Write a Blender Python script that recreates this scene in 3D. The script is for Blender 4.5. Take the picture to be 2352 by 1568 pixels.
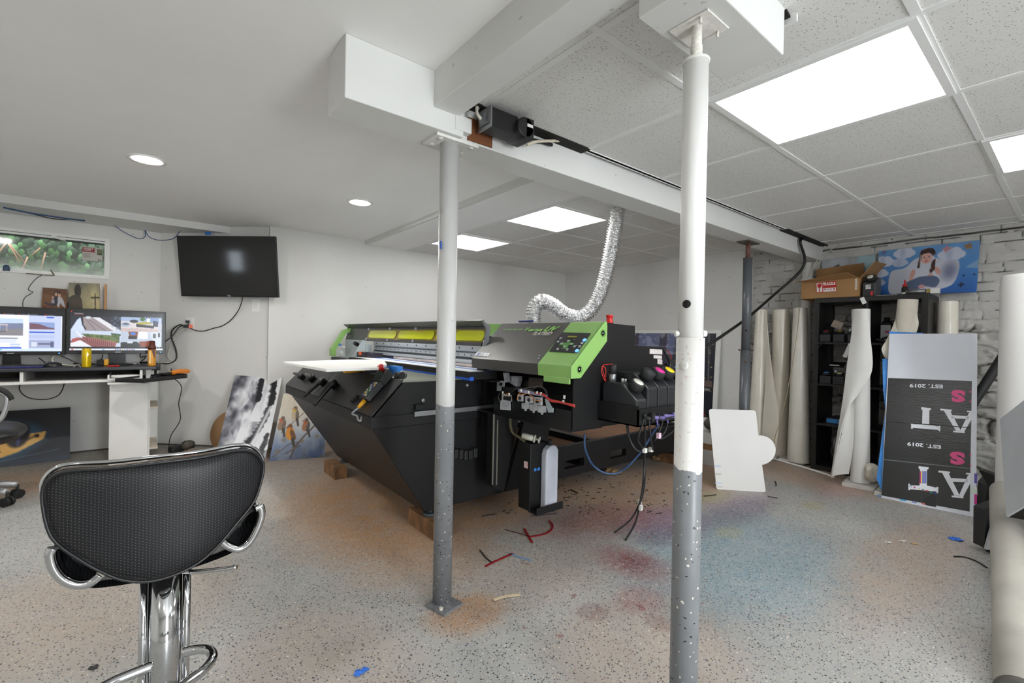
import bpy, math, random
import numpy as np
from mathutils import Vector, Matrix
for o in list(bpy.data.objects): bpy.data.objects.remove(o)
R = math.radians
COL = bpy.context.scene.collection
SC = bpy.context.scene
rnd = random.Random(7)

# ------------------------------------------------------------------ camera
EYE = np.array([0.0, 0.0, 1.07])
FPX, YAW, PIT, ROL = 1058.65, 0.896271, -0.006035, 0.0206653
_f = np.array([math.cos(PIT)*math.cos(YAW), math.cos(PIT)*math.sin(YAW), math.sin(PIT)])
_s = np.array([math.sin(YAW), -math.cos(YAW), 0.0]); _u = np.cross(_s, _f)
CR = math.cos(ROL)*_s + math.sin(ROL)*_u
CU = -math.sin(ROL)*_s + math.cos(ROL)*_u
cam = bpy.data.cameras.new('camera'); cam.sensor_width = 36.0; cam.lens = FPX/2352*36.0
cam.clip_start = 0.02; cam.clip_end = 100
camo = bpy.data.objects.new('camera', cam); COL.objects.link(camo)
mw = Matrix.Identity(4)
for i in range(3):
    mw[i][0] = CR[i]; mw[i][1] = CU[i]; mw[i][2] = -_f[i]; mw[i][3] = EYE[i]
camo.matrix_world = mw
SC.camera = camo
# survey helpers: where the sight line through a photo pixel meets a plane of the room
def sight(x, y): return _f + CR*(x-1176)/FPX - CU*(y-784)/FPX
def PZ(x, y, z): d = sight(x, y); return EYE + d*((z-EYE[2])/d[2])
def PY(x, y, Y): d = sight(x, y); return EYE + d*(Y/d[1])
def PX(x, y, X): d = sight(x, y); return EYE + d*(X/d[0])
def PP(x, y, p0, n):
    d = sight(x, y); n = np.array(n, float); return EYE + d*(n@(np.array(p0)-EYE)/(n@d))

# ------------------------------------------------------------------ world, exposure
SC.view_settings.view_transform = 'Standard'; SC.view_settings.look = 'None'
SC.view_settings.gamma = 1.0; SC.view_settings.exposure = 0.85
SC.view_settings.use_curve_mapping = False
SC.cycles.use_denoising = True
SC.cycles.max_bounces = 10; SC.cycles.diffuse_bounces = 5; SC.cycles.glossy_bounces = 5
SC.cycles.sample_clamp_indirect = 6.0
wd = bpy.data.worlds.new('sky'); SC.world = wd; wd.use_nodes = True
wd.node_tree.nodes['Background'].inputs[0].default_value = (0.80, 0.90, 1.0, 1)
wd.node_tree.nodes['Background'].inputs[1].default_value = 3.0
PANEL_GLOW = 4.4
DOWNLIGHT_GLOW = 170.0
# fill lamp outside an unseen door opening, both added to brighten the room
def area_light(name, loc, rot, sx, sy, power, color=(1, 1, 1)):
    l = bpy.data.lights.new(name, 'AREA'); l.shape = 'RECTANGLE'; l.size = sx; l.size_y = sy
    l.energy = power; l.color = color
    o = bpy.data.objects.new(name, l); COL.objects.link(o); o.location = loc; o.rotation_euler = rot
    return o
area_light('door_fill', (0.9, -2.75, 1.05), (R(90), 0, 0), 0.9, 1.9, 60, (0.93, 0.97, 1.0))
sun = bpy.data.lights.new('sun', 'SUN'); sun.energy = 2.0; sun.angle = R(2)
so = bpy.data.objects.new('sun', sun); COL.objects.link(so); so.rotation_euler = (R(6), R(4), 0)

# ------------------------------------------------------------------ materials
def lin(c):
    if isinstance(c, str): c = tuple(int(c[i:i+2], 16)/255 for i in (0, 2, 4))
    return tuple((v/12.92 if v <= 0.04045 else ((v+0.055)/1.055)**2.4) for v in c[:3]) + (1.0,)
MATS = {}
def M(name, col='808080', rough=0.5, metal=0.0, var=0.06, vscale=8.0, bump=0.0, bscale=60.0, emit=0.0, alpha=1.0, trans=0.0, coat=0.0, spec=0.5, stretch=None):
    if name in MATS: return MATS[name]
    m = bpy.data.materials.new(name); m.use_nodes = True; nt = m.node_tree; b = nt.nodes['Principled BSDF']
    c = lin(col)
    b.inputs['Roughness'].default_value = rough; b.inputs['Metallic'].default_value = metal
    b.inputs['Specular IOR Level'].default_value = spec
    b.inputs['Coat Weight'].default_value = coat
    b.inputs['Transmission Weight'].default_value = trans; b.inputs['Alpha'].default_value = alpha
    tc = nt.nodes.new('ShaderNodeTexCoord'); mp = nt.nodes.new('ShaderNodeMapping')
    if stretch: mp.inputs['Scale'].default_value = stretch
    nt.links.new(tc.outputs['Object'], mp.inputs['Vector'])
    nz = nt.nodes.new('ShaderNodeTexNoise'); nz.inputs['Scale'].default_value = vscale; nz.inputs['Detail'].default_value = 4
    nt.links.new(mp.outputs['Vector'], nz.inputs['Vector'])
    rp = nt.nodes.new('ShaderNodeValToRGB'); rp.color_ramp.elements[0].position = 0.3; rp.color_ramp.elements[1].position = 0.7
    rp.color_ramp.elements[0].color = tuple(max(0, v*(1-var)) for v in c[:3])+(1,)
    rp.color_ramp.elements[1].color = tuple(min(1, v*(1+var)) for v in c[:3])+(1,)
    nt.links.new(nz.outputs['Fac'], rp.inputs['Fac']); nt.links.new(rp.outputs['Color'], b.inputs['Base Color'])
    if emit:
        nt.links.new(rp.outputs['Color'], b.inputs['Emission Color']); b.inputs['Emission Strength'].default_value = emit
    if bump:
        n2 = nt.nodes.new('ShaderNodeTexNoise'); n2.inputs['Scale'].default_value = bscale; n2.inputs['Detail'].default_value = 3
        nt.links.new(mp.outputs['Vector'], n2.inputs['Vector'])
        bp = nt.nodes.new('ShaderNodeBump'); bp.inputs['Strength'].default_value = bump; bp.inputs['Distance'].default_value = 0.01
        nt.links.new(n2.outputs['Fac'], bp.inputs['Height']); nt.links.new(bp.outputs['Normal'], b.inputs['Normal'])
    MATS[name] = m
    return m
class NT:
    """tiny node-graph writer"""
    def __init__(s, name):
        s.m = bpy.data.materials.new(name); s.m.use_nodes = True; s.t = s.m.node_tree; s.b = s.t.nodes['Principled BSDF']; MATS[name] = s.m
    def n(s, typ, **kw):
        nd = s.t.nodes.new('ShaderNode'+typ)
        for k, v in kw.items():
            if hasattr(nd, k) and not k.startswith('i_'): setattr(nd, k, v)
        return nd
    def L(s, a, b): s.t.links.new(a, b)
    def setv(s, sock, v):
        if hasattr(v, 'is_linked'): s.L(v, sock)
        else: sock.default_value = v
    def math(s, op, a, b=0.0, c=None, clamp=False):
        nd = s.n('Math'); nd.operation = op; nd.use_clamp = clamp
        s.setv(nd.inputs[0], a); s.setv(nd.inputs[1], b)
        if c is not None: s.setv(nd.inputs[2], c)
        return nd.outputs[0]
    def noise(s, vec, scale, detail=3, rough=0.55, dist=0.0):
        nd = s.n('TexNoise'); nd.inputs['Scale'].default_value = scale; nd.inputs['Detail'].default_value = detail
        nd.inputs['Roughness'].default_value = rough; nd.inputs['Distortion'].default_value = dist
        s.L(vec, nd.inputs['Vector']); return nd.outputs['Fac']
    def ramp(s, fac, stops, const=False):
        nd = s.n('ValToRGB'); cr = nd.color_ramp
        if const: cr.interpolation = 'CONSTANT'
        while len(cr.elements) < len(stops): cr.elements.new(0.5)
        for e, (p, c) in zip(cr.elements, stops):
            e.position = p; e.color = (c, c, c, 1) if isinstance(c, (int, float)) else lin(c)
        s.setv(nd.inputs[0], fac); return nd.outputs['Color']
    def mix(s, fac, a, b):
        nd = s.n('Mix'); nd.data_type = 'RGBA'
        s.setv(nd.inputs[0], fac)
        for sk, v in ((nd.inputs[6], a), (nd.inputs[7], b)):
            if isinstance(v, str): sk.default_value = lin(v)
            else: s.setv(sk, v)
        return nd.outputs[2]
    def pos(s): return s.n('NewGeometry').outputs['Position']
    def bump(s, h, strength=0.3, dist=0.01):
        nd = s.n('Bump'); nd.inputs['Strength'].default_value = strength; nd.inputs['Distance'].default_value = dist
        s.L(h, nd.inputs['Height']); s.L(nd.outputs['Normal'], s.b.inputs['Normal'])

# ------------------------------------------------------------------ geometry helpers
def cat_path(pts, n=8, closed=False):
    P = [np.array(p, float) for p in pts]; out = []
    N = len(P)
    rng = range(N) if closed else range(N-1)
    for i in rng:
        p1 = P[i]; p2 = P[(i+1) % N]
        p0 = P[i-1] if (closed or i > 0) else 2*p1-p2
        p3 = P[(i+2) % N] if (closed or i+2 < N) else 2*p2-p1
        for k in range(n):
            t = k/n
            out.append(0.5*((2*p1)+(-p0+p2)*t+(2*p0-5*p1+4*p2-p3)*t*t+(-p0+3*p1-3*p2+p3)*t**3))
    if not closed: out.append(P[-1])
    return out
def rotz(a): return np.array([[math.cos(a), -math.sin(a), 0], [math.sin(a), math.cos(a), 0], [0, 0, 1]])
def axes_rot(x, y, z): return np.column_stack([x, y, z])
class G:
    def __init__(s): s.V = []; s.F = []; s.S = []
    def add(s, vs, fs, smooth=False):
        k = len(s.V); s.V += [tuple(map(float, v)) for v in vs]; s.F += [tuple(i+k for i in f) for f in fs]; s.S += [smooth]*len(fs); return s
    def bx(s, x0, x1, y0, y1, z0, z1):
        return s.box(((x0+x1)/2, (y0+y1)/2, (z0+z1)/2), (abs(x1-x0), abs(y1-y0), abs(z1-z0)))
    def box(s, c, d, rot=None):
        c = np.array(c, float); h = np.array(d, float)/2
        v = [np.array((sx, sy, sz))*h for sz in (-1, 1) for sx, sy in ((-1, -1), (1, -1), (1, 1), (-1, 1))]
        if rot is not None: v = [rot@p for p in v]
        return s.add([c+p for p in v], [(3, 2, 1, 0), (4, 5, 6, 7), (0, 1, 5, 4), (1, 2, 6, 5), (2, 3, 7, 6), (3, 0, 4, 7)])
    def hexa(s, bot, top):
        return s.add(list(bot)+list(top), [(3, 2, 1, 0), (4, 5, 6, 7), (0, 1, 5, 4), (1, 2, 6, 5), (2, 3, 7, 6), (3, 0, 4, 7)])
    def ext(s, pts, vec, smooth=False):
        P = [np.array(p, float) for p in pts]; v = np.array(vec, float); n = len(P)
        nn = sum((np.cross(P[i]-P[0], P[(i+1) % n]-P[0]) for i in range(n)), np.zeros(3))
        if nn@v > 0: P = P[::-1]
        vs = P+[p+v for p in P]
        s.add(vs, [tuple(range(n)), tuple(range(2*n-1, n-1, -1))])
        k = len(s.V)-2*n
        for i in range(n):
            j = (i+1) % n; s.F.append((k+j, k+i, k+n+i, k+n+j)); s.S.append(smooth)
        return s
    def cyl(s, p0, p1, r0, r1=None, seg=20, caps=True, smooth=True):
        p0 = np.array(p0, float); p1 = np.array(p1, float); r1 = r0 if r1 is None else r1
        d = p1-p0; d /= np.linalg.norm(d)
        a = np.cross(d, (0, 0, 1.0) if abs(d[2]) < .9 else (1.0, 0, 0)); a /= np.linalg.norm(a); b = np.cross(d, a)
        vs = []
        for p, r in ((p0, r0), (p1, r1)):
            for i in range(seg):
                t = 2*math.pi*i/seg; vs.append(p+a*r*math.cos(t)+b*r*math.sin(t))
        s.add(vs, [(i, (i+1) % seg, seg+(i+1) % seg, seg+i) for i in range(seg)], smooth)
        if caps:
            k = len(s.V)-2*seg
            s.F.append(tuple(range(k+seg-1, k-1, -1))); s.S.append(False)
            s.F.append(tuple(range(k+seg, k+2*seg))); s.S.append(False)
        return s
    def tube(s, pts, r, seg=8, n=6, closed=False, smooth=True, raw=False, caps=True):
        P = [np.array(p, float) for p in pts] if raw else cat_path(pts, n, closed)
        rr = r if callable(r) else (lambda t: r)
        N = len(P); T = []
        for i in range(N):
            a = P[(i-1) % N] if (closed or i > 0) else P[i]; b = P[(i+1) % N] if (closed or i < N-1) else P[i]
            t = b-a; T.append(t/(np.linalg.norm(t)+1e-12))
        a = np.cross(T[0], (0, 0, 1.0)); 
        if np.linalg.norm(a) < .1: a = np.cross(T[0], (1.0, 0, 0))
        a /= np.linalg.norm(a); vs = []
        for i in range(N):
            a = a-T[i]*(a@T[i]); a /= np.linalg.norm(a); b = np.cross(T[i], a); q = rr(i/(N-1))
            for k in range(seg):
                t = 2*math.pi*k/seg; vs.append(P[i]+a*q*math.cos(t)+b*q*math.sin(t))
        fs = []
        for i in range(N if closed else N-1):
            j = (i+1) % N
            for k in range(seg):
                l = (k+1) % seg; fs.append((i*seg+k, i*seg+l, j*seg+l, j*seg+k))
        s.add(vs, fs, smooth)
        if caps and not closed:
            k0 = len(s.V)-N*seg
            s.F.append(tuple(range(k0+seg-1, k0-1, -1))); s.S.append(False)
            s.F.append(tuple(range(k0+(N-1)*seg, k0+N*seg))); s.S.append(False)
        return s
    def lathe(s, prof, c, axis=(0, 0, 1), seg=24, smooth=True):
        d = np.array(axis, float); d /= np.linalg.norm(d); c = np.array(c, float)
        a = np.cross(d, (0, 0, 1.0) if abs(d[2]) < .9 else (1.0, 0, 0)); a /= np.linalg.norm(a); b = np.cross(d, a)
        vs = []
        for r, h in prof:
            for i in range(seg):
                t = 2*math.pi*i/seg; vs.append(c+d*h+(a*math.cos(t)+b*math.sin(t))*max(r, 1e-5))
        fs = []
        for j in range(len(prof)-1):
            for i in range(seg):
                k = (i+1) % seg; fs.append((j*seg+i, j*seg+k, (j+1)*seg+k, (j+1)*seg+i))
        fs2 = [tuple(range(seg-1, -1, -1)), tuple(range((len(prof)-1)*seg, len(prof)*seg))]
        s.add(vs, fs, smooth); k = len(s.V)-len(vs)
        for f in fs2: s.F.append(tuple(i+k for i in f)); s.S.append(False)
        return s
    def grid(s, fn, nu, nv, smooth=True, wrap=False):
        vs = [fn(i/nu, j/nv) for j in range(nv+1) for i in range(nu+1)]
        w = nu+1
        return s.add(vs, [(j*w+i, j*w+i+1, (j+1)*w+i+1, (j+1)*w+i) for j in range(nv) for i in range(nu)], smooth)
    def ball(s, c, r, seg=14, rings=8):
        r = (r, r, r) if isinstance(r, (int, float)) else r
        c = np.array(c, float)
        return s.grid(lambda u, v: c+np.array((r[0]*math.sin(math.pi*v)*math.cos(2*math.pi*u), r[1]*math.sin(math.pi*v)*math.sin(2*math.pi*u), r[2]*math.cos(math.pi*v))), seg, rings)
    def build(s, name, mat, parent=None, bevel=0.0, subsurf=0, solid=0.0, local=False, kind=None, label=None):
        V = np.array(s.V, float)
        off = None
        if parent is not None and not local:
            top = parent
            while top.parent: top = top.parent
            Mi = np.array(top.matrix_basis.inverted())
            V = V@Mi[:3, :3].T+Mi[:3, 3]
        elif parent is None and not local and kind != 'structure':
            off = np.array(((V[:, 0].min()+V[:, 0].max())/2, (V[:, 1].min()+V[:, 1].max())/2, V[:, 2].min())); V = V-off
        me = bpy.data.meshes.new(name); me.from_pydata([tuple(v) for v in V], [], s.F)
        me.polygons.foreach_set('use_smooth', s.S); me.update()
        o = bpy.data.objects.new(name, me); COL.objects.link(o)
        if off is not None: o.location = off
        if parent is not None: o.parent = parent
        for mm in (mat if isinstance(mat, (list, tuple)) else [mat]): me.materials.append(mm)
        if solid:
            md = o.modifiers.new('thickness', 'SOLIDIFY'); md.thickness = solid; md.offset = 0
        if bevel:
            md = o.modifiers.new('bevel', 'BEVEL'); md.width = bevel; md.segments = 2; md.limit_method = 'ANGLE'; md.angle_limit = R(40)
        if subsurf:
            md = o.modifiers.new('smooth', 'SUBSURF'); md.levels = subsurf; md.render_levels = subsurf
        if kind: o['kind'] = kind
        if label: o['label'] = label
        return o
def thing(name, label, cat, loc=(0, 0, 0), rz=0.0, group=None, rot=None):
    o = bpy.data.objects.new(name, None); COL.objects.link(o); o.empty_display_size = 0.1
    o.location = [float(v) for v in loc]; o.rotation_euler = rot if rot else (0, 0, rz)
    o.matrix_basis = Matrix.LocRotScale(o.location, o.rotation_euler, None)
    o['label'] = label; o['category'] = cat
    if group: o['group'] = group
    return o
def tag(o, label, cat, group=None):
    o['label'] = label; o['category'] = cat
    if group: o['group'] = group
    return o
def dup(root, loc, label, rz=None, group=None):
    r = root.copy(); COL.objects.link(r); r.location = [float(v) for v in loc]; r['label'] = label
    if rz is not None: r.rotation_euler = (0, 0, rz)
    if group: r['group'] = group
    for ch in list(root.children):
        c = ch.copy(); COL.objects.link(c); c.parent = r
        for g in list(ch.children):
            d = g.copy(); COL.objects.link(d); d.parent = c
    return r
def struct(g, name, mat, **k): return g.build(name, mat, kind='structure', **k)
_txt_cache = {}
def text_geo(s, offset=0.0, shear=0.0, spacing=1.0):
    key = (s, offset, shear, spacing)
    if key not in _txt_cache:
        cu = bpy.data.curves.new('txt', 'FONT'); cu.body = s; cu.size = 1.0; cu.offset = offset; cu.shear = shear; cu.space_character = spacing
        cu.fill_mode = 'FRONT'; cu.resolution_u = 3
        ob = bpy.data.objects.new('txt', cu); COL.objects.link(ob); bpy.context.view_layer.update()
        me = bpy.data.meshes.new_from_object(ob)
        V = np.array([v.co[:] for v in me.vertices]) if len(me.vertices) else np.zeros((0, 3)); F = [tuple(p.vertices) for p in me.polygons]
        bpy.data.objects.remove(ob); bpy.data.curves.remove(cu); bpy.data.meshes.remove(me)
        _txt_cache[key] = (V, F)
    return _txt_cache[key]
def add_text(g, s, height, p, xd, yd, align='l', offset=0.0, shear=0.0, width=None, spacing=1.0):
    """flat letters on a surface: p = baseline start, xd / yd = unit reading and up directions"""
    V, F = text_geo(s, offset, shear, spacing)
    if not len(V): return g
    V = V.copy(); cap = 0.70
    sc = height/cap; V *= sc
    x0, x1 = V[:, 0].min(), V[:, 0].max()
    if width: V[:, 0] = (V[:, 0]-x0)*(width/(x1-x0)); x0, x1 = 0, width
    sh = {'l': -x0, 'c': -(x0+x1)/2, 'r': -x1}[align]
    xd = np.array(xd, float); yd = np.array(yd, float); xd /= np.linalg.norm(xd); yd /= np.linalg.norm(yd)
    p = np.array(p, float)
    g.add([p+xd*(v[0]+sh)+yd*v[1] for v in V], F)
    return g

# ------------------------------------------------------------------ painted prints (colours per vertex of a fine flat mesh)
class Art:
    def __init__(s, w, h, bg='808080', ss=2):
        s.w, s.h, s.ss = w, h, ss
        s.a = np.zeros((h*ss, w*ss, 3)); s.a[:] = s.c(bg)
        yy, xx = np.mgrid[0:h*ss, 0:w*ss]; s.x = (xx+.5)/ss; s.y = (yy+.5)/ss
        s.rs = np.random.RandomState(3)
    def c(s, c): return np.array(c if not isinstance(c, str) else [int(c[i:i+2], 16)/255 for i in (0, 2, 4)], float)
    def put(s, m, col, op=1.0):
        m = np.clip(m*op, 0, 1)[..., None]; s.a = s.a*(1-m)+s.c(col)*m; return s
    def rect(s, x0, y0, x1, y1, col, op=1.0): return s.put(((s.x >= x0) & (s.x < x1) & (s.y >= y0) & (s.y < y1)).astype(float), col, op)
    def ell(s, cx, cy, rx, ry, col, op=1.0, ang=0.0, soft=0.0):
        dx, dy = s.x-cx, s.y-cy; ca, sa = math.cos(ang), math.sin(ang)
        d = np.sqrt(((dx*ca+dy*sa)/rx)**2+((-dx*sa+dy*ca)/ry)**2)
        m = (d < 1).astype(float) if not soft else np.clip((1+soft-d)/(2*soft), 0, 1)
        return s.put(m, col, op)
    def inside(s, pts):
        m = np.zeros(s.x.shape, bool); n = len(pts)
        for i in range(n):
            (x0, y0), (x1, y1) = pts[i], pts[(i+1) % n]
            if y0 == y1: continue
            c = ((y0 <= s.y) & (s.y < y1)) | ((y1 <= s.y) & (s.y < y0))
            m ^= c & (s.x < (x1-x0)*(s.y-y0)/(y1-y0)+x0)
        return m
    def poly(s, pts, col, op=1.0, smooth=0):
        if smooth: pts = [(p[0], p[1]) for p in cat_path([(x, y, 0) for x, y in pts], smooth, True)]
        return s.put(s.inside(pts).astype(float), col, op)
    def line(s, pts, wd, col, op=1.0, w1=None):
        m = np.zeros(s.x.shape); N = len(pts)-1
        for i in range(N):
            (x0, y0), (x1, y1) = pts[i], pts[i+1]; L = (x1-x0)**2+(y1-y0)**2+1e-9
            t = np.clip(((s.x-x0)*(x1-x0)+(s.y-y0)*(y1-y0))/L, 0, 1)
            d = np.hypot(s.x-x0-t*(x1-x0), s.y-y0-t*(y1-y0))
            ww = wd if w1 is None else wd+(w1-wd)*(i+t)/N
            m = np.maximum(m, np.clip(ww/2-d+.5, 0, 1))
        return s.put(m, col, op)
    def nz(s, scale, seed=0, octv=3, sx=1.0, sy=1.0):
        rs = np.random.RandomState(seed); out = np.zeros(s.x.shape); amp = 1.0; tot = 0
        for o in range(octv):
            n = 32; g = rs.rand(n, n); X = s.x*sx/scale*(2**o); Y = s.y*sy/scale*(2**o)
            xi = np.floor(X).astype(int); yi = np.floor(Y).astype(int); fx = X-xi; fy = Y-yi
            fx = fx*fx*(3-2*fx); fy = fy*fy*(3-2*fy)
            v = (g[yi % n, xi % n]*(1-fx)+g[yi % n, (xi+1) % n]*fx)*(1-fy)+(g[(yi+1) % n, xi % n]*(1-fx)+g[(yi+1) % n, (xi+1) % n]*fx)*fy
            out += v*amp; tot += amp; amp *= .5
        return out/tot
    def vgrad(s, stops):
        t = s.y/s.h
        ps = [p for p, _ in stops]; cs = np.array([s.c(c) for _, c in stops])
        s.a = np.stack([np.interp(t, ps, cs[:, k]) for k in range(3)], -1); return s
    def mul(s, f): s.a = np.clip(s.a*f[..., None], 0, 1); return s
    def out(s):
        k = s.ss; return np.clip(s.a.reshape(s.h, k, s.w, k, 3).mean((1, 3)), 0, 1)
def art_mat(name, rough=0.5, emit=0.0, coat=0.0):
    if name in MATS: return MATS[name]
    t = NT(name); at = t.n('Attribute'); at.attribute_name = 'ink'
    t.L(at.outputs['Color'], t.b.inputs['Base Color']); t.b.inputs['Roughness'].default_value = rough; t.b.inputs['Coat Weight'].default_value = coat
    if emit:
        t.b.inputs['Base Color'].default_value = (0.01, 0.01, 0.01, 1); t.t.links.remove(t.b.inputs['Base Color'].links[0])
        t.L(at.outputs['Color'], t.b.inputs['Emission Color']); t.b.inputs['Emission Strength'].default_value = emit
    return t.m
def art_panel(name, art, p00, p10, p01, p11, mat, parent=None, label=None):
    """the painted picture spread over a quad (top-left, top-right, bottom-left, bottom-right)"""
    A = art.out(); h, w = A.shape[:2]
    p00, p10, p01, p11 = [np.array(p, float) for p in (p00, p10, p01, p11)]
    u = np.linspace(0, 1, w)[None, :, None]; v = np.linspace(0, 1, h)[:, None, None]
    P = (p00*(1-u)+p10*u)*(1-v)+(p01*(1-u)+p11*u)*v
    g = G(); g.V = [tuple(x) for x in P.reshape(-1, 3)]
    g.F = [(j*w+i, (j+1)*w+i, (j+1)*w+i+1, j*w+i+1) for j in range(h-1) for i in range(w-1)]; g.S = [False]*len(g.F)
    o = g.build(name, mat, parent, label=label)
    at = o.data.attributes.new('ink', 'BYTE_COLOR', 'POINT')
    rgba = np.ones((h*w, 4), np.float32); rgba[:, :3] = A.reshape(-1, 3)
    at.data.foreach_set('color_srgb', rgba.ravel())
    return o
# ================================================================== ROOM
ZT, ZP, ZB = 1.9875, 2.06, 2.02          # tile ceiling, plaster ceiling, rear tile ceiling
YB, XR, XB = 4.73, 4.75, 4.95            # rear wall, drywall on the right, brick wall
XL, YF = -2.7, -2.4                      # walls beside and behind the camera

def plaster(name, col, mark=0.04):
    t = NT(name); p = t.pos()
    n1 = t.noise(p, 1.3, 4); n2 = t.noise(p, 45, 3)
    base = t.ramp(n1, [(0.3, tuple(v*(1-mark) for v in [int(col[i:i+2], 16)/255 for i in (0, 2, 4)])), (0.7, col)])
    sp = t.math('GREATER_THAN', t.noise(p, 34, 2, 0.4), 0.752 if mark > .035 else 0.9)
    t.L(t.mix(t.math('MULTIPLY', sp, 0.35), base, '6a6864'), t.b.inputs['Base Color'])
    t.b.inputs['Roughness'].default_value = 0.75; t.b.inputs['Specular IOR Level'].default_value = 0.25
    t.bump(n2, 0.08, 0.004); return t.m
m_wall = plaster('painted_drywall', 'dfdedb')
m_ceil = plaster('painted_ceiling', 'f3f2f0', 0.02)
m_beam = plaster('painted_beam', 'dcdcd9', 0.05)
def tiles_mat():
    t = NT('acoustic_tile'); p = t.pos()
    v = t.n('TexVoronoi'); v.inputs['Scale'].default_value = 92; v.inputs['Randomness'].default_value = 1.0; t.L(p, v.inputs['Vector'])
    big = t.math('LESS_THAN', v.outputs['Distance'], 0.18)
    pick = t.n('SeparateColor'); t.L(v.outputs['Color'], pick.inputs[0])
    keep = t.math('GREATER_THAN', pick.outputs[0], 0.15)
    v2 = t.n('TexVoronoi'); v2.inputs['Scale'].default_value = 150; t.L(p, v2.inputs['Vector'])
    small = t.math('LESS_THAN', v2.outputs['Distance'], 0.2)
    hole = t.math('MAXIMUM', t.math('MULTIPLY', big, keep), t.math('MULTIPLY', small, 0.45))
    base = t.ramp(t.noise(p, 0.9, 3), [(0.3, 'dcdbd8'), (0.7, 'e4e3e0')])
    t.L(t.mix(hole, base, '8a8884'), t.b.inputs['Base Color']); t.b.inputs['Roughness'].default_value = 0.9
    t.bump(t.math('SUBTRACT', 1.0, hole), 0.5, 0.002); return t.m
m_tile = tiles_mat()
m_tee = M('white_metal_tee', 'e6e6e4', 0.5, var=0.02)
m_dark = M('dark_void', '14130f', 0.9)

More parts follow.
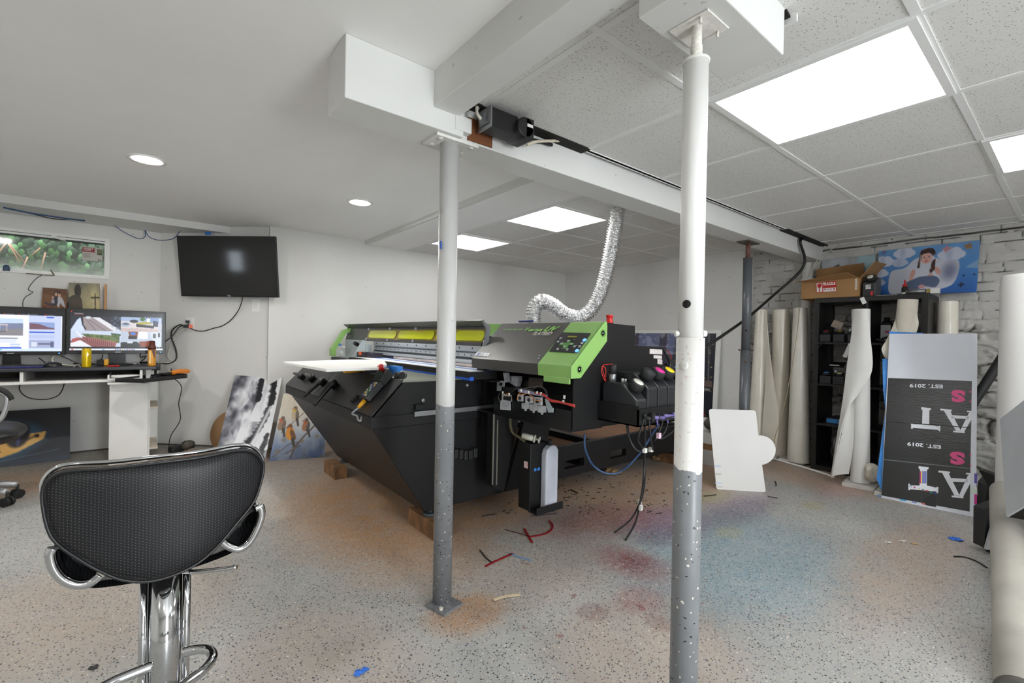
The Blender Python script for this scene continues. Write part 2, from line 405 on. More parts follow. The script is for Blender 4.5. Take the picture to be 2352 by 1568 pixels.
# ---- floor: speckled grey epoxy with rust dust and ink stains
def floor_mat():
    t = NT('speckled_epoxy'); p = t.pos()
    sx = t.n('SeparateXYZ'); t.L(p, sx.inputs[0]); X, Y = sx.outputs[0], sx.outputs[1]
    nA = t.noise(p, 1.6, 5, 0.6); nB = t.noise(p, 6.0, 4, 0.65); nC = t.noise(p, 0.7, 3); nF = t.noise(p, 38, 4, 0.7)
    col = t.ramp(nA, [(0.25, '9b9a96'), (0.5, 'a6a6a3'), (0.78, 'b1b0ac')])
    def blob(x, y, rx, ry, amp=0.9, edge=0.35, n=None, na=0.9):
        dx = t.math('DIVIDE', t.math('SUBTRACT', X, x), rx); dy = t.math('DIVIDE', t.math('SUBTRACT', Y, y), ry)
        d = t.math('SQRT', t.math('ADD', t.math('MULTIPLY', dx, dx), t.math('MULTIPLY', dy, dy)))
        d = t.math('ADD', d, t.math('MULTIPLY', t.math('SUBTRACT', n or nB, 0.5), na))
        mr = t.n('MapRange'); mr.interpolation_type = 'SMOOTHSTEP'
        t.L(d, mr.inputs[0]); mr.inputs[1].default_value = 1.0-edge; mr.inputs[2].default_value = 1.0+edge; mr.inputs[3].default_value = amp; mr.inputs[4].default_value = 0.0
        return mr.outputs[0]
    # tan rust / sawdust
    rust = None
    for a in ((1.15, 2.75, 0.5, 0.95, .95), (1.9, 2.35, 0.9, 0.36, .85), (3.1, 2.0, 1.4, 0.4, .75), (1.0, 1.5, .16, .13, .8), (0.3, 4.6, 1.5, .5, .5), (-0.7, 4.6, .8, .35, .75),
              (3.0, .55, .85, .2, .38), (4.3, 1.5, .4, .8, .6), (-0.15, 2.4, .5, .45, .3), (1.5, 1.55, .55, .25, .22), (2.9, 4.3, 2.2, 1.2, .6), (1.4, .95, .35, .3, .3), (.45, 1.5, .3, .4, .25)):
        b = blob(a[0], a[1], a[2], a[3], a[4], 0.45)
        rust = b if rust is None else t.math('MAXIMUM', rust, b)
    gen = t.ramp(nC, [(0.52, 0.0), (0.78, 0.22)]); 
    rust = t.math('MAXIMUM', rust, t.math('MULTIPLY', gen, 1.0))
    rust = t.math('MULTIPLY', t.math('MULTIPLY', rust, t.ramp(nF, [(0.25, 0.5), (0.62, 1.0)])), t.ramp(nB, [(0.3, 0.6), (0.6, 1.0)]))
    col = t.mix(rust, col, t.ramp(nB, [(0.3, 'a8733f'), (0.7, 'b68a5e')]))
    brown = t.math('MULTIPLY', blob(-0.2, 5.0, 1.6, .55, .7, .5), t.ramp(nF, [(0.3, 0.5), (0.7, 1.0)]))
    col = t.mix(brown, col, '6f675d')
    # printer ink
    grain = t.math('MULTIPLY', t.ramp(nF, [(0.3, 0.35), (0.62, 1.0)]), t.ramp(nB, [(0.3, 0.7), (0.6, 1.0)]))
    for c, L in (('7496a3', ((2.35, 1.1, .62, .42, .8), (2.75, 1.2, .3, .3, .6), (2.2, 1.36, .25, .14, .7))), ('8d5f80', ((2.45, 1.56, .3, .2, .8), (3.1, 1.42, .35, .14, .6))),
                 ('8f4f52', ((2.15, 1.8, .36, .2, .65), (1.86, 1.36, .14, .2, .75), (1.62, 1.15, .12, .1, .5))), ('58606e', ((2.95, 1.35, .4, .12, .65), (2.25, 1.45, .16, .1, .6), (2.0, 2.0, .3, .12, .35))),
                 ('a9a06a', ((3.1, 1.62, .16, .1, .6), (3.5, 1.13, .1, .06, .65), (2.6, 1.25, .1, .06, .5))), ('b58f8c', ((4.05, 1.13, .3, .12, .6),)), ('6a3538', ((1.88, 1.36, .09, .07, .75), (1.4, 1.2, .06, .05, .6), (1.55, 1.0, .05, .05, .5)))):
        mk = None
        for a in L:
            b = blob(a[0], a[1], a[2], a[3], a[4], 0.5, na=1.3); mk = b if mk is None else t.math('MAXIMUM', mk, b)
        col = t.mix(t.math('MULTIPLY', mk, grain), col, c)
    drops = t.math('MULTIPLY', t.math('GREATER_THAN', t.noise(p, 13, 2, 0.4), 0.72), blob(1.75, 1.2, .75, .6, .75, .4))
    col = t.mix(drops, col, '8a5a5c')
    # colour flakes broadcast into the coating
    for sc, th, lo, stops in ((150, .34, .52, [(0, '2c2f36'), (.3, '4a5468'), (.42, 'cfcac0'), (.56, 'b79a80'), (.7, '2a2827'), (.88, 'c9c6be')]), (82, .27, .6, [(0, '1f1f20'), (.4, 'c4b49e'), (.55, '39465f'), (.7, 'dad5ca'), (.8, '3a3733')])):
        v = t.n('TexVoronoi'); v.inputs['Scale'].default_value = sc; t.L(p, v.inputs['Vector'])
        sc2 = t.n('SeparateColor'); t.L(v.outputs['Color'], sc2.inputs[0])
        mk = t.math('MULTIPLY', t.math('LESS_THAN', v.outputs['Distance'], th), t.math('GREATER_THAN', sc2.outputs[0], lo))
        mk = t.math('MULTIPLY', mk, t.math('SUBTRACT', 0.92, t.math('MULTIPLY', rust, 0.55)))
        col = t.mix(mk, col, t.ramp(sc2.outputs[1], stops, True))
    t.L(col, t.b.inputs['Base Color'])
    rr = t.ramp(nB, [(0.3, 0.42), (0.7, 0.62)]); t.L(rr, t.b.inputs['Roughness']); t.b.inputs['Specular IOR Level'].default_value = 0.35
    t.bump(nF, 0.12, 0.004); return t.m
struct(G().bx(XL-.1, XB+.3, YF-.1, 5.75, -0.06, 0.0), 'floor', floor_mat())

# ---- ceilings
struct(G().bx(XL, 0.90, YF, 1.62, ZP, ZP+.05).bx(XL, 1.82, 1.62, 5.6, ZP, ZP+.05), 'ceiling', m_ceil)
def step_edge():
    g = G().bx(1.79, 1.82, 1.70, YB, ZB, ZP)
    struct(g, 'trim_1', m_beam)
step_edge()
struct(G().bx(1.82, XB+.1, 1.60, YB+.1, ZB, ZB+.05), 'ceiling_rear', m_tile)
struct(G().bx(0.93, XB+.1, YF, 1.532, ZT, ZT+.03), 'ceiling_front', m_tile)
struct(G().bx(0.9, XB+.1, YF, 1.62, ZT+.30, ZT+.33).bx(0.93, 4.95, 1.532, 1.545, ZT+.02, ZT+.12), 'ceiling_void', m_dark)
# T-bar grid, 2 ft squares
T = 0.6096; GX, GY = 1.654, 0.921
tee = G()
for j in range(-1, 6):
    y = GY-T*j
    if y < 1.55: tee.bx(0.94, XB-.03, y-.012, y+.012, ZT-.004, ZT+.001)
for k in range(-1, 6):
    x = GX+T*k
    tee.bx(x-.012, x+.012, YF, 1.53, ZT-.0035, ZT+.001)
tee.bx(0.94, XB-.03, 1.515, 1.532, ZT-.004, ZT+.02)
tee.bx(XB-.05, XB-.02, YF, 1.53, ZT-.004, ZT+.001)
struct(tee, 'trim_2', m_tee)
tee = G()
for k in range(0, 5):
    x = 2.25+T*k-.02; 
    if x < XR: tee.bx(x-.012, x+.012, 1.75, YB-.02, ZB-.0035, ZB+.001)
for k in range(0, 5):
    y = 2.345+T*k
    if y < YB: tee.bx(2.22, XR-.02, y-.012, y+.012, ZB-.004, ZB+.001)
struct(tee, 'trim_3', m_tee)
# flat drywall border of the rear tile field
struct(G().bx(1.82, 2.225, 1.70, YB, ZB-.003, ZB+.001), 'trim_4', m_ceil)

# ---- walls
struct(G().bx(0.90, XR+.15, YB, YB+.12, 0, 2.1), 'wall_back', m_wall)
struct(G().bx(XR, XB+.05, 2.19, YB+.05, 0, 2.1), 'wall_right', m_wall)
A0, A1 = (0.095, 5.51), (0.945, YB)
nrm = np.array([-0.676, -0.737, 0])
struct(G().ext([(A0[0], A0[1], 0), (A1[0], A1[1], 0), (A1[0]+.1, A1[1]+.12, 0), (A0[0]+.1, A0[1]+.12, 0)], (0, 0, 2.1)), 'wall_corner', m_wall)
YW = 5.49
WX0, WX1, WZ0, WZ1 = -1.02, -0.245, 1.525, 1.885
g = G().bx(XL, WX0, YW, YW+.12, 0, 2.1).bx(WX1, 0.16, YW, YW+.12, 0, 2.1).bx(WX0, WX1, YW, YW+.12, 0, WZ0).bx(WX0, WX1, YW, YW+.12, WZ1, 2.1)
struct(g, 'wall_window', m_wall)
# left wall with a small window, front wall with a door opening added for fill light (both out of view)
g = G().bx(XL-.12, XL, YF, 3.95, 0, 2.1).bx(XL-.12, XL, 4.15, 5.6, 0, 2.1).bx(XL-.12, XL, 3.95, 4.15, 0, 1.32).bx(XL-.12, XL, 3.95, 4.15, 1.64, 2.1)
struct(g, 'wall_left', m_wall)
g = G().bx(XL, 0.45, YF-.12, YF, 0, 2.1).bx(1.35, XB+.1, YF-.12, YF, 0, 2.1).bx(0.45, 1.35, YF-.12, YF, 2.0, 2.1)
struct(g, 'wall_front', m_wall)
m_white = M('white_paint_gloss', 'e9e9e6', 0.4, var=0.03)
struct(G().bx(0.45, 0.51, YF-.1, YF-.02, 0, 2.0).bx(1.29, 1.35, YF-.1, YF-.02, 0, 2.0).bx(0.51, 1.29, YF-.1, YF-.02, 1.94, 2.0).bx(0.51, 1.29, YF-.1, YF-.02, 0, .12), 'added_door_1', m_white)  # frame of the unseen door opening added for the fill lamp
struct(G().bx(XL-.1, XL-.03, 3.95, 3.965, 1.32, 1.64).bx(XL-.1, XL-.03, 4.135, 4.15, 1.32, 1.64).bx(XL-.1, XL-.03, 3.965, 4.135, 1.32, 1.335).bx(XL-.1, XL-.03, 3.965, 4.135, 1.625, 1.64), 'window_2', m_white)

# ---- brick and rubble wall, painted white with open dark joints
def brick_wall():
    y0, y1, z0, z1 = -0.55, 2.21, 0.0, 2.06
    ny, nz = 360, 270
    yy = np.linspace(y1, y0, ny); zz = np.linspace(z0, z1, nz)
    Yg, Zg = np.meshgrid(yy, zz); U = y1-Yg
    rs = np.random.RandomState(11)
    def vn(sx, sz, seed, oc=3):
        r2 = np.random.RandomState(seed); out = np.zeros_like(U); amp = 1; tot = 0
        for o in range(oc):
            gsz = 64; gr = r2.rand(gsz, gsz); X = U/sx*2**o; Z = Zg/sz*2**o
            xi = np.floor(X).astype(int); zi = np.floor(Z).astype(int); fx = X-xi; fz = Z-zi; fx = fx*fx*(3-2*fx); fz = fz*fz*(3-2*fz)
            out += amp*((gr[zi % gsz, xi % gsz]*(1-fx)+gr[zi % gsz, (xi+1) % gsz]*fx)*(1-fz)+(gr[(zi+1) % gsz, xi % gsz]*(1-fx)+gr[(zi+1) % gsz, (xi+1) % gsz]*fx)*fz); tot += amp; amp *= .5
        return out/tot
    wob = vn(.18, .1, 1)-.5; wob2 = vn(.12, .2, 2)-.5
    Zb = Zg+wob*.018; Ub = U+wob2*.03
    ch, bl = 0.0715, 0.215
    row = np.floor(Zb/ch).astype(int); off = np.where(row % 2 == 0, 0, bl/2)+rs.rand(200)[row]*.05
    Xc = (Ub+off)/bl; ci = np.floor(Xc).astype(int); fx = (Xc-ci)*bl; fz = Zb-row*ch
    dz = np.minimum(fz, ch-fz); dx = np.minimum(fx, bl-fx); d = np.minimum(dx*1.1, dz)
    brh = np.clip(d/.011, 0, 1)**.6*.010+(rs.rand(200, 64)[row % 200, ci % 64]-.5)*.006+(vn(.03, .03, 3)-.5)*.009
    crack = (vn(.09, .05, 4) > .47)
    bdark = np.clip(1.15-d/.0036, 0, 1)*crack
    bdark = np.maximum(bdark, np.clip(1.6-np.abs(Zg-1.948+(vn(.25, .2, 15)-.5)*.02)/.0065, 0, 1)*(U > .55))
    # rubble
    seeds = []
    zc = 0.02
    while zc < 1.5:
        hgt = rs.uniform(.08, .17); u = -.1
        while u < y1-y0+.2:
            wdt = rs.uniform(.13, .36); seeds.append((u+wdt/2, zc+hgt/2+rs.uniform(-.03, .03), wdt, hgt)); u += wdt
        zc += hgt
    S = np.array(seeds); Us = U+(vn(.1, .06, 5)-.5)*.07; Zs = Zg+(vn(.12, .06, 6)-.5)*.05
    d1 = np.full(U.shape, 9.); d2 = np.full(U.shape, 9.); idx = np.zeros(U.shape, int)
    for i, (u, z, w_, h_) in enumerate(S):
        dd = np.sqrt(((Us-u)/w_)**2+((Zs-z)/h_)**2)
        m = dd < d1; d2 = np.where(m, d1, np.minimum(d2, dd)); idx = np.where(m, i, idx); d1 = np.where(m, dd, d1)
    gap = (d2-d1)
    rr = rs.rand(len(S), 3)
    sth = np.clip(gap/.22, 0, 1)**.55*.05+rr[idx, 0]*.035+(rr[idx, 1]-.5)*(Us-S[idx, 0])*.35+(rr[idx, 2]-.5)*(Zs-S[idx, 1])*.5+(vn(.05, .03, 7, 4)-.5)*.04-.045
    sdark = np.clip(1.25-gap/.06, 0, 1)*(vn(.1, .1, 8) > .36)
    thr = 1.28+(vn(.3, .3, 9)-.5)*.25
    w = np.clip((Zg-thr)/.03+.5, 0, 1)
    H = brh*w+sth*(1-w); D = np.maximum(bdark*w, sdark*(1-w)*1.0)
    Xw = XB-H
    g = G(); g.V = [tuple(v) for v in np.stack([Xw, Yg, Zg], -1).reshape(-1, 3)]
    g.F = [(j*ny+i, (j+1)*ny+i, (j+1)*ny+i+1, j*ny+i+1) for j in range(nz-1) for i in range(ny-1)]; g.S = [True]*len(g.F)
    t = NT('painted_brick'); at = t.n('Attribute'); at.attribute_name = 'bare'; p = t.pos()
    pn = t.noise(p, 7, 4); fl = t.noise(p, 60, 3, 0.7)
    sx = t.n('SeparateXYZ'); t.L(p, sx.inputs[0])
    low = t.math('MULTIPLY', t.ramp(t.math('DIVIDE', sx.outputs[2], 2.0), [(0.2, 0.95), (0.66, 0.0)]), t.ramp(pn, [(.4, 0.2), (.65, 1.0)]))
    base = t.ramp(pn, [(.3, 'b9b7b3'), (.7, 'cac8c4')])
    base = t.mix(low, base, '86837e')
    worn = t.math('MULTIPLY', t.math('GREATER_THAN', fl, 0.66), 0.45)
    base = t.mix(worn, base, '8d8983')
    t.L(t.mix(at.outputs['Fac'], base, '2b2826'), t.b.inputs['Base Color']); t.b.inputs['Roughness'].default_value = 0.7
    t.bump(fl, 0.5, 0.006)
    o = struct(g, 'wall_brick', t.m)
    a = o.data.attributes.new('bare', 'FLOAT', 'POINT'); a.data.foreach_set('value', D.ravel().astype(np.float32))
    struct(G().bx(XB+.02, XB+.2, YF, 2.3, 0, 2.1).bx(XB-.01, XB+.03, YF, -.5, 0, 2.1), 'wall_brick_backing', MATS['painted_brick'])
brick_wall()

# ---- beams, soffit
struct(G().bx(0.505, 0.965, 1.535, 1.715, 1.85, ZP), 'beam', m_beam, bevel=.004)
struct(G().bx(0.965, XB, 1.565, 1.73, 1.853, ZP+.02), 'beam_long', m_beam, bevel=.004)
struct(G().bx(0.925, 1.0, 1.531, 1.57, 1.872, 1.93), 'beam_patch', m_beam, bevel=.003)
struct(G().bx(0.832, 0.945, YF, 1.54, 1.925, ZP+.02), 'beam_cross', m_beam, bevel=.004)
struct(G().bx(0.94, 1.36, 0.535, 0.705, 1.862, ZT+.05), 'beam_stub', m_beam, bevel=.003)
struct(G().ext([(XL, 5.03, 2.0), (0.62, 5.03, 2.0), (0.10, 5.5, 2.0), (XL, 5.5, 2.0)], (0, 0, .065)), 'soffit_beam', m_beam)
struct(G().bx(.96, 1.66, 1.505, 1.566, ZT-.006, ZT+.03), 'ceiling_gap_shade', m_dark)  # solid dark box for the shade in the slot between tiles and beam
# dark box painting the shade of the open slot beside the long beam
struct(G().bx(3.98, 4.88, 1.503, 1.566, ZT-.007, ZT+.03), 'ceiling_gap_shade', m_dark)
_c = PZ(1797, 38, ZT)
struct(G().box(_c, (.05, .035, .012), rotz(.1)), 'ceiling_gap_shade', m_dark)  # small dark box standing for the shade in a gap by the stub
struct(G().box(PZ(1808, 50, ZT-.01), (.012, .05, .02), rotz(.1)), 'trim_5', m_tee)
# thin dark base joint line along the window wall
struct(G().bx(XL, 0.1, YW-.008, YW, 0, .012).box(((A0[0]+A1[0])/2-.004, (A0[1]+A1[1])/2-.004, .006), (1.15, .01, .012), rotz(math.atan2(A1[1]-A0[1], A1[0]-A0[0]))), 'baseboard_1', M('dark_joint', '55504a', .9))

# ---- window with hopper sash
m_vinyl = M('white_vinyl', 'e6e6e3', .4, var=.02)
y = YW
g = G().bx(WX0, WX0+.035, y-.012, y+.08, WZ0+.03, WZ1-.045).bx(WX1-.035, WX1, y-.012, y+.08, WZ0+.03, WZ1-.045).bx(WX0, WX1, y-.012, y+.08, WZ1-.045, WZ1).bx(WX0, WX1, y-.012, y+.08, WZ0, WZ0+.03)
w1 = struct(g, 'window_1', m_vinyl)
G().bx(WX0+.03, WX1-.03, y+.005, y+.012, WZ1-.058, WZ1-.047).bx(WX0+.03, WX1-.03, y-.013, y-.011, WZ1-.03, WZ1-.026).build('window_track', M('black_gasket', '2b2b2a', .6), w1, kind='structure')
def pane_mat():
    t = NT('hazy_glass'); p = t.pos(); sx = t.n('SeparateXYZ'); t.L(p, sx.inputs[0])
    for k in ('Principled BSDF',): t.t.nodes.remove(t.b)
    out = t.t.nodes['Material Output']
    tr = t.n('BsdfTransparent'); df = t.n('BsdfDiffuse'); gl = t.n('BsdfGlossy'); gl.inputs['Roughness'].default_value = 0.05
    df.inputs['Color'].default_value = lin('dfe6da')
    mr = t.n('MapRange'); t.L(sx.outputs[2], mr.inputs[0]); mr.inputs[1].default_value = 1.545; mr.inputs[2].default_value = 1.66; mr.inputs[3].default_value = 0.45; mr.inputs[4].default_value = 0.07
    fac = t.math('MULTIPLY', mr.outputs[0], t.ramp(t.noise(p, 14, 4), [(0.3, .7), (.7, 1.2)]))
    m1 = t.n('MixShader'); t.L(fac, m1.inputs[0]); t.L(tr.outputs[0], m1.inputs[1]); t.L(df.outputs[0], m1.inputs[2])
    m2 = t.n('MixShader'); m2.inputs[0].default_value = 0.06; t.L(m1.outputs[0], m2.inputs[1]); t.L(gl.outputs[0], m2.inputs[2])
    t.L(m2.outputs[0], out.inputs['Surface']); return t.m
G().bx(WX0+.03, WX1-.03, y+.03, y+.036, WZ0+.025, WZ1-.04).build('window_pane', pane_mat(), w1, kind='structure')
lt = G().bx(-.615, -.585, y-.02, y-.008, WZ1-.045, WZ1-.018).cyl((-.60, y-.02, WZ1-.04), (-.53, y-.022, WZ1-.055), .006)
lt.build('latch', m_vinyl, w1, kind='structure')
# retailer label stuck on the pane
lab = Art(90, 68, 'b9b6ae'); lab.rect(0, 4, 50, 26, '8e2f35'); lab.rect(66, 6, 88, 36, '4d5a3a'); lab.poly([(50, 4), (60, 4), (52, 10), (60, 14), (52, 19), (60, 26), (50, 26)], '8e2f35'); lab.line([(70, 12), (86, 9)], 3, 'c2aa80'); lab.line([(70, 22), (86, 20)], 3, 'c2aa80')
for i in range(6): lab.line([(5, 34+i*4), (40-i % 3*5, 34+i*4)], 1.1, '6b5a58')
for i in range(8): lab.line([(70+i*2, 58), (70+i*2, 63)], .8 if i % 2 else 1.4, '333030')
yl = y+.028
lb = art_panel('window_label', lab, (-.428, yl, 1.802), (-.296, yl, 1.802), (-.428, yl, 1.682), (-.296, yl, 1.682), art_mat('printed_paper', .6), w1)
add_text(add_text(G(), 'PROJECT', .011, (-.42, yl-.002, 1.780), (1, 0, 0), (0, 0, 1), offset=.02), 'SOURCE', .009, (-.42, yl-.002, 1.767), (1, 0, 0), (0, 0, 1), offset=.02).build('window_label_text', M('white_print', 'e8e6e2', .6), w1)
lb['kind'] = 'structure'
# foil and wire wedged at the sill
tag(G().tube([(-.885, y-.02, 1.535), (-.88, y-.03, 1.57), (-.862, y-.03, 1.57), (-.86, y-.02, 1.535)], .008, seg=6).bx(-.885, -.858, y-.035, y-.02, 1.535, 1.572).build('blue_tape_tab', M('blue_tape', '27415f', .5)), 'dark blue tape tab stuck at the bottom of the basement window', 'tape')
tag(G().bx(-.76, -.665, y-.022, y-.013, 1.522, 1.528).box((-.63, y-.016, 1.5245), (.06, .006, .006)).box((-.607, y-.016, 1.548), (.008, .006, .05), np.array([[.9, 0, -.43], [0, 1, 0], [.43, 0, .9]])).build('wood_sliver', M('sliver_wood', '6a5a44', .8)), 'thin splintered wood sliver wedged under the basement window', 'wood')
# foliage outside the basement window
def foliage():
    grd = random.Random(5)
    m1 = M('leaf_green', '4c7840', .5, var=.35, vscale=9); m2 = M('leaf_dark', '2f4a2a', .6, var=.5, vscale=6)
    m3 = M('dry_stalk', 'b5876a', .7)
    def leaf(g, c, L, W, ang, tilt):
        d = np.array((math.cos(ang)*.6, math.sin(tilt)*.35, math.sin(ang))); d /= np.linalg.norm(d)
        sd = np.cross(d, (0.15, 1, 0.1)); sd /= np.linalg.norm(sd); n = np.cross(d, sd)
        pts = [(0, 0), (.18, .34), (.42, .5), (.72, .27), (1, 0)]
        vs = [np.array(c)+d*L*a+n*L*.12*math.sin(a*3) for a, _ in pts]
        up = [v+sd*W*b-n*W*.2*b for v, (a, b) in zip(vs, pts)]; dn = [v-sd*W*b-n*W*.2*b for v, (a, b) in zip(vs, pts)]
        k = []
        for i in range(4):
            k.append((i, i+1, 5+i+1, 5+i)); k.append((10+i, 10+i+1, i+1, i))
        g.add(vs+up+dn, k, True)
    g = G()
    for i in range(2600): leaf(g, (grd.uniform(-1.9, .5), grd.uniform(6.3, 6.95), grd.uniform(1.2, 2.7)), grd.uniform(.05, .11), grd.uniform(.03, .06), grd.uniform(-3.1, 3.1), grd.uniform(-1, 1))
    o = g.build('background_foliage', m2); o['kind'] = 'stuff'; tag(o, 'dark mass of leaves growing behind the basement window', 'foliage')
    g = G()
    for i in range(170): leaf(g, (grd.uniform(-1.6, .2), grd.uniform(5.95, 6.3), grd.uniform(1.4, 2.3)), grd.uniform(.05, .09), grd.uniform(.03, .05), grd.uniform(-2.3, -.7), grd.uniform(-1, 1))
    for c in ((-.70, 5.8, 1.84), (-.66, 5.8, 1.8), (-.74, 5.8, 1.77), (-.62, 5.82, 1.78), (-.78, 5.78, 1.72), (-.55, 5.8, 1.66), (-.47, 5.8, 1.63), (-.44, 5.78, 1.66), (-.5, 5.8, 1.6), (-.86, 5.8, 1.68), (-.9, 5.8, 1.66)):
        leaf(g, c, .075, .042, grd.uniform(-2.1, -1.0), .2)
    o = g.build('vine_leaves', m1); o['kind'] = 'stuff'; tag(o, 'sunlit green vine leaves hanging just outside the window', 'foliage')
    g = G()
    for a, b in (((-.98, 5.75, 1.66), (-.92, 5.78, 1.81)), ((-.92, 5.78, 1.81), (-.84, 5.75, 1.64)), ((-.91, 5.79, 1.8), (-.82, 5.8, 1.65)), ((-.78, 5.78, 1.7), (-.7, 5.82, 1.82)), ((-.72, 5.78, 1.56), (-.69, 5.8, 1.75)), ((-.84, 5.8, 1.56), (-.8, 5.82, 1.7))):
        g.cyl(a, b, .006, seg=6)
    tag(g.build('dry_stalks', m3), 'dry brown stalks tangled among the leaves outside the window', 'stalks')['kind'] = 'stuff'
    tag(G().bx(-3.2, 2.5, 7.0, 7.1, 0, 3.6).bx(-3.2, 2.5, 5.62, 7.0, 1.1, 1.2).build('garden_bank', M('dark_earth', '2c3423', .9, var=.4)), 'dark earth bank behind the foliage outside the window', 'bank')['kind'] = 'structure'  # bank in a dark mottled earth colour
foliage()

# ---- lamps in the ceilings
m_glow = M('panel_diffuser', 'ffffff', .5, var=.0, emit=PANEL_GLOW)
m_glow2 = M('downlight_lens', 'fffdf8', .5, var=.0, emit=DOWNLIGHT_GLOW)
def panel(x0, y0, w, z, label, tilt=0):
    t = thing('ceiling_light', label, 'ceiling light', (x0+w/2, y0+w/2, z), group='square ceiling light panels')
    f = .024
    G().bx(x0, x0+w, y0, y0+f, z-.006, z).bx(x0, x0+w, y0+w-f, y0+w, z-.006, z).bx(x0, x0+f, y0+f, y0+w-f, z-.006, z).bx(x0+w-f, x0+w, y0+f, y0+w-f, z-.006, z).build('frame', m_tee, t)
    G().bx(x0+f, x0+w-f, y0+f, y0+w-f, z-.0045, z-.0005).build('diffuser', m_glow, t)
    return t
panel(GX, GY-T, T, ZT-.004, 'glowing square ceiling panel beside the white beam stub, largest in view')
panel(GX+2*T, GY-2*T, T, ZT-.004, 'glowing square ceiling panel at the right edge, over the brick wall side')
panel(2.235, 2.345, .6, ZB-.004, 'glowing square ceiling panel nearest the silver duct, above the printer')
panel(2.235, 3.575, .6, ZB-.004, 'glowing square ceiling panel farthest back, partly behind the first post')
for (k, j) in ((2, 4), (4, 3), (0, 3)):  # unseen panels added behind the camera as fill
    panel(GX+k*T, GY-(j+1)*T, T, ZT-.004, 'unseen ceiling panel added behind the camera as fill light')
def downlight(x, y, label, first=[]):
    if first: return dup(first[0], (x, y, ZP), label)
    t = thing('downlight', label, 'ceiling light', (x, y, ZP), group='round recessed downlights')
    G().lathe([(.062, -.001), (.066, -.004), (.09, -.008), (.094, -.004), (.094, 0)], (x, y, ZP), seg=40).build('trim_ring', m_vinyl, t)
    G().lathe([(.0, -.0055), (.060, -.0055), (.062, -.001)], (x, y, ZP), seg=32).build('lens', m_glow2, t)
    first.append(t); return t
downlight(0.004, 3.41, 'round recessed downlight above the desk side, left of the two')
downlight(1.245, 3.40, 'round recessed downlight nearer the rear wall, right of the two')
downlight(-1.25, 3.41, 'round recessed downlight out of view at the left'); downlight(-1.7, 1.9, 'unseen downlight added near the left wall as fill light'); downlight(-1.7, -.6, 'unseen downlight added left of the camera as fill light'); downlight(-.3, -1.3, 'unseen downlight added behind the camera as fill light')  # first extends the row unseen; the other three are unseen lamps added as fill
# ================================================================== FLATBED PRINTER
m_blk = M('black_powder_coat', '161617', .45, var=.12, bump=.03, bscale=300, spec=.35)
m_blk2 = M('black_sheet_metal', '111112', .5, var=.15, spec=.35)
m_char = M('charcoal_panel', '38393b', .38, var=.06)
m_char2 = M('charcoal_hood', '4b4947', .36, metal=.15, var=.1, vscale=3)
m_green = M('green_panel', '8ab765', .38, var=.04)
m_alu = M('anodised_aluminium', 'dfe6ee', .35, metal=.15, var=.05, stretch=(1, .1, 6))
m_alu2 = M('brushed_steel', '9a9c9e', .35, metal=.8, var=.12)
m_grey = M('bluish_grey_metal', 'a3acb0', .45, metal=.1)
m_bedgrey = M('bed_deck_grey', '8d9087', .4, metal=.3, var=.08, stretch=(1, .15, 1))
m_btape = M('bright_blue_tape', '2f7fd6', .5, var=.15)
m_dblue = M('deep_blue_tape', '1c4fae', .5, var=.2)
m_whitep = M('white_sheet', 'eceef2', .55, var=.02)
m_red = M('red_plastic', 'c01f1d', .35, var=.05)
m_rubber = M('black_rubber', '19191a', .65, var=.1)
m_yel = M('yellow_plastic', 'e0a31c', .4, var=.05)
m_tan = M('wood_block_side', '8a6a49', .75, var=.3, vscale=5, stretch=(1, 1, 12))
PYN = 2.215                      # near side plane of the bed
YH = 1.42                        # near side plane of the print head
prn = thing('flatbed_printer', 'large black and green flatbed printer standing on wood blocks mid-room', 'printer', (2.2, 3.0, 0.0))
# base frame with fork pockets
g = G()
for x0, x1 in ((1.765, 2.255), (2.45, 2.732), (2.925, 3.75)): g.bx(x0, x1, PYN, PYN+.045, .13, .345)
for x0, x1 in ((2.255, 2.45), (2.732, 2.925)): g.bx(x0, x1, PYN, PYN+.045, .13, .186).bx(x0, x1, PYN, PYN+.045, .241, .345)
g.bx(1.21, 3.75, 3.6, 3.645, .13, .345).bx(1.7, 1.76, PYN+.04, 3.61, .13, .345).bx(2.55, 2.61, PYN+.04, 3.61, .13, .345).bx(3.69, 3.75, PYN+.04, 3.61, .13, .345)
g.build('base_frame', m_blk, prn, bevel=.003)
G().bx(1.8, 3.69, PYN+.05, 3.59, .29, .30).build('base_tray', M('dusty_plywood', '7b5a43', .85, var=.25, vscale=3), prn)
for x, y in ((1.25, 2.262), (1.235, 3.585), (3.68, 2.262), (3.68, 3.6)):
    G().cyl((x, y, .088), (x, y, .102), .04, .034).cyl((x, y, .10), (x, y, .14), .015).build('levelling_foot', M('foot_rubber', '3b4248', .5), prn)
# hull under the bed: sloping wedge
n = PYN
g = G().add([(.897, n, .605), (1.19, n, .13), (1.76, n, .13), (1.76, n, .605), (.897, 3.86, .605), (1.19, 3.64, .13), (1.76, 3.64, .13), (1.76, 3.86, .605)],
            [(0, 1, 2, 3), (7, 6, 5, 4), (0, 4, 5, 1), (1, 5, 6, 2), (2, 6, 7, 3), (3, 7, 4, 0)])
g.build('bed_hull', m_blk, prn, bevel=.004)
G().ext([(.897, n, .60), (1.76, n, .60), (1.76, n, .832), (1.056, n, .832), (.897, n, .662)], (0, 1.735, 0)).build('bed_body', m_blk, prn, bevel=.003)
G().bx(.882, .896, n-.001, 3.955, .607, .666).bx(.882, 1.76, n-.012, n-.001, .607, .665).build('fascia', m_blk, prn, bevel=.002)
bd = np.array((.164, 0, .173)); bd /= np.linalg.norm(bd); bn = np.array((-bd[2], 0, bd[0]))
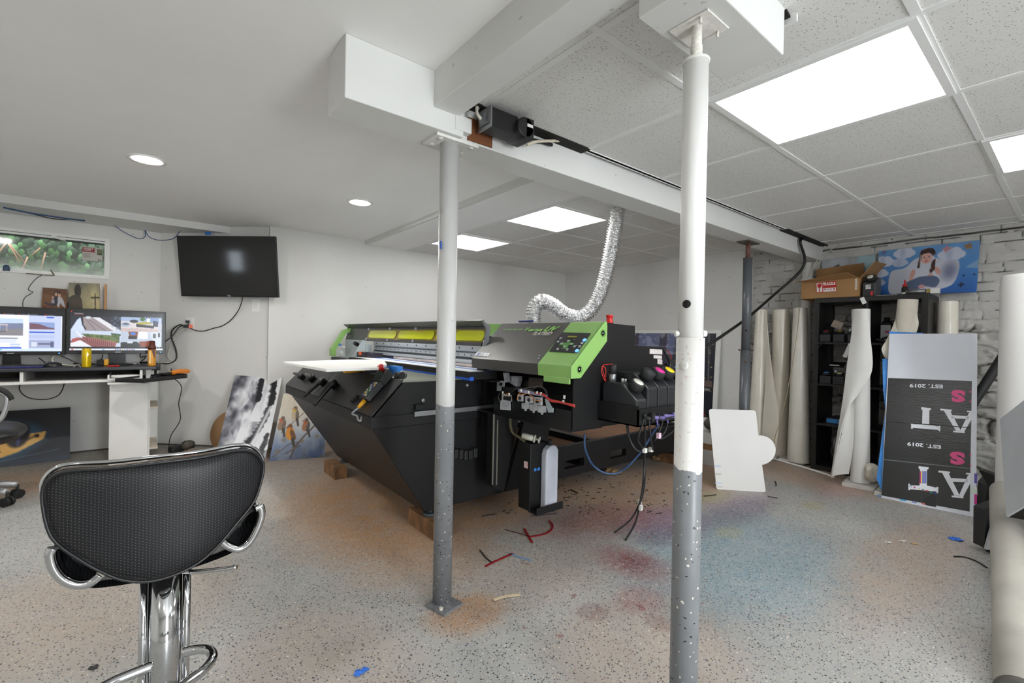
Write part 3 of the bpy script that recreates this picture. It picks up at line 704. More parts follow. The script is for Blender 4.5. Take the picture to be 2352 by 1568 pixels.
BV = lambda x, y, o=0.0: PP(x, y, np.array((.889, n, .668))+bn*(.006+o), bn)
p0, p1 = np.array((.886, 0, .667)), np.array((1.053, 0, .842))
g = G()
for ya, yb in ((n-.006, 3.192), (3.197, 3.955)):
    q = [p0+(0, ya, 0), p1+(0, ya, 0), p1+(0, yb, 0), p0+(0, yb, 0)]
    g.ext(q, bn*.006)
g.build('front_panel', m_char2 if False else M('satin_black_panel', '252527', .4, var=.1), prn)
G().bx(1.05, 1.42, n, 3.95, .832, .842).build('bed_deck', m_bedgrey, prn)
# print table with taped sheet
G().bx(1.375, 2.75, 2.08, 3.95, .842, .884).build('print_table', m_blk2, prn)
G().bx(1.372, 1.376, 2.08, 3.95, .842, .853).build('tape_strip', m_dblue, prn)
G().bx(1.40, 2.6, 2.12, 3.9, .884, .8855).build('print_sheet', m_whitep, prn)
G().bx(1.50, 1.53, 2.1, 3.93, .8855, .8862).build('tape_strip', m_btape, prn)
G().bx(1.60, 1.66, 2.1, 3.93, .8855, .8862).build('tape_strip', m_btape, prn)
G().bx(1.376, 1.40, 2.075, 2.16, .838, .858).build('tape_strip', m_dblue, prn)
# gantry
GY0, GY1 = 2.19, 4.56
g = G().bx(1.66, 1.92, GY0, 4.08, .905, 1.055)
g.bx(1.642, 1.662, GY0, 4.08, .985, 1.03).bx(1.65, 1.662, GY0, 4.08, .945, .972).bx(1.635, 1.662, GY0, 4.08, .905, .93)
g.build('gantry_beam', m_alu, prn, bevel=.002)
g = G().bx(1.640, 1.6425, GY0, 4.06, .9755, .9805).bx(1.640, 1.65, GY0, 4.06, .9325, .942)
for k in range(24): y_ = 2.25+k*.077; g.cyl((1.647, y_, .9585), (1.653, y_, .9585), .004, seg=8)
for k in range(12): y_ = 2.3+k*.155; g.cyl((1.638, y_, 1.004), (1.645, y_, 1.004), .005, seg=8)
g.build('linear_rail', M('dark_rail_steel', '4d5358', .35, metal=.7), prn)
G().bx(1.60, 1.625, 2.25, 3.55, .889, .905).build('wiper_bar', M('ink_stained_bar', 'cfc3c2', .5, var=.3, vscale=14), prn)
g = G().bx(1.47, 1.58, 3.72, 4.02, .888, .925).bx(1.45, 1.5, 3.8, 3.88, .9, .93)
g.build('carriage_stop', M('oily_black', '2a2430', .5, var=.4, vscale=12), prn)
G().bx(1.44, 1.475, 3.86, 3.9, .905, .932).build('carriage_sensor', M('orange_sensor', 'd8622a', .4), prn)
# end bay at the far end
G().ext([(1.40, 4.5, .868), (1.40, 4.5, .935), (1.515, 4.5, 1.12), (1.60, 4.5, 1.15), (1.60, 4.5, 1.10), (1.54, 4.5, 1.09), (1.445, 4.5, .93), (1.445, 4.5, .868)], (0, .07, 0)).build('end_cap', m_green, prn, bevel=.004)
G().bx(1.53, 1.55, 4.08, 4.5, .868, 1.03).bx(1.46, 1.54, 4.06, 4.5, .86, .868).build('end_bay', m_grey, prn)
G().bx(1.42, 1.75, 4.04, 4.57, .80, .86).build('end_base', m_blk, prn, bevel=.002)
G().ext([(1.43, 4.04, .868), (1.55, 4.04, .868), (1.55, 4.04, 1.03), (1.525, 4.04, 1.03)], (0, .008, 0)).bx(1.55, 1.6, 4.02, 4.05, .86, .99).build('end_bracket', M('pale_grey_steel', 'b9c4c6', .4, metal=.3), prn)
G().cyl((1.50, 4.1, .99), (1.50, 4.16, 1.0), .018).build('bay_motor', m_blk2, prn)
g = G().bx(1.455, 1.475, 4.34, 4.44, .955, .968).box((1.46, 4.41, .91), (.012, .07, .03), rotz(0))
g.build('bay_label', M('pale_label', 'cfd8da', .5), prn)
G().bx(1.453, 1.458, 4.4, 4.46, .97, .99).build('bay_label', m_btape, prn)
G().bx(1.93, 2.35, GY0, GY1, .66, 1.10).bx(1.6, 1.93, 2.3, 4.5, .66, .80).build('rear_housing', m_blk, prn, bevel=.005)
# raised gantry cover: visor, windows, lip
C0, C1, C2 = (1.535, 1.172), (1.583, 1.136), (1.553, 1.022)
cy0, cy1 = 2.20, 4.575
def cpt(z, y, o=0.0):
    t = (z-C2[1])/(C1[1]-C2[1]); return (C2[0]+(C1[0]-C2[0])*t-o, y, z)
cov = G().ext([(C0[0], cy0, C0[1]), (C1[0], cy0, C1[1]), (C1[0]+.006, cy0, C1[1]), (C0[0]+.004, cy0, C0[1]+.006)], (0, cy1-cy0, 0))
cov.build('cover_visor', m_char, prn)
CW0 = PX(845, 770, 1.57)[1]; CW1 = cy0+.03
g = G().ext([cpt(1.022, CW0), cpt(1.136, CW0), (C1[0]+.006, CW0, 1.136), (C2[0]+.006, CW0, 1.022)], (0, cy1-CW0, 0))
for za, zb in ((1.022, 1.044), (1.124, 1.136)):
    g.ext([cpt(za, CW1, .004), cpt(zb, CW1, .004), cpt(zb, CW1, -.006), cpt(za, CW1, -.006)], (0, CW0-CW1, 0))
g.build('cover_frame', m_char, prn)
G().ext([(C0[0]-.004, cy0-.012, C0[1]), (C1[0]+.004, cy0-.012, C1[1]+.004), (C2[0]+.02, cy0-.012, 1.02), (C2[0]-.004, cy0-.012, 1.02), (C1[0]-.02, cy0-.012, 1.125)], (0, .018, 0)).build('cover_end', M('grey_plastic', '6b6d70', .5), prn)
m_amber = M('amber_film', '857430', .3, trans=.0, var=.1)
m_acry = M('yellow_acrylic', 'bcc21c', .2, trans=.0, var=.12, vscale=2, coat=.3)
g = G().ext([cpt(1.044, CW1, 0), cpt(1.124, CW1, 0), cpt(1.124, CW1, -.003), cpt(1.044, CW1, -.003)], (0, CW0-CW1, 0))
g.build('window_film', m_amber, prn)
for xa, xb in ((848, 910), (916, 997), (1003, 1044), (1047, 1113)):
    ya, yb = PX(xa, 770, 1.567)[1], PX(xb, 770, 1.567)[1]; zc, r = 1.084, .031
    pts = [(yb+r-r*math.sin(t), zc+r*math.cos(t)) for t in np.linspace(0, math.pi, 10)]
    pts = [(yb+r-r*math.sin(math.pi*k/9), zc+r*math.cos(math.pi*k/9)) for k in range(10)]+[(ya-r+r*math.sin(math.pi*k/9), zc-r*math.cos(math.pi*k/9)) for k in range(10)]
    G().ext([cpt(z, y_, .003) for y_, z in pts], (-.002, 0, 0)).build('cover_window', m_acry, prn)
g = G()
for i, xx in enumerate((845, 894, 953)):
    for z in (1.128, 1.04):
        y_ = PX(xx, 770, 1.567)[1]; g.box(cpt(z, y_, .008), (.012, .012, .022))
g.build('cover_clip', M('clip_grey', 'a9acae', .4, metal=.4), prn)
vt = G(); add_text(vt, 'Roland', .016, cpt(1.106, PX(946, 764, 1.567)[1], .0065), (0, -1, 0), (0, 0, 1), shear=.3, width=.2)
vt.build('cover_lettering', M('amber_print', 'c9a55a', .4), prn)
# print head hood
HB, HL, HT = .898, (1.475, .953), (1.694, 1.16)
HY1 = 2.215; HG = 1.645
hd = np.array((HT[0]-HL[0], 0, HT[1]-HL[1])); hd /= np.linalg.norm(hd); hn = np.array((-hd[2], 0, hd[0]))
HP = lambda x, y, o=0.003: PP(x, y, np.array((HL[0], YH, HL[1]))+hn*o, hn)
hood = [(HL[0]+.004, HB), (HL[0], HL[1]), (HT[0], HT[1]), (2.05, HT[1]), (2.05, HT[1]-.02), (HT[0]+.01, HT[1]-.02), (1.49, .945), (1.49, HB)]
g = G()
def shell(g, ya, yb):
    q = [(x, ya, z) for x, z in hood]
    a, b, c, d = q[0], q[1], q[2], q[3]; e, f, h, i = q[4], q[5], q[6], q[7]
    for quad in ((a, b, h, i), (b, c, f, h), (c, d, e, f)): g.ext(quad, (0, yb-ya, 0))
shell(g, HG+.001, HY1); g.ext([(1.476, HY1-.012, .9), (1.476, HY1-.012, .952), (1.694, HY1-.012, 1.158), (2.04, HY1-.012, 1.158), (2.04, HY1-.012, .9)], (0, .008, 0))
g.build('head_hood', m_char2, prn, bevel=.0015)
g = G()
for quad in ([(HL[0]+.004, HB), (HL[0], HL[1]), (1.49, .945), (1.49, HB)], [(HL[0], HL[1]), (HT[0], HT[1]), (HT[0]+.01, HT[1]-.02), (1.49, .945)], [(HT[0], HT[1]), (1.712, 1.158), (1.712, 1.138), (HT[0]+.01, HT[1]-.02)]): g.ext([(x, YH+.002, z) for x, z in quad], (0, HG-YH-.002, 0))
g.ext([(HL[0], YH, HB), (HL[0], YH, HL[1]), (HT[0], YH, HT[1]), (1.712, YH, 1.143), (1.712, YH, 1.068), (1.536, YH, .899)], (0, .012, 0))
g.bx(1.478, 1.486, YH+.015, HG-.04, .872, .9)
g.build('head_side_cover', m_green, prn, bevel=.0025)
g = G()
for a, b in ((1385, 765), (1331, 848)):
    c = PY(a, b, YH); g.lathe([(.018, .002), (.0185, -.001), (.013, -.0015), (.012, .0)], c, (0, 1, 0), 20)
g.build('cover_recess', M('green_recess', '6a9a4c', .4), prn)
g = G()
for a, b in ((1385, 765), (1331, 848)): c = PY(a, b, YH-.003); g.ball(c, (.0055, .003, .0055), 10, 6)
for a, b in ((1239, 817), (1237, 823)): g.ball(HP(a, b, .001), .005, 10, 6)
g.build('cover_screw', m_alu2, prn)
# control panel
cq = [HP(*q, .0015) for q in ((1291.3, 763.4), (1357.4, 765.4), (1325.2, 810.7), (1260.9, 807.2))]
cp = G().ext(cq, hn*.002).build('control_panel', M('panel_black', '232427', .3, var=.03), prn)
HX = lambda x, y, o=.0045: HP(1060+x*.17857, 700+y*.17857, o)
G().ext([HX(1372, 398), HX(1490, 400), HX(1478, 420), HX(1360, 418)], hn*.001).build('display', M('lcd_olive', '86862b', .3), cp)
G().ext([HX(1377, 450), HX(1407, 450), HX(1393, 488), HX(1448, 490), HX(1430, 520), HX(1377, 518), HX(1355, 565), HX(1290, 563), HX(1318, 522), HX(1252, 520), HX(1272, 486), HX(1355, 487)], hn*.0006).build('keypad_cross', M('key_green', '4f8a3c', .4), cp)
bt = [(1275, 436), (1243, 480), (1375, 468), (1292, 500), (1413, 508), (1325, 540), (1238, 574), (1360, 580), (1453, 540), (1522, 540), (1552, 498)]
for a in bt:
    G().lathe([(.0068, 0), (.0068, .003), (.005, .005), (.0, .0055)], HX(*a, .0035), hn, 14).build('button', m_alu2, cp)
for a in ((1584, 454), (1485, 592)):
    G().lathe([(.0095, 0), (.0095, .003), (.007, .005), (.0, .0055)], HX(*a, .0035), hn, 16).build('button', M('lit_blue_button', '4f86ff', .3, emit=1.2), cp, label='blue glowing round button')
for (a, b, w_) in ((1265, 420, 40), (1230, 462, 40), (1440, 445, 26), (1580, 434, 34), (1540, 478, 34), (1512, 522, 34), (1450, 522, 40), (1232, 556, 28), (1352, 562, 34), (1478, 570, 30)):
    G().ext([HX(a, b-2), HX(a+w_, b-1), HX(a+w_-2, b+2), HX(a-2, b+1)], hn*.0004).build('panel_print', M('panel_print_grey', 'a6a9ad', .5), cp)
xd = (0, -1, 0)
ug = G(); add_text(ug, 'V', .030, HX(806, 335, .004), xd, hd, shear=.45, offset=.035, width=.030)
a = HX(850, 335, .004); b = HX(1045, 335, .004); add_text(ug, 'ersa', .024, a, xd, hd, shear=.4, offset=.03, width=abs(a[1]-b[1])*.93)
a = HX(1052, 336, .004); b = HX(1225, 336, .004); add_text(ug, 'UV', .035, a, xd, hd, shear=.4, offset=.04, width=abs(a[1]-b[1]))
a = HX(530, 326, .004); b = HX(775, 328, .004); add_text(ug, 'UV LED PRINTER', .012, a, xd, hd, shear=.3, width=abs(a[1]-b[1]), offset=.01)
ug.build('logo_lettering', M('green_print', '83c255', .4), prn)
ug = G(); a = HX(905, 388, .004); b = HX(1145, 388, .004); add_text(ug, 'FLATBED', .027, a, xd, hd, shear=.3, width=abs(a[1]-b[1]))
ug.build('logo_lettering', M('white_print2', 'e3e1d8', .4), prn)
# small sticker low on the hood
G().ext([HX(195, 612, .002), HX(372, 618, .002), HX(340, 668, .002), HX(172, 655, .002)], hn*.0008).build('sticker', M('sticker_grey', 'c3cad0', .4), prn)
G().ext([HX(208, 615, .003), HX(252, 617, .003), HX(222, 652, .003), HX(182, 650, .003)], hn*.0005).build('sticker_mark', M('sticker_blue', '3d4f8f', .4), prn)
stk = G()
for i in range(4): stk.ext([HX(250-i*8, 626+i*8, .003), HX(300-i*8, 629+i*8, .003), HX(297-i*8, 632+i*8, .003), HX(247-i*8, 629+i*8, .003)], hn*.0005)
stk.build('sticker_mark', M('sticker_dark', '50565c', .4), prn)
add_text(add_text(G(), 'UV', .008, HX(318, 640, .003), xd, hd, offset=.02), 'LED', .008, HX(300, 662, .003), xd, hd, offset=.02).build('sticker_mark', M('sticker_green', '3f7a3a', .4), prn)
G().ext([PX(1121, 744, 1.75), PX(1149, 744, 1.75), PX(1140, 757, 1.75), PX(1123, 771, 1.75)], (.04, 0, 0)).build('end_cap', m_green, prn)
G().bx(1.495, 1.53, 2.12, 2.185, .835, .9).bx(1.49, 1.56, 2.05, 2.19, .828, .836).build('hood_leg', m_blk2, prn)
# black side plate and body behind it
yp = YH+.012
g = G().ext([(1.503, yp, .665), (1.503, yp, .90), (1.54, yp, .90), (1.70, yp, 1.06), (1.70, yp, 1.154), (1.938, yp, 1.148), (1.942, yp, 1.049), (2.17, yp, 1.042), (2.17, yp, .69), (1.874, yp, .689), (1.7, yp, .665)], (0, .006, 0))
g.build('side_plate', m_blk, prn)
G().bx(1.72, 1.935, yp+.008, 2.19, .66, 1.143).bx(1.935, 2.165, yp+.008, 2.19, .66, 1.038).build('head_body', m_blk2, prn)
G().bx(1.50, 1.715, yp+.01, 2.19, .655, .662).bx(1.70, 1.72, yp+.01, 2.19, .66, .9).build('service_bay', m_blk2, prn)
G().bx(1.498, 1.506, yp+.008, 2.02, .655, .752).build('bay_ledge', M('glossy_black', '101113', .25), prn)
G().bx(1.52, 1.56, yp+.008, yp+.012, .76, .86).bx(1.56, 1.7, yp+.008, yp+.012, .80, .895).build('inner_plate', M('dark_grey_sheet', '3f4143', .5), prn)
# stickers at the far end of the plate
for a, b, c, d in ((1492, 801, 1521, 813), (1501, 815, 1520, 823), (1510, 824, 1521, 836)):
    q = [PY(*t, yp-.001) for t in ((a, b), (c, b+1.5), (c, d+1), (a, d-.5))]; G().ext(q, (0, -.0008, 0)).build('rating_label', M('rating_label', 'cfc9c6', .4, var=.25, vscale=120), prn)
es = G().lathe([(.019, 0), (.019, .012), (.015, .016), (.015, .034), (.018, .036), (.018, .044), (.0, .045)], (1.785, YH+.05, 1.152), seg=24).build('emergency_stop', m_red, prn)
G().cyl((1.785, YH+.05, 1.14), (1.785, YH+.05, 1.157), .02).build('stop_collar', m_blk2, es)
# maintenance station: bare mechanism in the bay
m_mech = M('mechanism_steel', 'aaacb0', .4, metal=.15, var=.25, vscale=20)
MX = 1.487
def mp(x, y, X=MX): return PX(1100+x*.20408, 840+y*.20408, X)
def mquad(g, pts, X=MX, th=.006): g.ext([mp(*p, X) for p in pts], (th, 0, 0))
g = G(); mquad(g, [(255, 320), (360, 330), (365, 395), (345, 410), (350, 500), (240, 490), (240, 395), (258, 380)]); g.build('wiper_bracket', m_mech, prn)
g = G(); mquad(g, [(275, 340), (358, 345), (355, 395), (272, 380)], MX-.004, .004); g.build('bracket_window', m_blk2, prn)
for (x, y, w_, h_) in ((432, 322, 60, 80), (520, 340, 85, 85), (615, 350, 85, 95)):
    g = G(); mquad(g, [(x, y), (x+w_, y+4), (x+w_, y+h_), (x, y+h_-4)], MX-.010, .012)
    pm = g.build('pump_motor', m_mech, prn, bevel=.002)
    c = mp(x+w_*.5, y+h_*.5, MX-.011); G().lathe([(.009, 0), (.009, .004), (.004, .005), (.0, .005)], c, (-1, 0, 0), 14).build('motor_hub', m_blk2, pm)
for (x, y, w_, h_) in ((480, 415, 85, 75), (570, 430, 85, 80), (660, 445, 95, 85)):
    g = G(); mquad(g, [(x, y), (x+w_, y+5), (x+w_, y+h_-8), (x+w_*.6, y+h_), (x+w_*.6, y+h_+18), (x+w_*.4, y+h_+18), (x+w_*.4, y+h_), (x, y+h_-12)], MX, .004); g.build('motor_bracket', m_mech, prn)
g = G(); mquad(g, [(740, 370), (770, 380), (820, 470), (835, 475), (832, 525), (780, 525), (755, 440)], MX, .004); g.build('motor_bracket', m_grey, prn)
g = G(); mquad(g, [(560, 130), (720, 140), (715, 240), (555, 245)], 1.60, .01); g.build('head_shield', M('stained_steel', '5a504a', .5, metal=.5, var=.2), prn)
g = G(); mquad(g, [(205, 165), (285, 170), (280, 285), (200, 280)], 1.56, .006); mquad(g, [(270, 75), (310, 80), (320, 180), (290, 190)], 1.55, .02); mquad(g, [(340, 110), (440, 115), (440, 165), (420, 235), (345, 190)], 1.58, .03); g.build('head_linkage', m_mech, prn)
for q_, X_, th_ in (([(232, 188), (258, 190), (255, 225), (230, 222)], 1.555, .003), ([(255, 235), (375, 245), (375, 330), (250, 320)], 1.54, .02), ([(430, 165), (560, 170), (560, 240), (430, 235)], 1.62, .04)):
    g = G(); mquad(g, q_, X_, th_); g.build('linkage_block', m_blk2, prn)
g = G(); mquad(g, [(460, 270), (480, 262), (740, 330), (735, 348), (470, 300)], MX-.012, .02); mquad(g, [(440, 262), (500, 268), (500, 300), (440, 292)], MX-.008, .02); g.build('wire_rail', M('lilac_rail', '9a97b4', .5), prn)
m_wr = M('red_wire', 'b0362c', .5); m_wo = M('orange_wire', 'd0813a', .5); m_wb = M('black_wire', '151515', .5)
rr_ = random.Random(3)
g = G()
for i in range(9):
    o = i*6-24
    g.tube([mp(640+rr_.uniform(-20, 10), 305+rr_.uniform(-6, 6), MX-.02), mp(720, 320+o*.4, MX-.024), mp(800, 385+o*.5, MX-.02), mp(900, 405+o*.4, MX-.016), mp(960, 420+o*.3, MX-.012), mp(1080, 450+o*.6, MX-.008)], .0018, seg=5, n=5)
g.build('wire_bundle', m_wr, prn)
g = G()
for x0, y0, x1, y1 in ((470, 300, 430, 380), (560, 320, 600, 390), (620, 380, 700, 400), (270, 310, 330, 305), (540, 310, 470, 330)):
    g.tube([mp(x0, y0, MX-.02), mp((x0+x1)/2, y0+10, MX-.03), mp(x1+8, (y0+y1)/2, MX-.026), mp(x1, y1, MX-.02)], .0016, seg=5)
g.build('wire_bundle', m_wo, prn)
g = G()
for pts in ([(380, 290), (430, 255), (560, 265), (650, 300)], [(480, 262), (620, 240), (720, 250), (765, 320)], [(240, 300), (220, 340), (228, 400)], [(600, 265), (690, 232), (750, 270), (770, 330)]):
    g.tube([mp(*p, MX-.018) for p in pts], .0035, seg=6)
g.build('wire_loom', m_wb, prn)
for x, y in ((268, 300), (340, 318), (655, 300), (700, 312), (475, 275), (560, 296)):
    c = mp(x, y, MX-.024); G().box(c, (.006, .006, .012)).build('wire_clip', M('white_nylon', 'dcdcd6', .5), prn)
for x, y in ((960, 350), (950, 405)):
    c = mp(x, y, 1.5); G().box(c, (.004, .01, .016)).build('wire_clip', MATS['white_nylon'], prn)
# drain tower and waste bottle holder under the head
YT = 2.02
def tp(x, y, Y=YT): return PY(1100+x*.20408, 840+y*.20408, Y)
G().ext([tp(170, 545), tp(360, 545), tp(445, 620), tp(280, 1415), tp(165, 1370), tp(150, 1340)], (0, .06, 0)).build('drain_tower', m_blk2, prn)
G().ext([tp(510, 610, 2.08), tp(800, 680, 2.08), tp(735, 1010, 2.08), tp(300, 1410, 2.08)], (0, .03, 0)).build('tower_panel', m_blk, prn)
g = G().ext([tp(150, 1340, YT-.006), tp(165, 545, YT-.006), tp(178, 545, YT-.006), tp(160, 1340, YT-.006)], (0, .006, 0)).ext([tp(195, 1340, YT-.006), tp(208, 610, YT-.006), tp(218, 610, YT-.006), tp(205, 1340, YT-.006)], (0, .006, 0))
g.build('tower_edge', M('worn_edge', '8d887f', .4, metal=.5), prn)
G().ext([tp(245, 510, YT-.03), tp(338, 518, YT-.03), tp(335, 578, YT-.03), tp(245, 570, YT-.03)], (0, .03, 0)).build('tower_cap', m_char, prn, bevel=.002)
c = tp(420, 575, YT-.05); d = tp(495, 597, YT-.12)
G().cyl(c, d, .011).cyl(d, d+(d-c)*.12, .014).build('syringe', M('grimy_clear_plastic', 'b6b5a8', .35), prn)
G().tube([tp(355, 560, YT-.03), tp(355, 660, YT-.04), tp(380, 750, YT-.06), tp(450, 800, YT-.09), tp(520, 855, 1.9)], .008).build('drain_hose', M('murky_hose', '56513a', .3), prn)
c = tp(490, 785, 1.86); d = tp(685, 835, 1.78)
G().cyl(c, c+(d-c)*.75, .016).cyl(c+(d-c)*.7, c+(d-c)*.72, .022).cyl(c+(d-c)*.75, d, .006).cyl(d-(d-c)*.05, d, .017).build('syringe', MATS['grimy_clear_plastic'], prn)
b0 = tp(425, 1505, 1.93); b1 = tp(545, 1560, 1.86); zt = tp(425, 850, 1.93)[2]
x0, x1 = b0[0]+.01, b0[0]+.155; y0, y1 = 1.835, 1.93; zb = .155
G().bx(x0, x0+.13, y0, y1, zb, zt).build('waste_bottle_holder', m_blk2, prn, bevel=.003)
G().bx(x0+.0, x0+.19, y0-.055, y0+.01, zb-.004, zb+.004).bx(x0, x0+.19, y0-.06, y0-.055, zb-.004, zb+.035).build('holder_tray', m_blk, prn)
for i, q in enumerate((x0+.035, x0+.06)): G().cyl((q, y0-.0015, zt-.14), (q, y0, zt-.14), .009, seg=16).build('safety_sign', M('safety_blue', '2f78c4', .4), prn)
G().ext([(x0-.001, y0+.05, zb+.26), (x0-.001, y0+.02, zb+.26), (x0-.001, y0+.02, zb+.225), (x0-.001, y0+.05, zb+.225)], (-.001, 0, 0)).build('warning_label', M('warning_label', 'd7b7b6', .5, var=.35, vscale=150), prn)
wb_ = thing('waste_bottle', 'dirty white plastic bottle in the black holder below the printer', 'bottle', (x0+.13, y0-.025, zb+.004))
bx_, by_ = x0+.118, y0-.024; hb_ = .345
prof_ = [(bx_-.045, zb+.005), (bx_+.045, zb+.005), (bx_+.045, zb+hb_-.03), (bx_+.03, zb+hb_-.005), (bx_+.012, zb+hb_), (bx_-.012, zb+hb_), (bx_-.035, zb+hb_-.02), (bx_-.045, zb+hb_-.05)]
G().ext([(x, by_-.022, z) for x, z in prof_], (0, .044, 0)).build('body', M('stained_milky_plastic', 'b5b8c2', .35, var=.22, vscale=9, stretch=(1, 1, .4)), wb_, bevel=.008)
G().cyl((bx_, by_, zb+hb_-.002), (bx_, by_, zb+hb_+.03), .012).build('neck', m_rubber, wb_)
# side rail, stop block, knobs on the bed side
G().bx(1.11, 1.63, n-.028, n-.012, .652, .678).build('side_rail', m_alu2, prn, bevel=.002)
G().bx(1.115, 1.17, n-.03, n, .686, .715).build('stop_block', m_blk2, prn, bevel=.002)
c = PY(971.7, 919, n-.003); G().lathe([(.006, 0), (.011, .001), (.011, .005), (.006, .005)], c, (0, -1, 0), 16).build('port_ring', m_alu2, prn)
c = PY(1072, 884, n-.003); G().lathe([(.012, 0), (.012, .008), (.006, .014), (.0, .015)], c, (0, -1, 0), 16).build('side_knob', m_alu2, prn)
g = G()
for k in range(7):
    x = 1.30+k*.032; g.box((x, n-.022, .415+.01*math.sin(k)), (.028, .04, .055))
g.build('cable_chain', m_rubber, prn, bevel=.006)
g = G().bx(1.62, 1.655, n-.035, n-.005, .30, .83).bx(1.55, 1.62, n-.02, n-.002, .54, .84)
g.build('lift_column', m_blk2, prn)
G().bx(1.655, 1.68, n-.06, n-.03, .545, .64).build('limit_switch', M('switch_grey', '8a8a80', .5), prn)
G().bx(1.655, 1.682, n-.055, n-.03, .64, .655).bx(1.655, 1.682, n-.055, n-.03, .53, .545).build('switch_clip', M('switch_green', '2f8a4a', .5), prn)
# clamp levers on the sloping front
def lever(px_, py_, tx, ty, up):
    c = BV(px_, py_, 0.0); e = BV(tx, ty, .028); cc = c+bn*.03
    lv = G().lathe([(.025, 0), (.025, .02), (.03, .022), (.03, .04), (.025, .046), (0, .047)], c, bn, 20).build('lever', M('black_plastic', '1a1a1b', .35), prn)
    h = e-cc; 
    G().tube([cc+bn*.004, cc+h*.5+bn*.004, e], lambda t: .0185-.008*t, seg=10, n=4).build('lever_handle', MATS['black_plastic'], lv)
    G().lathe([(.009, .0), (.009, .0012), (0, .0013)], c+bn*.047, bn, 16).build('lever_badge', M('badge_grey', '9a9a98', .4), lv)
lever(699, 868, 676, 857, 1); lever(721, 873, 700, 860, 1); lever(746, 881, 698, 911, 0); lever(772, 888, 720, 932, 0)
# rubble of small black clips left on the slope
tag(G().box(BV(813, 916, .012), (.02, .03, .016)).box(BV(820, 911, .014), (.02, .02, .02)).box(BV(808, 921, .01), (.014, .018, .014)).build('clip_cluster', M('clip_black', '232323', .5), bevel=.002), 'small black plastic clips lying on the printer slope', 'clips')

# ---------------- things on and around the printer
# wood blocks under the feet
m_endg = M('sawn_wood', '7d5b3c', .8, var=.45, vscale=18, stretch=(1, 1, .4))
def wblock(x0, x1, y0, y1, label, z=.088):
    tag(G().bx(x0, x1, y0, y1, 0, z).build('wood_block', m_endg, bevel=.002), label, 'wood block', 'wood blocks under the printer feet')
wblock(1.115, 1.205, 3.455, 3.72, 'sawn wood block under the far left printer foot')
wblock(1.20, 1.29, 2.13, 2.42, 'dusty wood block under the front printer foot behind the first post')
wblock(3.63, 3.73, 2.2, 2.4, 'wood block under the rear printer foot beside the grey pedestal')
wblock(3.63, 3.73, 3.5, 3.7, 'wood block under the far back corner of the printer')
# white foam board resting across the bed
fz = .889
fb = [PZ(655, 833, fz), PZ(745, 849, fz), PZ(873, 845, fz), PZ(882, 836, fz), PZ(862, 827, fz), PZ(790, 827, fz)]
tag(G().ext([(0.66, 3.03, fz), (.70, 2.32, fz), (.98, 2.36, fz), (1.14, 2.62, fz), (1.33, 3.12, fz), (1.1, 3.2, fz)], (0, 0, .014)).build('foam_board', M('white_foam', 'ecebe8', .6, var=.02), bevel=.002), 'white foam board resting flat on the printer bed corner', 'board')
tag(G().bx(1.06, 1.12, 2.72, 3.1, .843, .888).build('spacer_block', m_blk2), 'black spacer under the white foam board on the printer bed', 'spacer')
# yellow snap knife
k = thing('utility_knife', 'yellow snap-off knife on the printer bed below the white board', 'knife', (1.06, 2.6, .85))
a, b = PZ(790, 857, .852), PZ(838, 853, .852); d = (b-a)/np.linalg.norm(b-a); s_ = np.cross((0, 0, 1), d)
G().ext([a+s_*.009, a-s_*.009, b-s_*.008, b+s_*.008], (0, 0, .014)).build('handle', m_yel, k, bevel=.003)
G().ext([b+s_*.006, b-s_*.006, b+d*.05-s_*.006, b+d*.06+s_*.006], (0, 0, .002)).build('blade', m_alu2, k)
G().box(a+d*.13+np.array((0, 0, .001)), (.02, .012, .01)).build('slider', m_blk2, k)
# hand pendant with emergency button
pe = thing('control_pendant', 'black hand-held control pendant with red stop button lying on the slope', 'remote', BV(845, 920))
A_ = BV(843, 922, .004); B_ = BV(897, 860, .004); ax = (B_-A_)/np.linalg.norm(B_-A_); sd = np.cross(bn, ax)
L = np.linalg.norm(B_-A_)
def pq(t, s2, o): return A_+ax*L*t+sd*s2+bn*o
G().hexa([pq(0, -.034, 0), pq(0, .034, 0), pq(.62, .038, 0), pq(.62, -.038, 0)], [pq(0, -.03, .032), pq(0, .03, .032), pq(.62, .034, .036), pq(.62, -.034, .036)]).hexa([pq(.60, -.047, 0), pq(.60, .047, 0), pq(1, .047, 0), pq(1, -.047, 0)], [pq(.60, -.044, .044), pq(.60, .044, .044), pq(1, .044, .05), pq(1, -.044, .05)]).build('body', M('pendant_black', '1d1e20', .4), pe, bevel=.003)
G().ext([pq(.64, -.034, .0455), pq(.64, .034, .0455), pq(.88, .034, .049), pq(.88, -.034, .049)], bn*.001).build('screen', M('pendant_screen', '24332a', .2), pe)
kc = ['c9c6b8', '4a63b8', '3f8a5a', 'c7ad54', 'b9bcc0']
for i in range(6):
    for j in range(3):
        t = .06+i*.085; s2 = -.019+j*.019
        G().ext([pq(t, s2-.008, .0345), pq(t, s2+.008, .0345), pq(t+.062, s2+.008, .0362), pq(t+.062, s2-.008, .0362)], bn*.002).build('key', M('key_'+kc[(i*2+j*3) % 5], kc[(i*2+j*3) % 5], .5), pe)
G().lathe([(.011, 0), (.011, .012), (.02, .016), (.02, .026), (.012, .032), (0, .033)], pq(.95, .004, .05), bn, 20).build('stop_button', m_red, pe)
e0 = pq(-.02, 0, .014)
G().cyl(e0, e0-ax*.05, .012, .009).build('plug', m_yel, pe)
f0 = e0-ax*.05
G().tube([f0, f0-ax*.04+bn*.004, BV(820, 955, .012), BV(822, 963, .014), BV(828, 966, .012), BV(830, 958, -.004)], .005).build('cable', M('grey_cable', '8d9094', .5), pe)
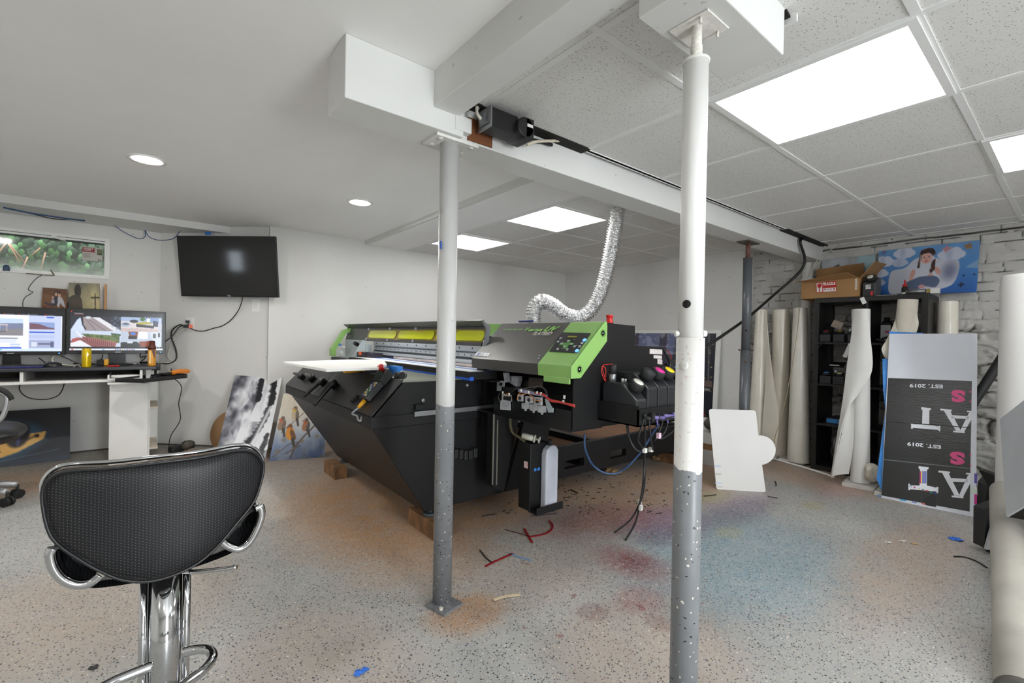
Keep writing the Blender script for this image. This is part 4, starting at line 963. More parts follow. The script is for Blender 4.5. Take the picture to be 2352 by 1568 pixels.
# blue box and black roll on the bed
tag(G().bx(1.18, 1.215, 2.56, 2.68, .843, .89).build('blue_tape_box', m_btape), 'small blue box on the printer bed behind the pendant', 'box')
t = thing('barcode_scanner', 'small black and silver hand tool on the printer bed beside the post', 'tool', (1.16, 2.42, .843))
G().tube([PZ(905, 862, .87), PZ(916, 862, .87), PZ(924, 862, .872)], .018, seg=14).build('body', m_rubber, t)
c = PZ(925, 861, .872); G().ball(c, (.018, .018, .024)).build('head', m_alu2, t)
G().ball(PZ(929, 862, .868), (.012, .014, .018)).build('lens', m_rubber, t)

# ink tanks in the drip tray
m_tank = M('black_tank_plastic', '27282b', .32, var=.15, vscale=6)
tr = G().bx(1.668, 2.165, 1.205, 1.212, .70, .775).bx(1.668, 1.675, 1.205, YH+.01, .70, .79).bx(1.668, 2.165, 1.205, YH+.01, .70, .706).bx(2.158, 2.165, 1.205, YH+.01, .70, .79)
tr.build('ink_tray', m_blk, prn)
def tank(x0, w, label, capcol, ztop, zf, first=False):
    t = thing('ink_tank', label, 'ink tank', (x0+w/2, 1.31, .706), group='ink tanks in the printer tray')
    y0, y1 = 1.222, 1.412
    prof = [(y0, .707), (y0, zf), (y0+.012, zf+.012), (y0+.075, ztop), (y1-.01, ztop), (y1, ztop-.012), (y1, .707)]
    G().ext([(x0, y, z) for y, z in prof], (w, 0, 0)).build('body', m_tank, t, bevel=.006)
    nn = np.array((0, -(ztop-zf-.012), .063)); nn /= np.linalg.norm(nn); nn = np.array((0, -.55, .83))
    c = np.array((x0+w/2, y0+.045, (zf+.012+ztop)/2+.0))
    G().lathe([(.024, -.01), (.024, .01), (.031, .012), (.033, .016), (.033, .042), (.029, .047), (0, .047)], c, nn, 24).build('cap', m_rubber, t)
    G().lathe([(.0, .0475), (.024, .0475), (.024, .0482), (0, .0483)], c, nn, 24).build('cap_label', M('cap_'+capcol, capcol, .5, var=.03), t)
    return t, c, nn
t1, c, nn = tank(1.677, .076, 'low black ink tank with white cap label and small pump', 'd9d6cd', .88, .81)
add_text(G(), 'W', .02, c+nn*.0485+np.array((0, -.001, -.009)), (1, 0, 0), (0, .83, .55), 'c').build('cap_letter', M('label_black', '222222', .5), t1)
pm = G().cyl((1.70, 1.385, .882), (1.70, 1.385, .905), .016).cyl((1.70, 1.385, .903), (1.70, 1.385, .945), .0155)
pump = G().cyl((1.70, 1.375, .88), (1.70, 1.375, .918), .0165).build('pump', m_alu2, t1)
G().cyl((1.70, 1.375, .918), (1.70, 1.375, .96), .0175).build('pump_top', m_rubber, pump)
G().tube([(1.685, 1.40, .882), (1.672, 1.41, .93), (1.675, 1.41, .955), (1.69, 1.39, .96), (1.70, 1.375, .962)], .002, seg=5).tube([(1.678, 1.40, .882), (1.665, 1.41, .92), (1.668, 1.41, .95), (1.68, 1.40, .94), (1.682, 1.40, .9)], .002, seg=5).build('pump_wire', M('bright_red_wire', 'd02a26', .5), pump)
G().cyl((1.73, 1.34, .88), (1.73, 1.34, .897), .006, seg=8).cyl((1.745, 1.335, .88), (1.745, 1.335, .895), .005, seg=8).build('fitting', MATS['white_nylon'], t1)
for x0, col, lb, lt in ((1.757, '26262a', 'tall black ink tank with black cap, second in the row', 'BLK'), (1.838, 'd6288c', 'tall black ink tank with magenta cap label', 'M'), (1.919, 'f0cf17', 'tall black ink tank with yellow cap label', 'Y'), (2.0, '2f8fd6', 'tall black ink tank half hidden behind the white post', 'C'), (2.081, '26262a', 'tall black ink tank farthest along the row, behind the white post', 'K')):
    t, c, nn = tank(x0, .076, lb, col, .925, .86)
    add_text(G(), lt, .016, c+nn*.0485+np.array((0, -.001, -.007)), (1, 0, 0), (0, .83, .55), 'c', width=.03 if len(lt) > 1 else None).build('cap_letter', M('label_pale', 'd8d8d4', .5), t)
g = G()
for x in (1.79, 1.87, 1.95): g.cyl((x-.03, 1.200, .735), (x+.04, 1.185, .728), .009, seg=10).cyl((x, 1.197, .74), (x, 1.19, .70), .004, seg=8)
g.build('drain_valve', M('lilac_valve', '6b5f9a', .4), prn)
G().cyl((1.72, 1.205, .735), (1.76, 1.19, .73), .009, seg=10).box((1.75, 1.19, .74), (.02, .014, .035)).build('hose_connector', m_rubber, prn)

# cables hanging from the tray
YC = 1.30
def cable(name, pts, r, mat, label, Y=YC, cat='cable'):
    g = G(); g.tube([PY(*p[:2], p[2] if len(p) > 2 else Y) for p in pts], r, seg=7, n=8)
    return tag(g.build(name, mat), label, cat)
m_cab = M('black_cable', '1a1a1c', .45)
cable('blue_hose', [(1343, 996, 1.5), (1344, 1030, 1.5), (1362, 1068, 1.5), (1395, 1087, 1.46), (1430, 1080, 1.42), (1470, 1040, 1.36), (1505, 985, 1.3), (1530, 945, 1.23)], .0055, M('blue_hose_mat', '2a466c', .4), 'thin blue hose looping under the printer ink tanks', cat='hose')
f1 = fl_ = PZ(1412, 1222, .006); f2 = PZ(1437, 1240, .006)
g = G(); up = [PY(1481, 950, 1.19), PY(1481, 1000, 1.23), PY(1480, 1060, 1.27)]
for e, o in ((f1, 0), (f2, .01)):
    m_ = PZ(1467, 1160, .12); g.tube(up+[PY(1476, 1120, 1.3)+np.array((o, 0, 0)), m_+np.array((o, 0, 0)), m_*.55+e*.45+np.array((.02, 0, -.02)), e], .0055 if o else .005, seg=7)
cb = thing('drain_cable_pair', 'pair of black cables hanging from the ink tray down to the floor', 'cable', (f1[0], f1[1], 0))
g.build('cables', m_cab, cb)
c = PZ(1467, 1158, .125); G().box(c+np.array((0, -.006, .012)), (.02, .016, .03)).box(c+np.array((.012, -.006, -.02)), (.02, .016, .03)).build('connector', MATS['white_nylon'], cb)
lp = thing('looped_lead', 'black lead looping below the ink tray to white plugs', 'cable', PY(1445, 1030, 1.25))
G().tube([PY(1440, 970, 1.3), PY(1445, 1005, 1.28), PY(1460, 1032, 1.26), PY(1476, 1036, 1.25)], .006).tube([PY(1480, 960, 1.2), PY(1466, 1005, 1.22), PY(1470, 1020, 1.24), PY(1480, 1034, 1.24)], .0045).tube([PY(1490, 960, 1.2), PY(1495, 1010, 1.2), PY(1500, 1033, 1.22)], .004).build('lead', m_cab, lp)
for p in ((1481, 1034), (1495, 1032)): G().box(PY(*p, 1.235), (.018, .014, .02)).build('plug', MATS['white_nylon'], lp)
l2 = thing('tangled_lead', 'tangle of thin leads below the yellow ink tank', 'cable', PY(1520, 990, 1.22))
G().tube([PY(1525, 950, 1.19), PY(1520, 975, 1.2), PY(1510, 1000, 1.21), PY(1503, 1012, 1.22)], .004).tube([PY(1536, 950, 1.19), PY(1530, 985, 1.2), PY(1516, 1008, 1.21), PY(1545, 990, 1.22), PY(1556, 960, 1.23)], .004).tube([PY(1513, 950, 1.19), PY(1520, 965, 1.18), PY(1545, 957, 1.18), PY(1560, 955, 1.2)], .0035).build('lead', m_cab, l2)
G().box(PY(1513, 1000, 1.2), (.018, .014, .024)).build('plug', M('pink_nylon', 'd9b9cb', .5), l2)
# ================================================================== POSTS
def post_mat(name, top, zsplit, rust=0.3):
    t = NT(name); p = t.pos(); sx = t.n('SeparateXYZ'); t.L(p, sx.inputs[0])
    nz = t.noise(p, 30, 3); edge = t.math('ADD', zsplit, t.math('MULTIPLY', t.math('SUBTRACT', nz, .5), .05))
    low = t.math('LESS_THAN', sx.outputs[2], edge)
    up = t.ramp(t.noise(p, 5, 3), [(.3, tuple(v*.97 for v in [int(top[i:i+2], 16)/255 for i in (0, 2, 4)])), (.7, top)])
    fl = t.math('MULTIPLY', t.math('GREATER_THAN', t.noise(p, 95, 2, .5), .66), rust)
    sc = t.math('MULTIPLY', t.math('GREATER_THAN', t.noise(p, 26, 4, .7), .68), .5)
    up = t.mix(fl, up, 'b08a5e'); up = t.mix(sc, up, '9c9b98')
    v = t.n('TexVoronoi'); v.inputs['Scale'].default_value = 100; wv = t.n('TexNoise'); wv.inputs['Scale'].default_value = 45; t.L(p, wv.inputs['Vector']); vm = t.n('VectorMath'); vm.operation = 'MULTIPLY_ADD'; t.L(wv.outputs['Color'], vm.inputs[0]); vm.inputs[1].default_value = (.02, .02, .02); t.L(p, vm.inputs[2]); t.L(vm.outputs[0], v.inputs['Vector']); cs = t.n('SeparateColor'); t.L(v.outputs['Color'], cs.inputs[0])
    dn = t.math('DIVIDE', sx.outputs[2], zsplit)
    chip = t.math('MULTIPLY', t.math('LESS_THAN', v.outputs['Distance'], .28), t.math('GREATER_THAN', cs.outputs[0], t.math('ADD', .60, t.math('MULTIPLY', dn, .2))))
    grey = t.ramp(t.noise(p, 9, 3), [(.3, '75777a'), (.7, '808285')])
    grey = t.mix(chip, grey, t.ramp(cs.outputs[1], [(0, 'd8d3c6'), (.55, '242323')], True))
    t.L(t.mix(low, up, grey), t.b.inputs['Base Color']); t.b.inputs['Roughness'].default_value = .4
    t.bump(t.noise(p, 60, 2), .1, .003); return t.m
m_p1 = post_mat('post_paint', 'c2c2c0', .80, .12); m_p2 = post_mat('post_paint_second', 'e2e0dc', .75, .35)
m_pl = M('painted_plate', 'dcdbd6', .5, var=.06, bump=.05)
m_bolt = M('painted_bolt', 'c6c3bb', .5, var=.2, vscale=60)
# slim post nearer the printer
P1x, P1y = .945, 1.606
t = thing('support_post', 'slim round white post with grey lower part in front of the printer', 'post', (P1x, P1y, 0))
G().cyl((P1x+.006, P1y, .012), (P1x, P1y, 1.84), .0378, seg=40).build('pole', m_p1, t)
tp_ = G().bx(P1x-.085, P1x+.105, 1.555, 1.668, 1.838, 1.8495).build('top_plate', m_pl, t, bevel=.001)
for x, y in ((P1x-.06, 1.575), (P1x-.06, 1.645), (P1x+.08, 1.575), (P1x+.08, 1.645)): G().lathe([(.011, 0), (.011, -.002), (.008, -.006), (0, -.006)], (x, y, 1.838), seg=10).build('bolt', m_bolt, tp_)
bp = G().box((P1x+.003, 1.583, .006), (.105, .105, .012), rotz(.25)).build('base_plate', M('chipped_grey_steel', '6f7072', .5, var=.3, vscale=60), t, bevel=.001)
G().cyl((P1x-.03, 1.55, .012), (P1x-.03, 1.55, .022), .008, seg=6).build('bolt', m_bolt, bp)
G().box((P1x-.042, P1y-.018, 1.43), (.004, .012, .03)).build('blue_tape_scrap', m_dblue, t)
# thick telescopic post in the foreground
P2x, P2y = 1.075, .6255
RO, RI = .0338, .0298
t = thing('support_post', 'thick white telescopic steel post in the foreground with grey lower part', 'post', (P2x, P2y, 0))
G().cyl((P2x+.004, P2y, 0), (P2x, P2y, 1.082), RO, seg=48).build('outer_tube', m_p2, t)
G().cyl((P2x, P2y, 1.08), (P2x-.004, P2y, 1.772), RI, seg=48).build('inner_tube', M('post_white', 'e2e1de', .35, var=.03), t)
G().lathe([(RI, 0), (RI+.003, .001), (RI+.003, .006), (.012, .008)], (P2x-.004, P2y, 1.767), seg=40).build('collar', m_pl, t)
g = G().cyl((P2x-.004, P2y, 1.775), (P2x-.004, P2y, 1.8575), .0128, seg=24)
for k in range(9): g.lathe([(.0131, 0), (.0146, .0015), (.0131, .003)], (P2x-.004, P2y, 1.776+k*.004), seg=24)
g.build('screw_jack', M('rusty_white_thread', 'dedad2', .6, var=.18, vscale=90), t)
tp_ = G().box((P2x+.01, .628, 1.8595), (.104, .104, .004)).build('top_plate', M('rust_flecked_plate', 'e0dcd6', .55, var=.08, vscale=80), t, bevel=.001)
G().cyl((P2x-.032, .60, 1.842), (P2x-.032, .60, 1.858), .004, seg=10).cyl((P2x+.05, .6, 1.842), (P2x+.05, .6, 1.858), .0035, seg=10).build('bolt', m_bolt, tp_)
def on_post(x, y, r):
    """point and outward normal on the tube of radius r under a photo pixel"""
    d = sight(x, y); dx, dy = d[0], d[1]; a = dx*dx+dy*dy; b = -2*(dx*P2x+dy*P2y); c_ = P2x**2+P2y**2-r*r
    k = (-b-math.sqrt(max(0, b*b-4*a*c_)))/(2*a); p = EYE+d*k; n = np.array((p[0]-P2x, p[1]-P2y, 0)); return p, n/np.linalg.norm(n)
p, n = on_post(1577, 698, RI); G().lathe([(.0102, -.003), (.0102, .0012), (0, .0013)], p, n, 20).build('pin_hole', m_dark, t)
p, n = on_post(1571, 839, RO); G().lathe([(.0108, -.003), (.0108, .004), (.0085, .006), (0, .006)], p, n, 20).build('plug_cap', M('worn_plug', 'cdccc6', .5, var=.15, vscale=50), t)
p, n = on_post(1601, 78, .0128); G().lathe([(.004, -.002), (.004, .001), (0, .0011)], p, n, 12).build('pin_hole', m_dark, t)
for s in (-1, 1): G().cyl(np.array((P2x, P2y, 1.092))+CR*s*.030, np.array((P2x, P2y, 1.092))+CR*s*.0395, .0085, .0075, seg=16).build('locking_pin', m_pl, t, bevel=.001)
# dark adjustable jack post at the back
J = np.array((3.64, 1.655, 0))
t = thing('jack_post', 'dark grey steel jack post at the back with rusty screw', 'post', J)
m_jk = M('dark_grey_enamel', '55585c', .35, var=.12, vscale=12, coat=.2)
G().cyl(J+(0, 0, .02), J+(0, 0, 1.02), .0375, seg=36).cyl(J+(0, 0, 1.02), J+(0, 0, 1.728), .033, seg=36).build('tube', m_jk, t)
G().lathe([(.0, .0), (.034, 0), (.034, .006), (0, .008)], J+(0, 0, 1.725), seg=30).build('collar', M('rusty_collar', '5d4a3f', .7, var=.2), t)
G().cyl(J+(0, 0, 1.73), J+(0, 0, 1.845), .017, seg=20).build('screw', M('rusty_screw', '66433a', .7, var=.3, vscale=40), t)
G().box(J+(0, 0, 1.847), (.19, .09, .009)).build('top_plate', M('dark_plate', '50493f', .6, var=.2), t)
G().box(J+(0, 0, .01), (.15, .15, .02)).build('base_plate', m_jk, t)
for z, o in ((1.17, 0), (1.02, -.04), (1.02, .04), (.93, 0)):
    c = J+np.array((0, 0, z))-np.array((.909, .417, 0))*(.036 if z < 1.03 else .032)+np.array((.417, -.909, 0))*o*1.1
    G().ball(c, .008, 10, 6).build('rivet', M('rust_rivet', '5a4032', .7) if z != 1.17 else m_dark, t)

# ================================================================== DESK CORNER
m_dtop = M('black_desk_top', '2a2b30', .38, var=.08)
m_dwh = M('white_laminate', 'e3e2de', .5, var=.03)
dk = thing('desk', 'white desk with black top under the two monitors', 'desk', (-.7, 5.1, 0))
G().ext([(-1.7, 4.80, .756), (.085, 4.80, .756), (.108, 4.83, .756), (.108, 5.36, .756), (0.05, 5.46, .756), (-1.7, 5.46, .756)], (0, 0, .024)).build('top', m_dtop, dk, bevel=.004)
G().bx(-1.7, -.005, 4.81, 5.3, .664, .684).build('lower_shelf', m_dwh, dk, bevel=.001)
for x in (-1.68, -.695, -.02): G().bx(x, x+.018, 4.815, 5.3, .684, .756).build('divider', m_dwh, dk)
G().bx(-1.68, 0.0, 5.28, 5.296, .684, .756).build('back_rail', M('dark_recess_board', '3a352f', .7), dk)
G().bx(.02, .05, 4.86, 5.42, 0.0, .756).build('side_panel', m_dwh, dk)
G().bx(.05, .105, 5.36, 5.4, 0, .756).build('side_panel', m_dwh, dk)
for z in (.08, .42): G().bx(.05, .105, 4.9, 5.36, z, z+.016).build('shelf', M('raw_shelf_edge', 'c9bfae', .6), dk)
G().bx(-1.7, -1.68, 4.85, 5.42, 0, .756).build('side_panel', m_dwh, dk)
tag(G().bx(-.95, -.02, 5.30, 5.325, .7815, .905).build('riser_board', m_dwh), 'low white board standing on the desk behind the two monitors', 'board')
# pull out drawer tray and leaning panel under it
G().bx(-.215, -.006, 4.772, 5.1, .646, .660).bx(-.215, -.006, 4.77, 5.1, .6845, .692).bx(-.215, -.205, 4.772, 5.1, .692, .72).build('drawer', m_dwh, dk)
tag(G().tube([(-.19, 4.84, .705), (-.14, 4.80, .705), (-.05, 4.82, .705), (-.03, 4.9, .705), (-.1, 4.92, .705)], .0115, seg=8, closed=True).build('white_strap', m_dwh), 'coiled white strap lying in the desk tray', 'strap')
tag(G().bx(-.205, .036, 4.838, 4.852, 0, .642).build('loose_board', M('white_melamine', 'dddcd8', .4, var=.02), bevel=.001), 'tall white panel standing against the desk leg', 'panel')

def screen_art_listing():
    a = Art(150, 88, 'e9effb')
    a.rect(0, 0, 150, 9, '15161b'); a.rect(0, 9, 150, 12, '1c1e26')
    for i, (x, c) in enumerate(((4, '9aa0ac'), (24, 'c8cbd2'), (46, '4b8bf5'), (66, 'd64040'), (86, 'd43a3a'), (100, 'b8bcc6'), (124, 'd8433a'))): a.ell(x, 10.5, 1.2, 1, c); a.line([(x+3, 10.5), (x+13, 10.5)], .8, '9a9ca8')
    a.line([(8, 4.5), (20, 4.5)], .8, '9a9ca8')
    a.rect(0, 12, 100, 82, 'f4f7ff')
    a.rect(0, 20, 92, 55, 'c7dcf5'); a.poly([(0, 26), (18, 25), (18, 36), (0, 36)], 'b9c6dc'); a.poly([(0, 35), (30, 35), (30, 46), (0, 48)], 'a9b3c6'); a.rect(2, 37, 14, 43, 'e6eefc'); a.rect(20, 28, 34, 36, 'c2c8d4'); a.rect(18, 36, 32, 44, 'b4727e')
    a.poly([(60, 30), (92, 29), (92, 42), (60, 43)], '7d86a4'); a.poly([(34, 34), (52, 31), (56, 40), (34, 41)], '86797a'); a.poly([(0, 46), (92, 40), (92, 55), (0, 55)], '8d8a90'); a.poly([(0, 47), (30, 45), (38, 55), (0, 55)], '59605a'); a.poly([(26, 46), (40, 48), (44, 55), (24, 55)], 'c0a46c')
    a.line([(32, 34), (32, 46)], 1.6, 'cdb9a8'); a.line([(58, 33), (58, 45)], 1.8, 'cdb9a8'); a.line([(69, 33), (69, 45)], 2, 'b7a9b2'); a.line([(32, 33), (70, 33)], 2.2, 'd0c6c6'); a.line([(20, 54), (68, 46)], 1, '3a4050')
    for x, w in ((12, 4), (22, 4), (34, 13)): a.rect(x, 60, x+w, 62.2, '2a3350'); a.rect(x, 64, x+3, 65, '8a93a8')
    a.line([(56, 60.5), (84, 60.5)], 1.6, '3a4560')
    for y in (64, 66.5, 69): a.line([(56, y), (82, y)], .7, 'a9b8d8')
    a.rect(14, 72, 40, 74, 'c9d6f2'); a.rect(14, 76.5, 38, 78.5, 'c9d6f2'); a.rect(74, 72, 88, 73.5, '7ba6e8'); a.rect(74, 76.5, 88, 78, '9aa8c8')
    a.rect(56, 79, 90, 82.5, '1f5fd8')
    a.rect(100, 12, 148, 82, 'c9d3f4'); a.rect(126, 14, 137, 17, '2c62d6'); a.rect(101, 26, 138, 41, '8fa5d6'); a.poly([(101, 28), (116, 30), (128, 36), (138, 38), (138, 41), (101, 41)], '7a5a68'); a.rect(101, 46, 138, 48.5, '2054c8'); a.rect(101, 53, 138, 60, 'bcc7ec'); a.rect(101, 64, 138, 80, 'a9b2d2'); a.rect(104, 68, 112, 78, 'd9dff0'); a.rect(114, 70, 132, 74, '6f7794'); a.rect(132, 67, 137, 79, '5f6886')
    a.rect(0, 82, 150, 86, 'dcebfb'); a.rect(0, 86, 150, 88, 'c8d8ef')
    for i, c in enumerate('33445a 3a7fd5 5a6b80 d8a13a 3a7fd5 2a4a80 c04a4a 24336a 2a4a80 d04a3a 3ab0d0'.split()): a.rect(4+i*5.6, 83, 6.6+i*5.6, 85, c)
    return a
def screen_art_cctv():
    a = Art(168, 84, '1d1f26')
    a.rect(0, 0, 168, 2.5, '0f1015'); a.ell(3, 2, 1.4, 1.2, 'd0302c'); a.line([(8, 6), (22, 6)], 1.3, 'b8b8c2'); a.line([(8, 8.2), (24, 8.2)], .8, 'c03a3a'); a.line([(8, 11.5), (26, 11.5)], 1.1, 'b8bcc8')
    for i in range(7): a.rect(132+i*5, 8, 134+i*5, 9.6, 'a2a6b0')
    # driveway
    def quad(x0, y0, x1, y1, fn):
        b = Art(int(x1-x0), int(y1-y0), '888888'); fn(b); A = b.out(); k = a.ss
        a.a[int(y0)*k:int(y1)*k, int(x0)*k:int(x1)*k] = np.kron(A, np.ones((k, k, 1)))[:int(y1)*k-int(y0)*k, :int(x1)*k-int(x0)*k]
    def q1(b):
        b.rect(0, 0, 90, 40, '2c2f3a'); b.poly([(20, 3), (36, 3), (78, 34), (22, 34)], '9b8f92'); b.poly([(36, 3), (48, 3), (90, 32), (90, 34), (76, 34)], 'e0e0e6'); b.poly([(52, 3), (90, 3), (90, 31)], '30333f'); b.poly([(0, 34), (0, 30), (10, 10), (16, 4), (22, 28), (24, 34)], 'cfdcf2'); b.line([(17, 3), (20, 20), (25, 28)], 2, '20242e'); b.ell(29, 4, 5, 3, 'c9ced8'); b.line([(30, 8), (62, 34)], .8, '5b5560'); b.line([(26, 8), (44, 34)], .8, '5b5560'); b.put((b.nz(5, 2) > .62)*(b.x > 60)*(b.y < b.x-44)*.6, '70809a')
    quad(2, 10, 88, 42, q1)
    def q2(b):
        b.rect(0, 0, 90, 40, 'd5cdd0'); b.rect(0, 0, 90, 9, '9fb4d4'); b.poly([(40, 0), (80, 0), (80, 14), (56, 12)], '7f97c4'); b.ell(40, 4, 5, 4, '3f6a33'); b.poly([(28, 12), (52, 8), (60, 14), (30, 17)], 'a9a54e'); b.poly([(28, 15), (62, 18), (62, 24), (28, 21)], '2b2d35'); b.ell(24, 9, 8, 3.4, '30343c'); b.ell(8, 17, 9, 4.6, 'a9b4c6'); b.ell(9, 15, 6, 2.6, '5a6880'); b.poly([(0, 24), (90, 26), (90, 40), (0, 40)], 'c9b6b4'); b.rect(48, 2, 54, 10, 'e8ecf4'); b.poly([(60, 6), (70, 8), (70, 20), (60, 20)], '343c52'); b.rect(71, 0, 76, 40, 'b9c3d6')
        for i in range(5): b.line([(4+i*13, 36), (22+i*9, 24)], .7, '9b8a8c')
    quad(88, 10, 165, 42, q2)
    def q3(b):
        b.rect(0, 0, 90, 40, 'c8d4ea'); b.poly([(0, 22), (20, 12), (70, 32), (62, 36), (0, 36)], '8d5a5c'); b.poly([(18, 6), (84, 10), (84, 26), (60, 22), (24, 12)], '6f7d52'); b.put((b.nz(4, 4) > .55)*b.inside([(18, 6), (84, 10), (84, 26), (60, 22), (24, 12)])*.7, '43562f'); b.poly([(24, 12), (80, 24), (76, 36), (30, 22)], 'a8706c')
        for i in range(14): b.line([(27+i*3.6, 14+i*.9), (29+i*3.4, 22+i*1.0)], 1, '4a2c2e')
        b.poly([(0, 26), (16, 20), (36, 34), (30, 36), (0, 36)], 'e9eaf2'); b.poly([(2, 18), (12, 14), (16, 20), (2, 26)], 'b2605c'); b.line([(10, 2), (18, 14)], 3, 'e9eef8'); b.poly([(68, 4), (86, 6), (86, 10), (70, 9)], '3f5a3a')
    quad(2, 42, 88, 76, q3)
    def q4(b):
        b.rect(0, 0, 90, 40, 'b9c4d6'); b.rect(32, 0, 50, 16, 'e9eef8'); b.poly([(14, 0), (32, 0), (30, 16), (16, 14)], '7a4a3a'); b.rect(18, 2, 27, 7, '4a86e0'); b.rect(14, 10, 30, 17, '2b2626'); b.poly([(0, 24), (30, 22), (40, 32), (36, 36), (0, 36)], '2f3534'); b.poly([(34, 22), (60, 20), (66, 34), (36, 36)], '8a4c3a'); b.poly([(54, 0), (77, 0), (77, 36), (64, 34)], 'cdd6e6'); b.rect(60, 4, 66, 14, '54604e'); b.rect(70, 2, 74, 12, '403844'); b.rect(12, 22, 22, 26, 'd6dae2')
    quad(88, 42, 165, 76, q4)
    a.rect(0, 76.5, 168, 79.5, '262932'); a.rect(0, 80, 168, 84, 'e3e8f6')
    for i, c in enumerate('33445a 3a7fd5 5a6b80 d8a13a 3a7fd5 2a4a80 c04a4a 24336a 2a4a80'.split()): a.rect(78+i*4.2, 81, 80.4+i*4.2, 83, c)
    a.ell(5, 82, 1.8, 1.4, 'd05a4a'); a.rect(56, 81, 60, 83, '4aa0d8')
    for i in range(5): a.rect(140+i*5, 77.3, 142+i*5, 78.8, 'd8dae2')
    return a
m_scr = art_mat('lit_screen', .25, emit=.6)
m_bez = M('black_bezel', '141416', .3, var=.05)
def monitor(label, q, art, ox, pw):
    """q: outer corners tl, tr, bl on a vertical plane"""
    tl, tr, bl = [np.array(v, float) for v in q]
    xd = (tr-tl)/np.linalg.norm(tr-tl); zd = np.array((0, 0, 1.0)); nd = np.cross(zd, xd); W = np.linalg.norm(tr-tl); H = tl[2]-bl[2]
    if nd[1] > 0: nd = -nd
    base = (tl+tr)/2; base[2] = .7805
    t = thing('monitor', label, 'monitor', base-nd*.05)
    def p(u, v, d=0.0): return tl+xd*u-zd*v+nd*d
    b = .02
    g = G()
    g.hexa([p(0, H, -.03), p(W, H, -.03), p(W, H, 0), p(0, H, 0)], [p(0, 0, -.03), p(W, 0, -.03), p(W, 0, 0), p(0, 0, 0)])
    g.build('casing', m_bez, t, bevel=.003)
    art_panel('screen', art, p(b, b, .001), p(W-b, b, .001), p(b, H-b*1.4, .001), p(W-b, H-b*1.4, .001), m_scr, t)
    add_text(G(), 'acer', .009, p(W*.5-.02, H-.010, .001), xd, zd, offset=.03, width=.04).build('brand_mark', M('silver_print', 'c9cbd0', .3, metal=.3), t)
    G().lathe([(.0035, 0), (.0035, .001), (0, .001)], p(W-.035, H-.012, .0), nd, 10).build('power_light', M('blue_led', '2f7fff', .4, emit=5), t)
    cx = W/2
    G().hexa([p(cx-.05, H+.10, -.06), p(cx+.05, H+.10, -.06), p(cx+.05, H+.10, -.03), p(cx-.05, H+.10, -.03)], [p(cx-.045, H-.05, -.045), p(cx+.045, H-.05, -.045), p(cx+.045, H-.05, -.025), p(cx-.045, H-.05, -.025)]).build('stand_neck', m_bez, t)
    bz = .7805
    c = p(cx, 0, -.04); g = G().lathe([(.10, 0), (.10, .008), (.06, .014), (0, .016)], (c[0], c[1], bz), seg=28); g.build('stand_base', m_bez, t)
    return t
YM = 5.08
a, b, c = PY(153, 707.5, YM), PY(381.4, 714.5, YM), PY(154, 815, YM)
a[2] = b[2] = 1.242; c[2] = .877
monitor('monitor showing four camera views, right of the two', (a, b, c), screen_art_cctv(), 0, 0)
a, b, c = np.array((a[0]-.605, YM+.03, 1.236)), PY(153, 709, YM+.03)-np.array((.004, 0, 0)), np.array((a[0]-.6, YM+.03, .868)); b[2] = 1.236
monitor('monitor showing a house listing page, cut by the left edge', (a, b, c), screen_art_listing(), 0, 0)
# keyboard, mouse, small things on the desk top
zt = .7805
t = thing('keyboard', 'black keyboard with blue edge on the black desk top', 'keyboard', (-.82, 4.9, zt))
G().bx(-1.02, -.585, 4.86, 5.0, zt, zt+.014).build('body', M('dark_blue_plastic', '1d2160', .4), t, bevel=.003)
g = G()
for i in range(5):
    for j in range(16): g.bx(-1.0+j*.025, -1.0+j*.025+.021, 4.875+i*.024, 4.875+i*.024+.02, zt+.014, zt+.02)
kk = g.build('keys', M('black_keys', '17171a', .5), t); kk['kind'] = 'stuff'
t = thing('computer_mouse', 'black computer mouse beside the yellow can', 'mouse', PZ(121, 842, zt))
c = PZ(121, 842, zt); G().grid(lambda u, v: c+np.array((.055*math.cos(2*math.pi*u)*math.sin(v*math.pi/2), .034*math.sin(2*math.pi*u)*math.sin(v*math.pi/2), .004+.034*math.cos(v*math.pi/2)**.8)), 24, 8).build('shell', M('mouse_black', '161618', .3), t)
G().cyl(c+(-.02, -.003, .034), c+(-.02, .003, .034), .006, seg=10).build('scroll_wheel', m_rubber, t)
def can(x, y, z, r, h): return [(r*.8, 0), (r*.95, .006), (r, .012), (r, h-.014), (r*.86, h-.004), (r*.86, h), (r*.78, h-.003), (0, h-.003)]
p = PZ(198.5, 843.5, zt); t = thing('drink_can', 'tall yellow drink can on the desk in front of the monitors', 'can', p)
G().lathe(can(*p, .0285, .148), p, seg=28).build('body', M('yellow_can', 'd9b70f', .3, metal=.4, var=.1, vscale=20), t)
G().lathe([(.0244, .1475), (.0244, .149), (.022, .1465), (0, .1465)], p, seg=24).build('lid', m_alu2, t)
vd = -p/np.linalg.norm(p[:2]+1e-9); vd = np.array((-p[0], -p[1], 0)); vd /= np.linalg.norm(vd); sd = np.array((-vd[1], vd[0], 0))
cp_ = p+vd*.0285
G().ext([cp_+sd*.004+(0, 0, .12), cp_+sd*-.0+(0, 0, .08), cp_+sd*.012+(0, 0, .10)], vd*.0012).build('can_mark', M('can_silver', 'd7d6cf', .3, metal=.5), t)
p = PY(348.5, 839, 4.93); p[2] = zt; t = thing('spray_can', 'orange and brown spray can at the right end of the desk', 'can', p)
G().lathe([(.026, 0), (.0275, .004), (.0275, .135)], p, seg=28).build('body', M('orange_can', 'e09a34', .35, var=.1, vscale=25), t)
G().lathe([(.0275, .135), (.0275, .165), (.022, .17), (.02, .205), (.012, .21), (0, .205)], p, seg=28).build('cap', M('brown_cap', '5e2b17', .4), t)
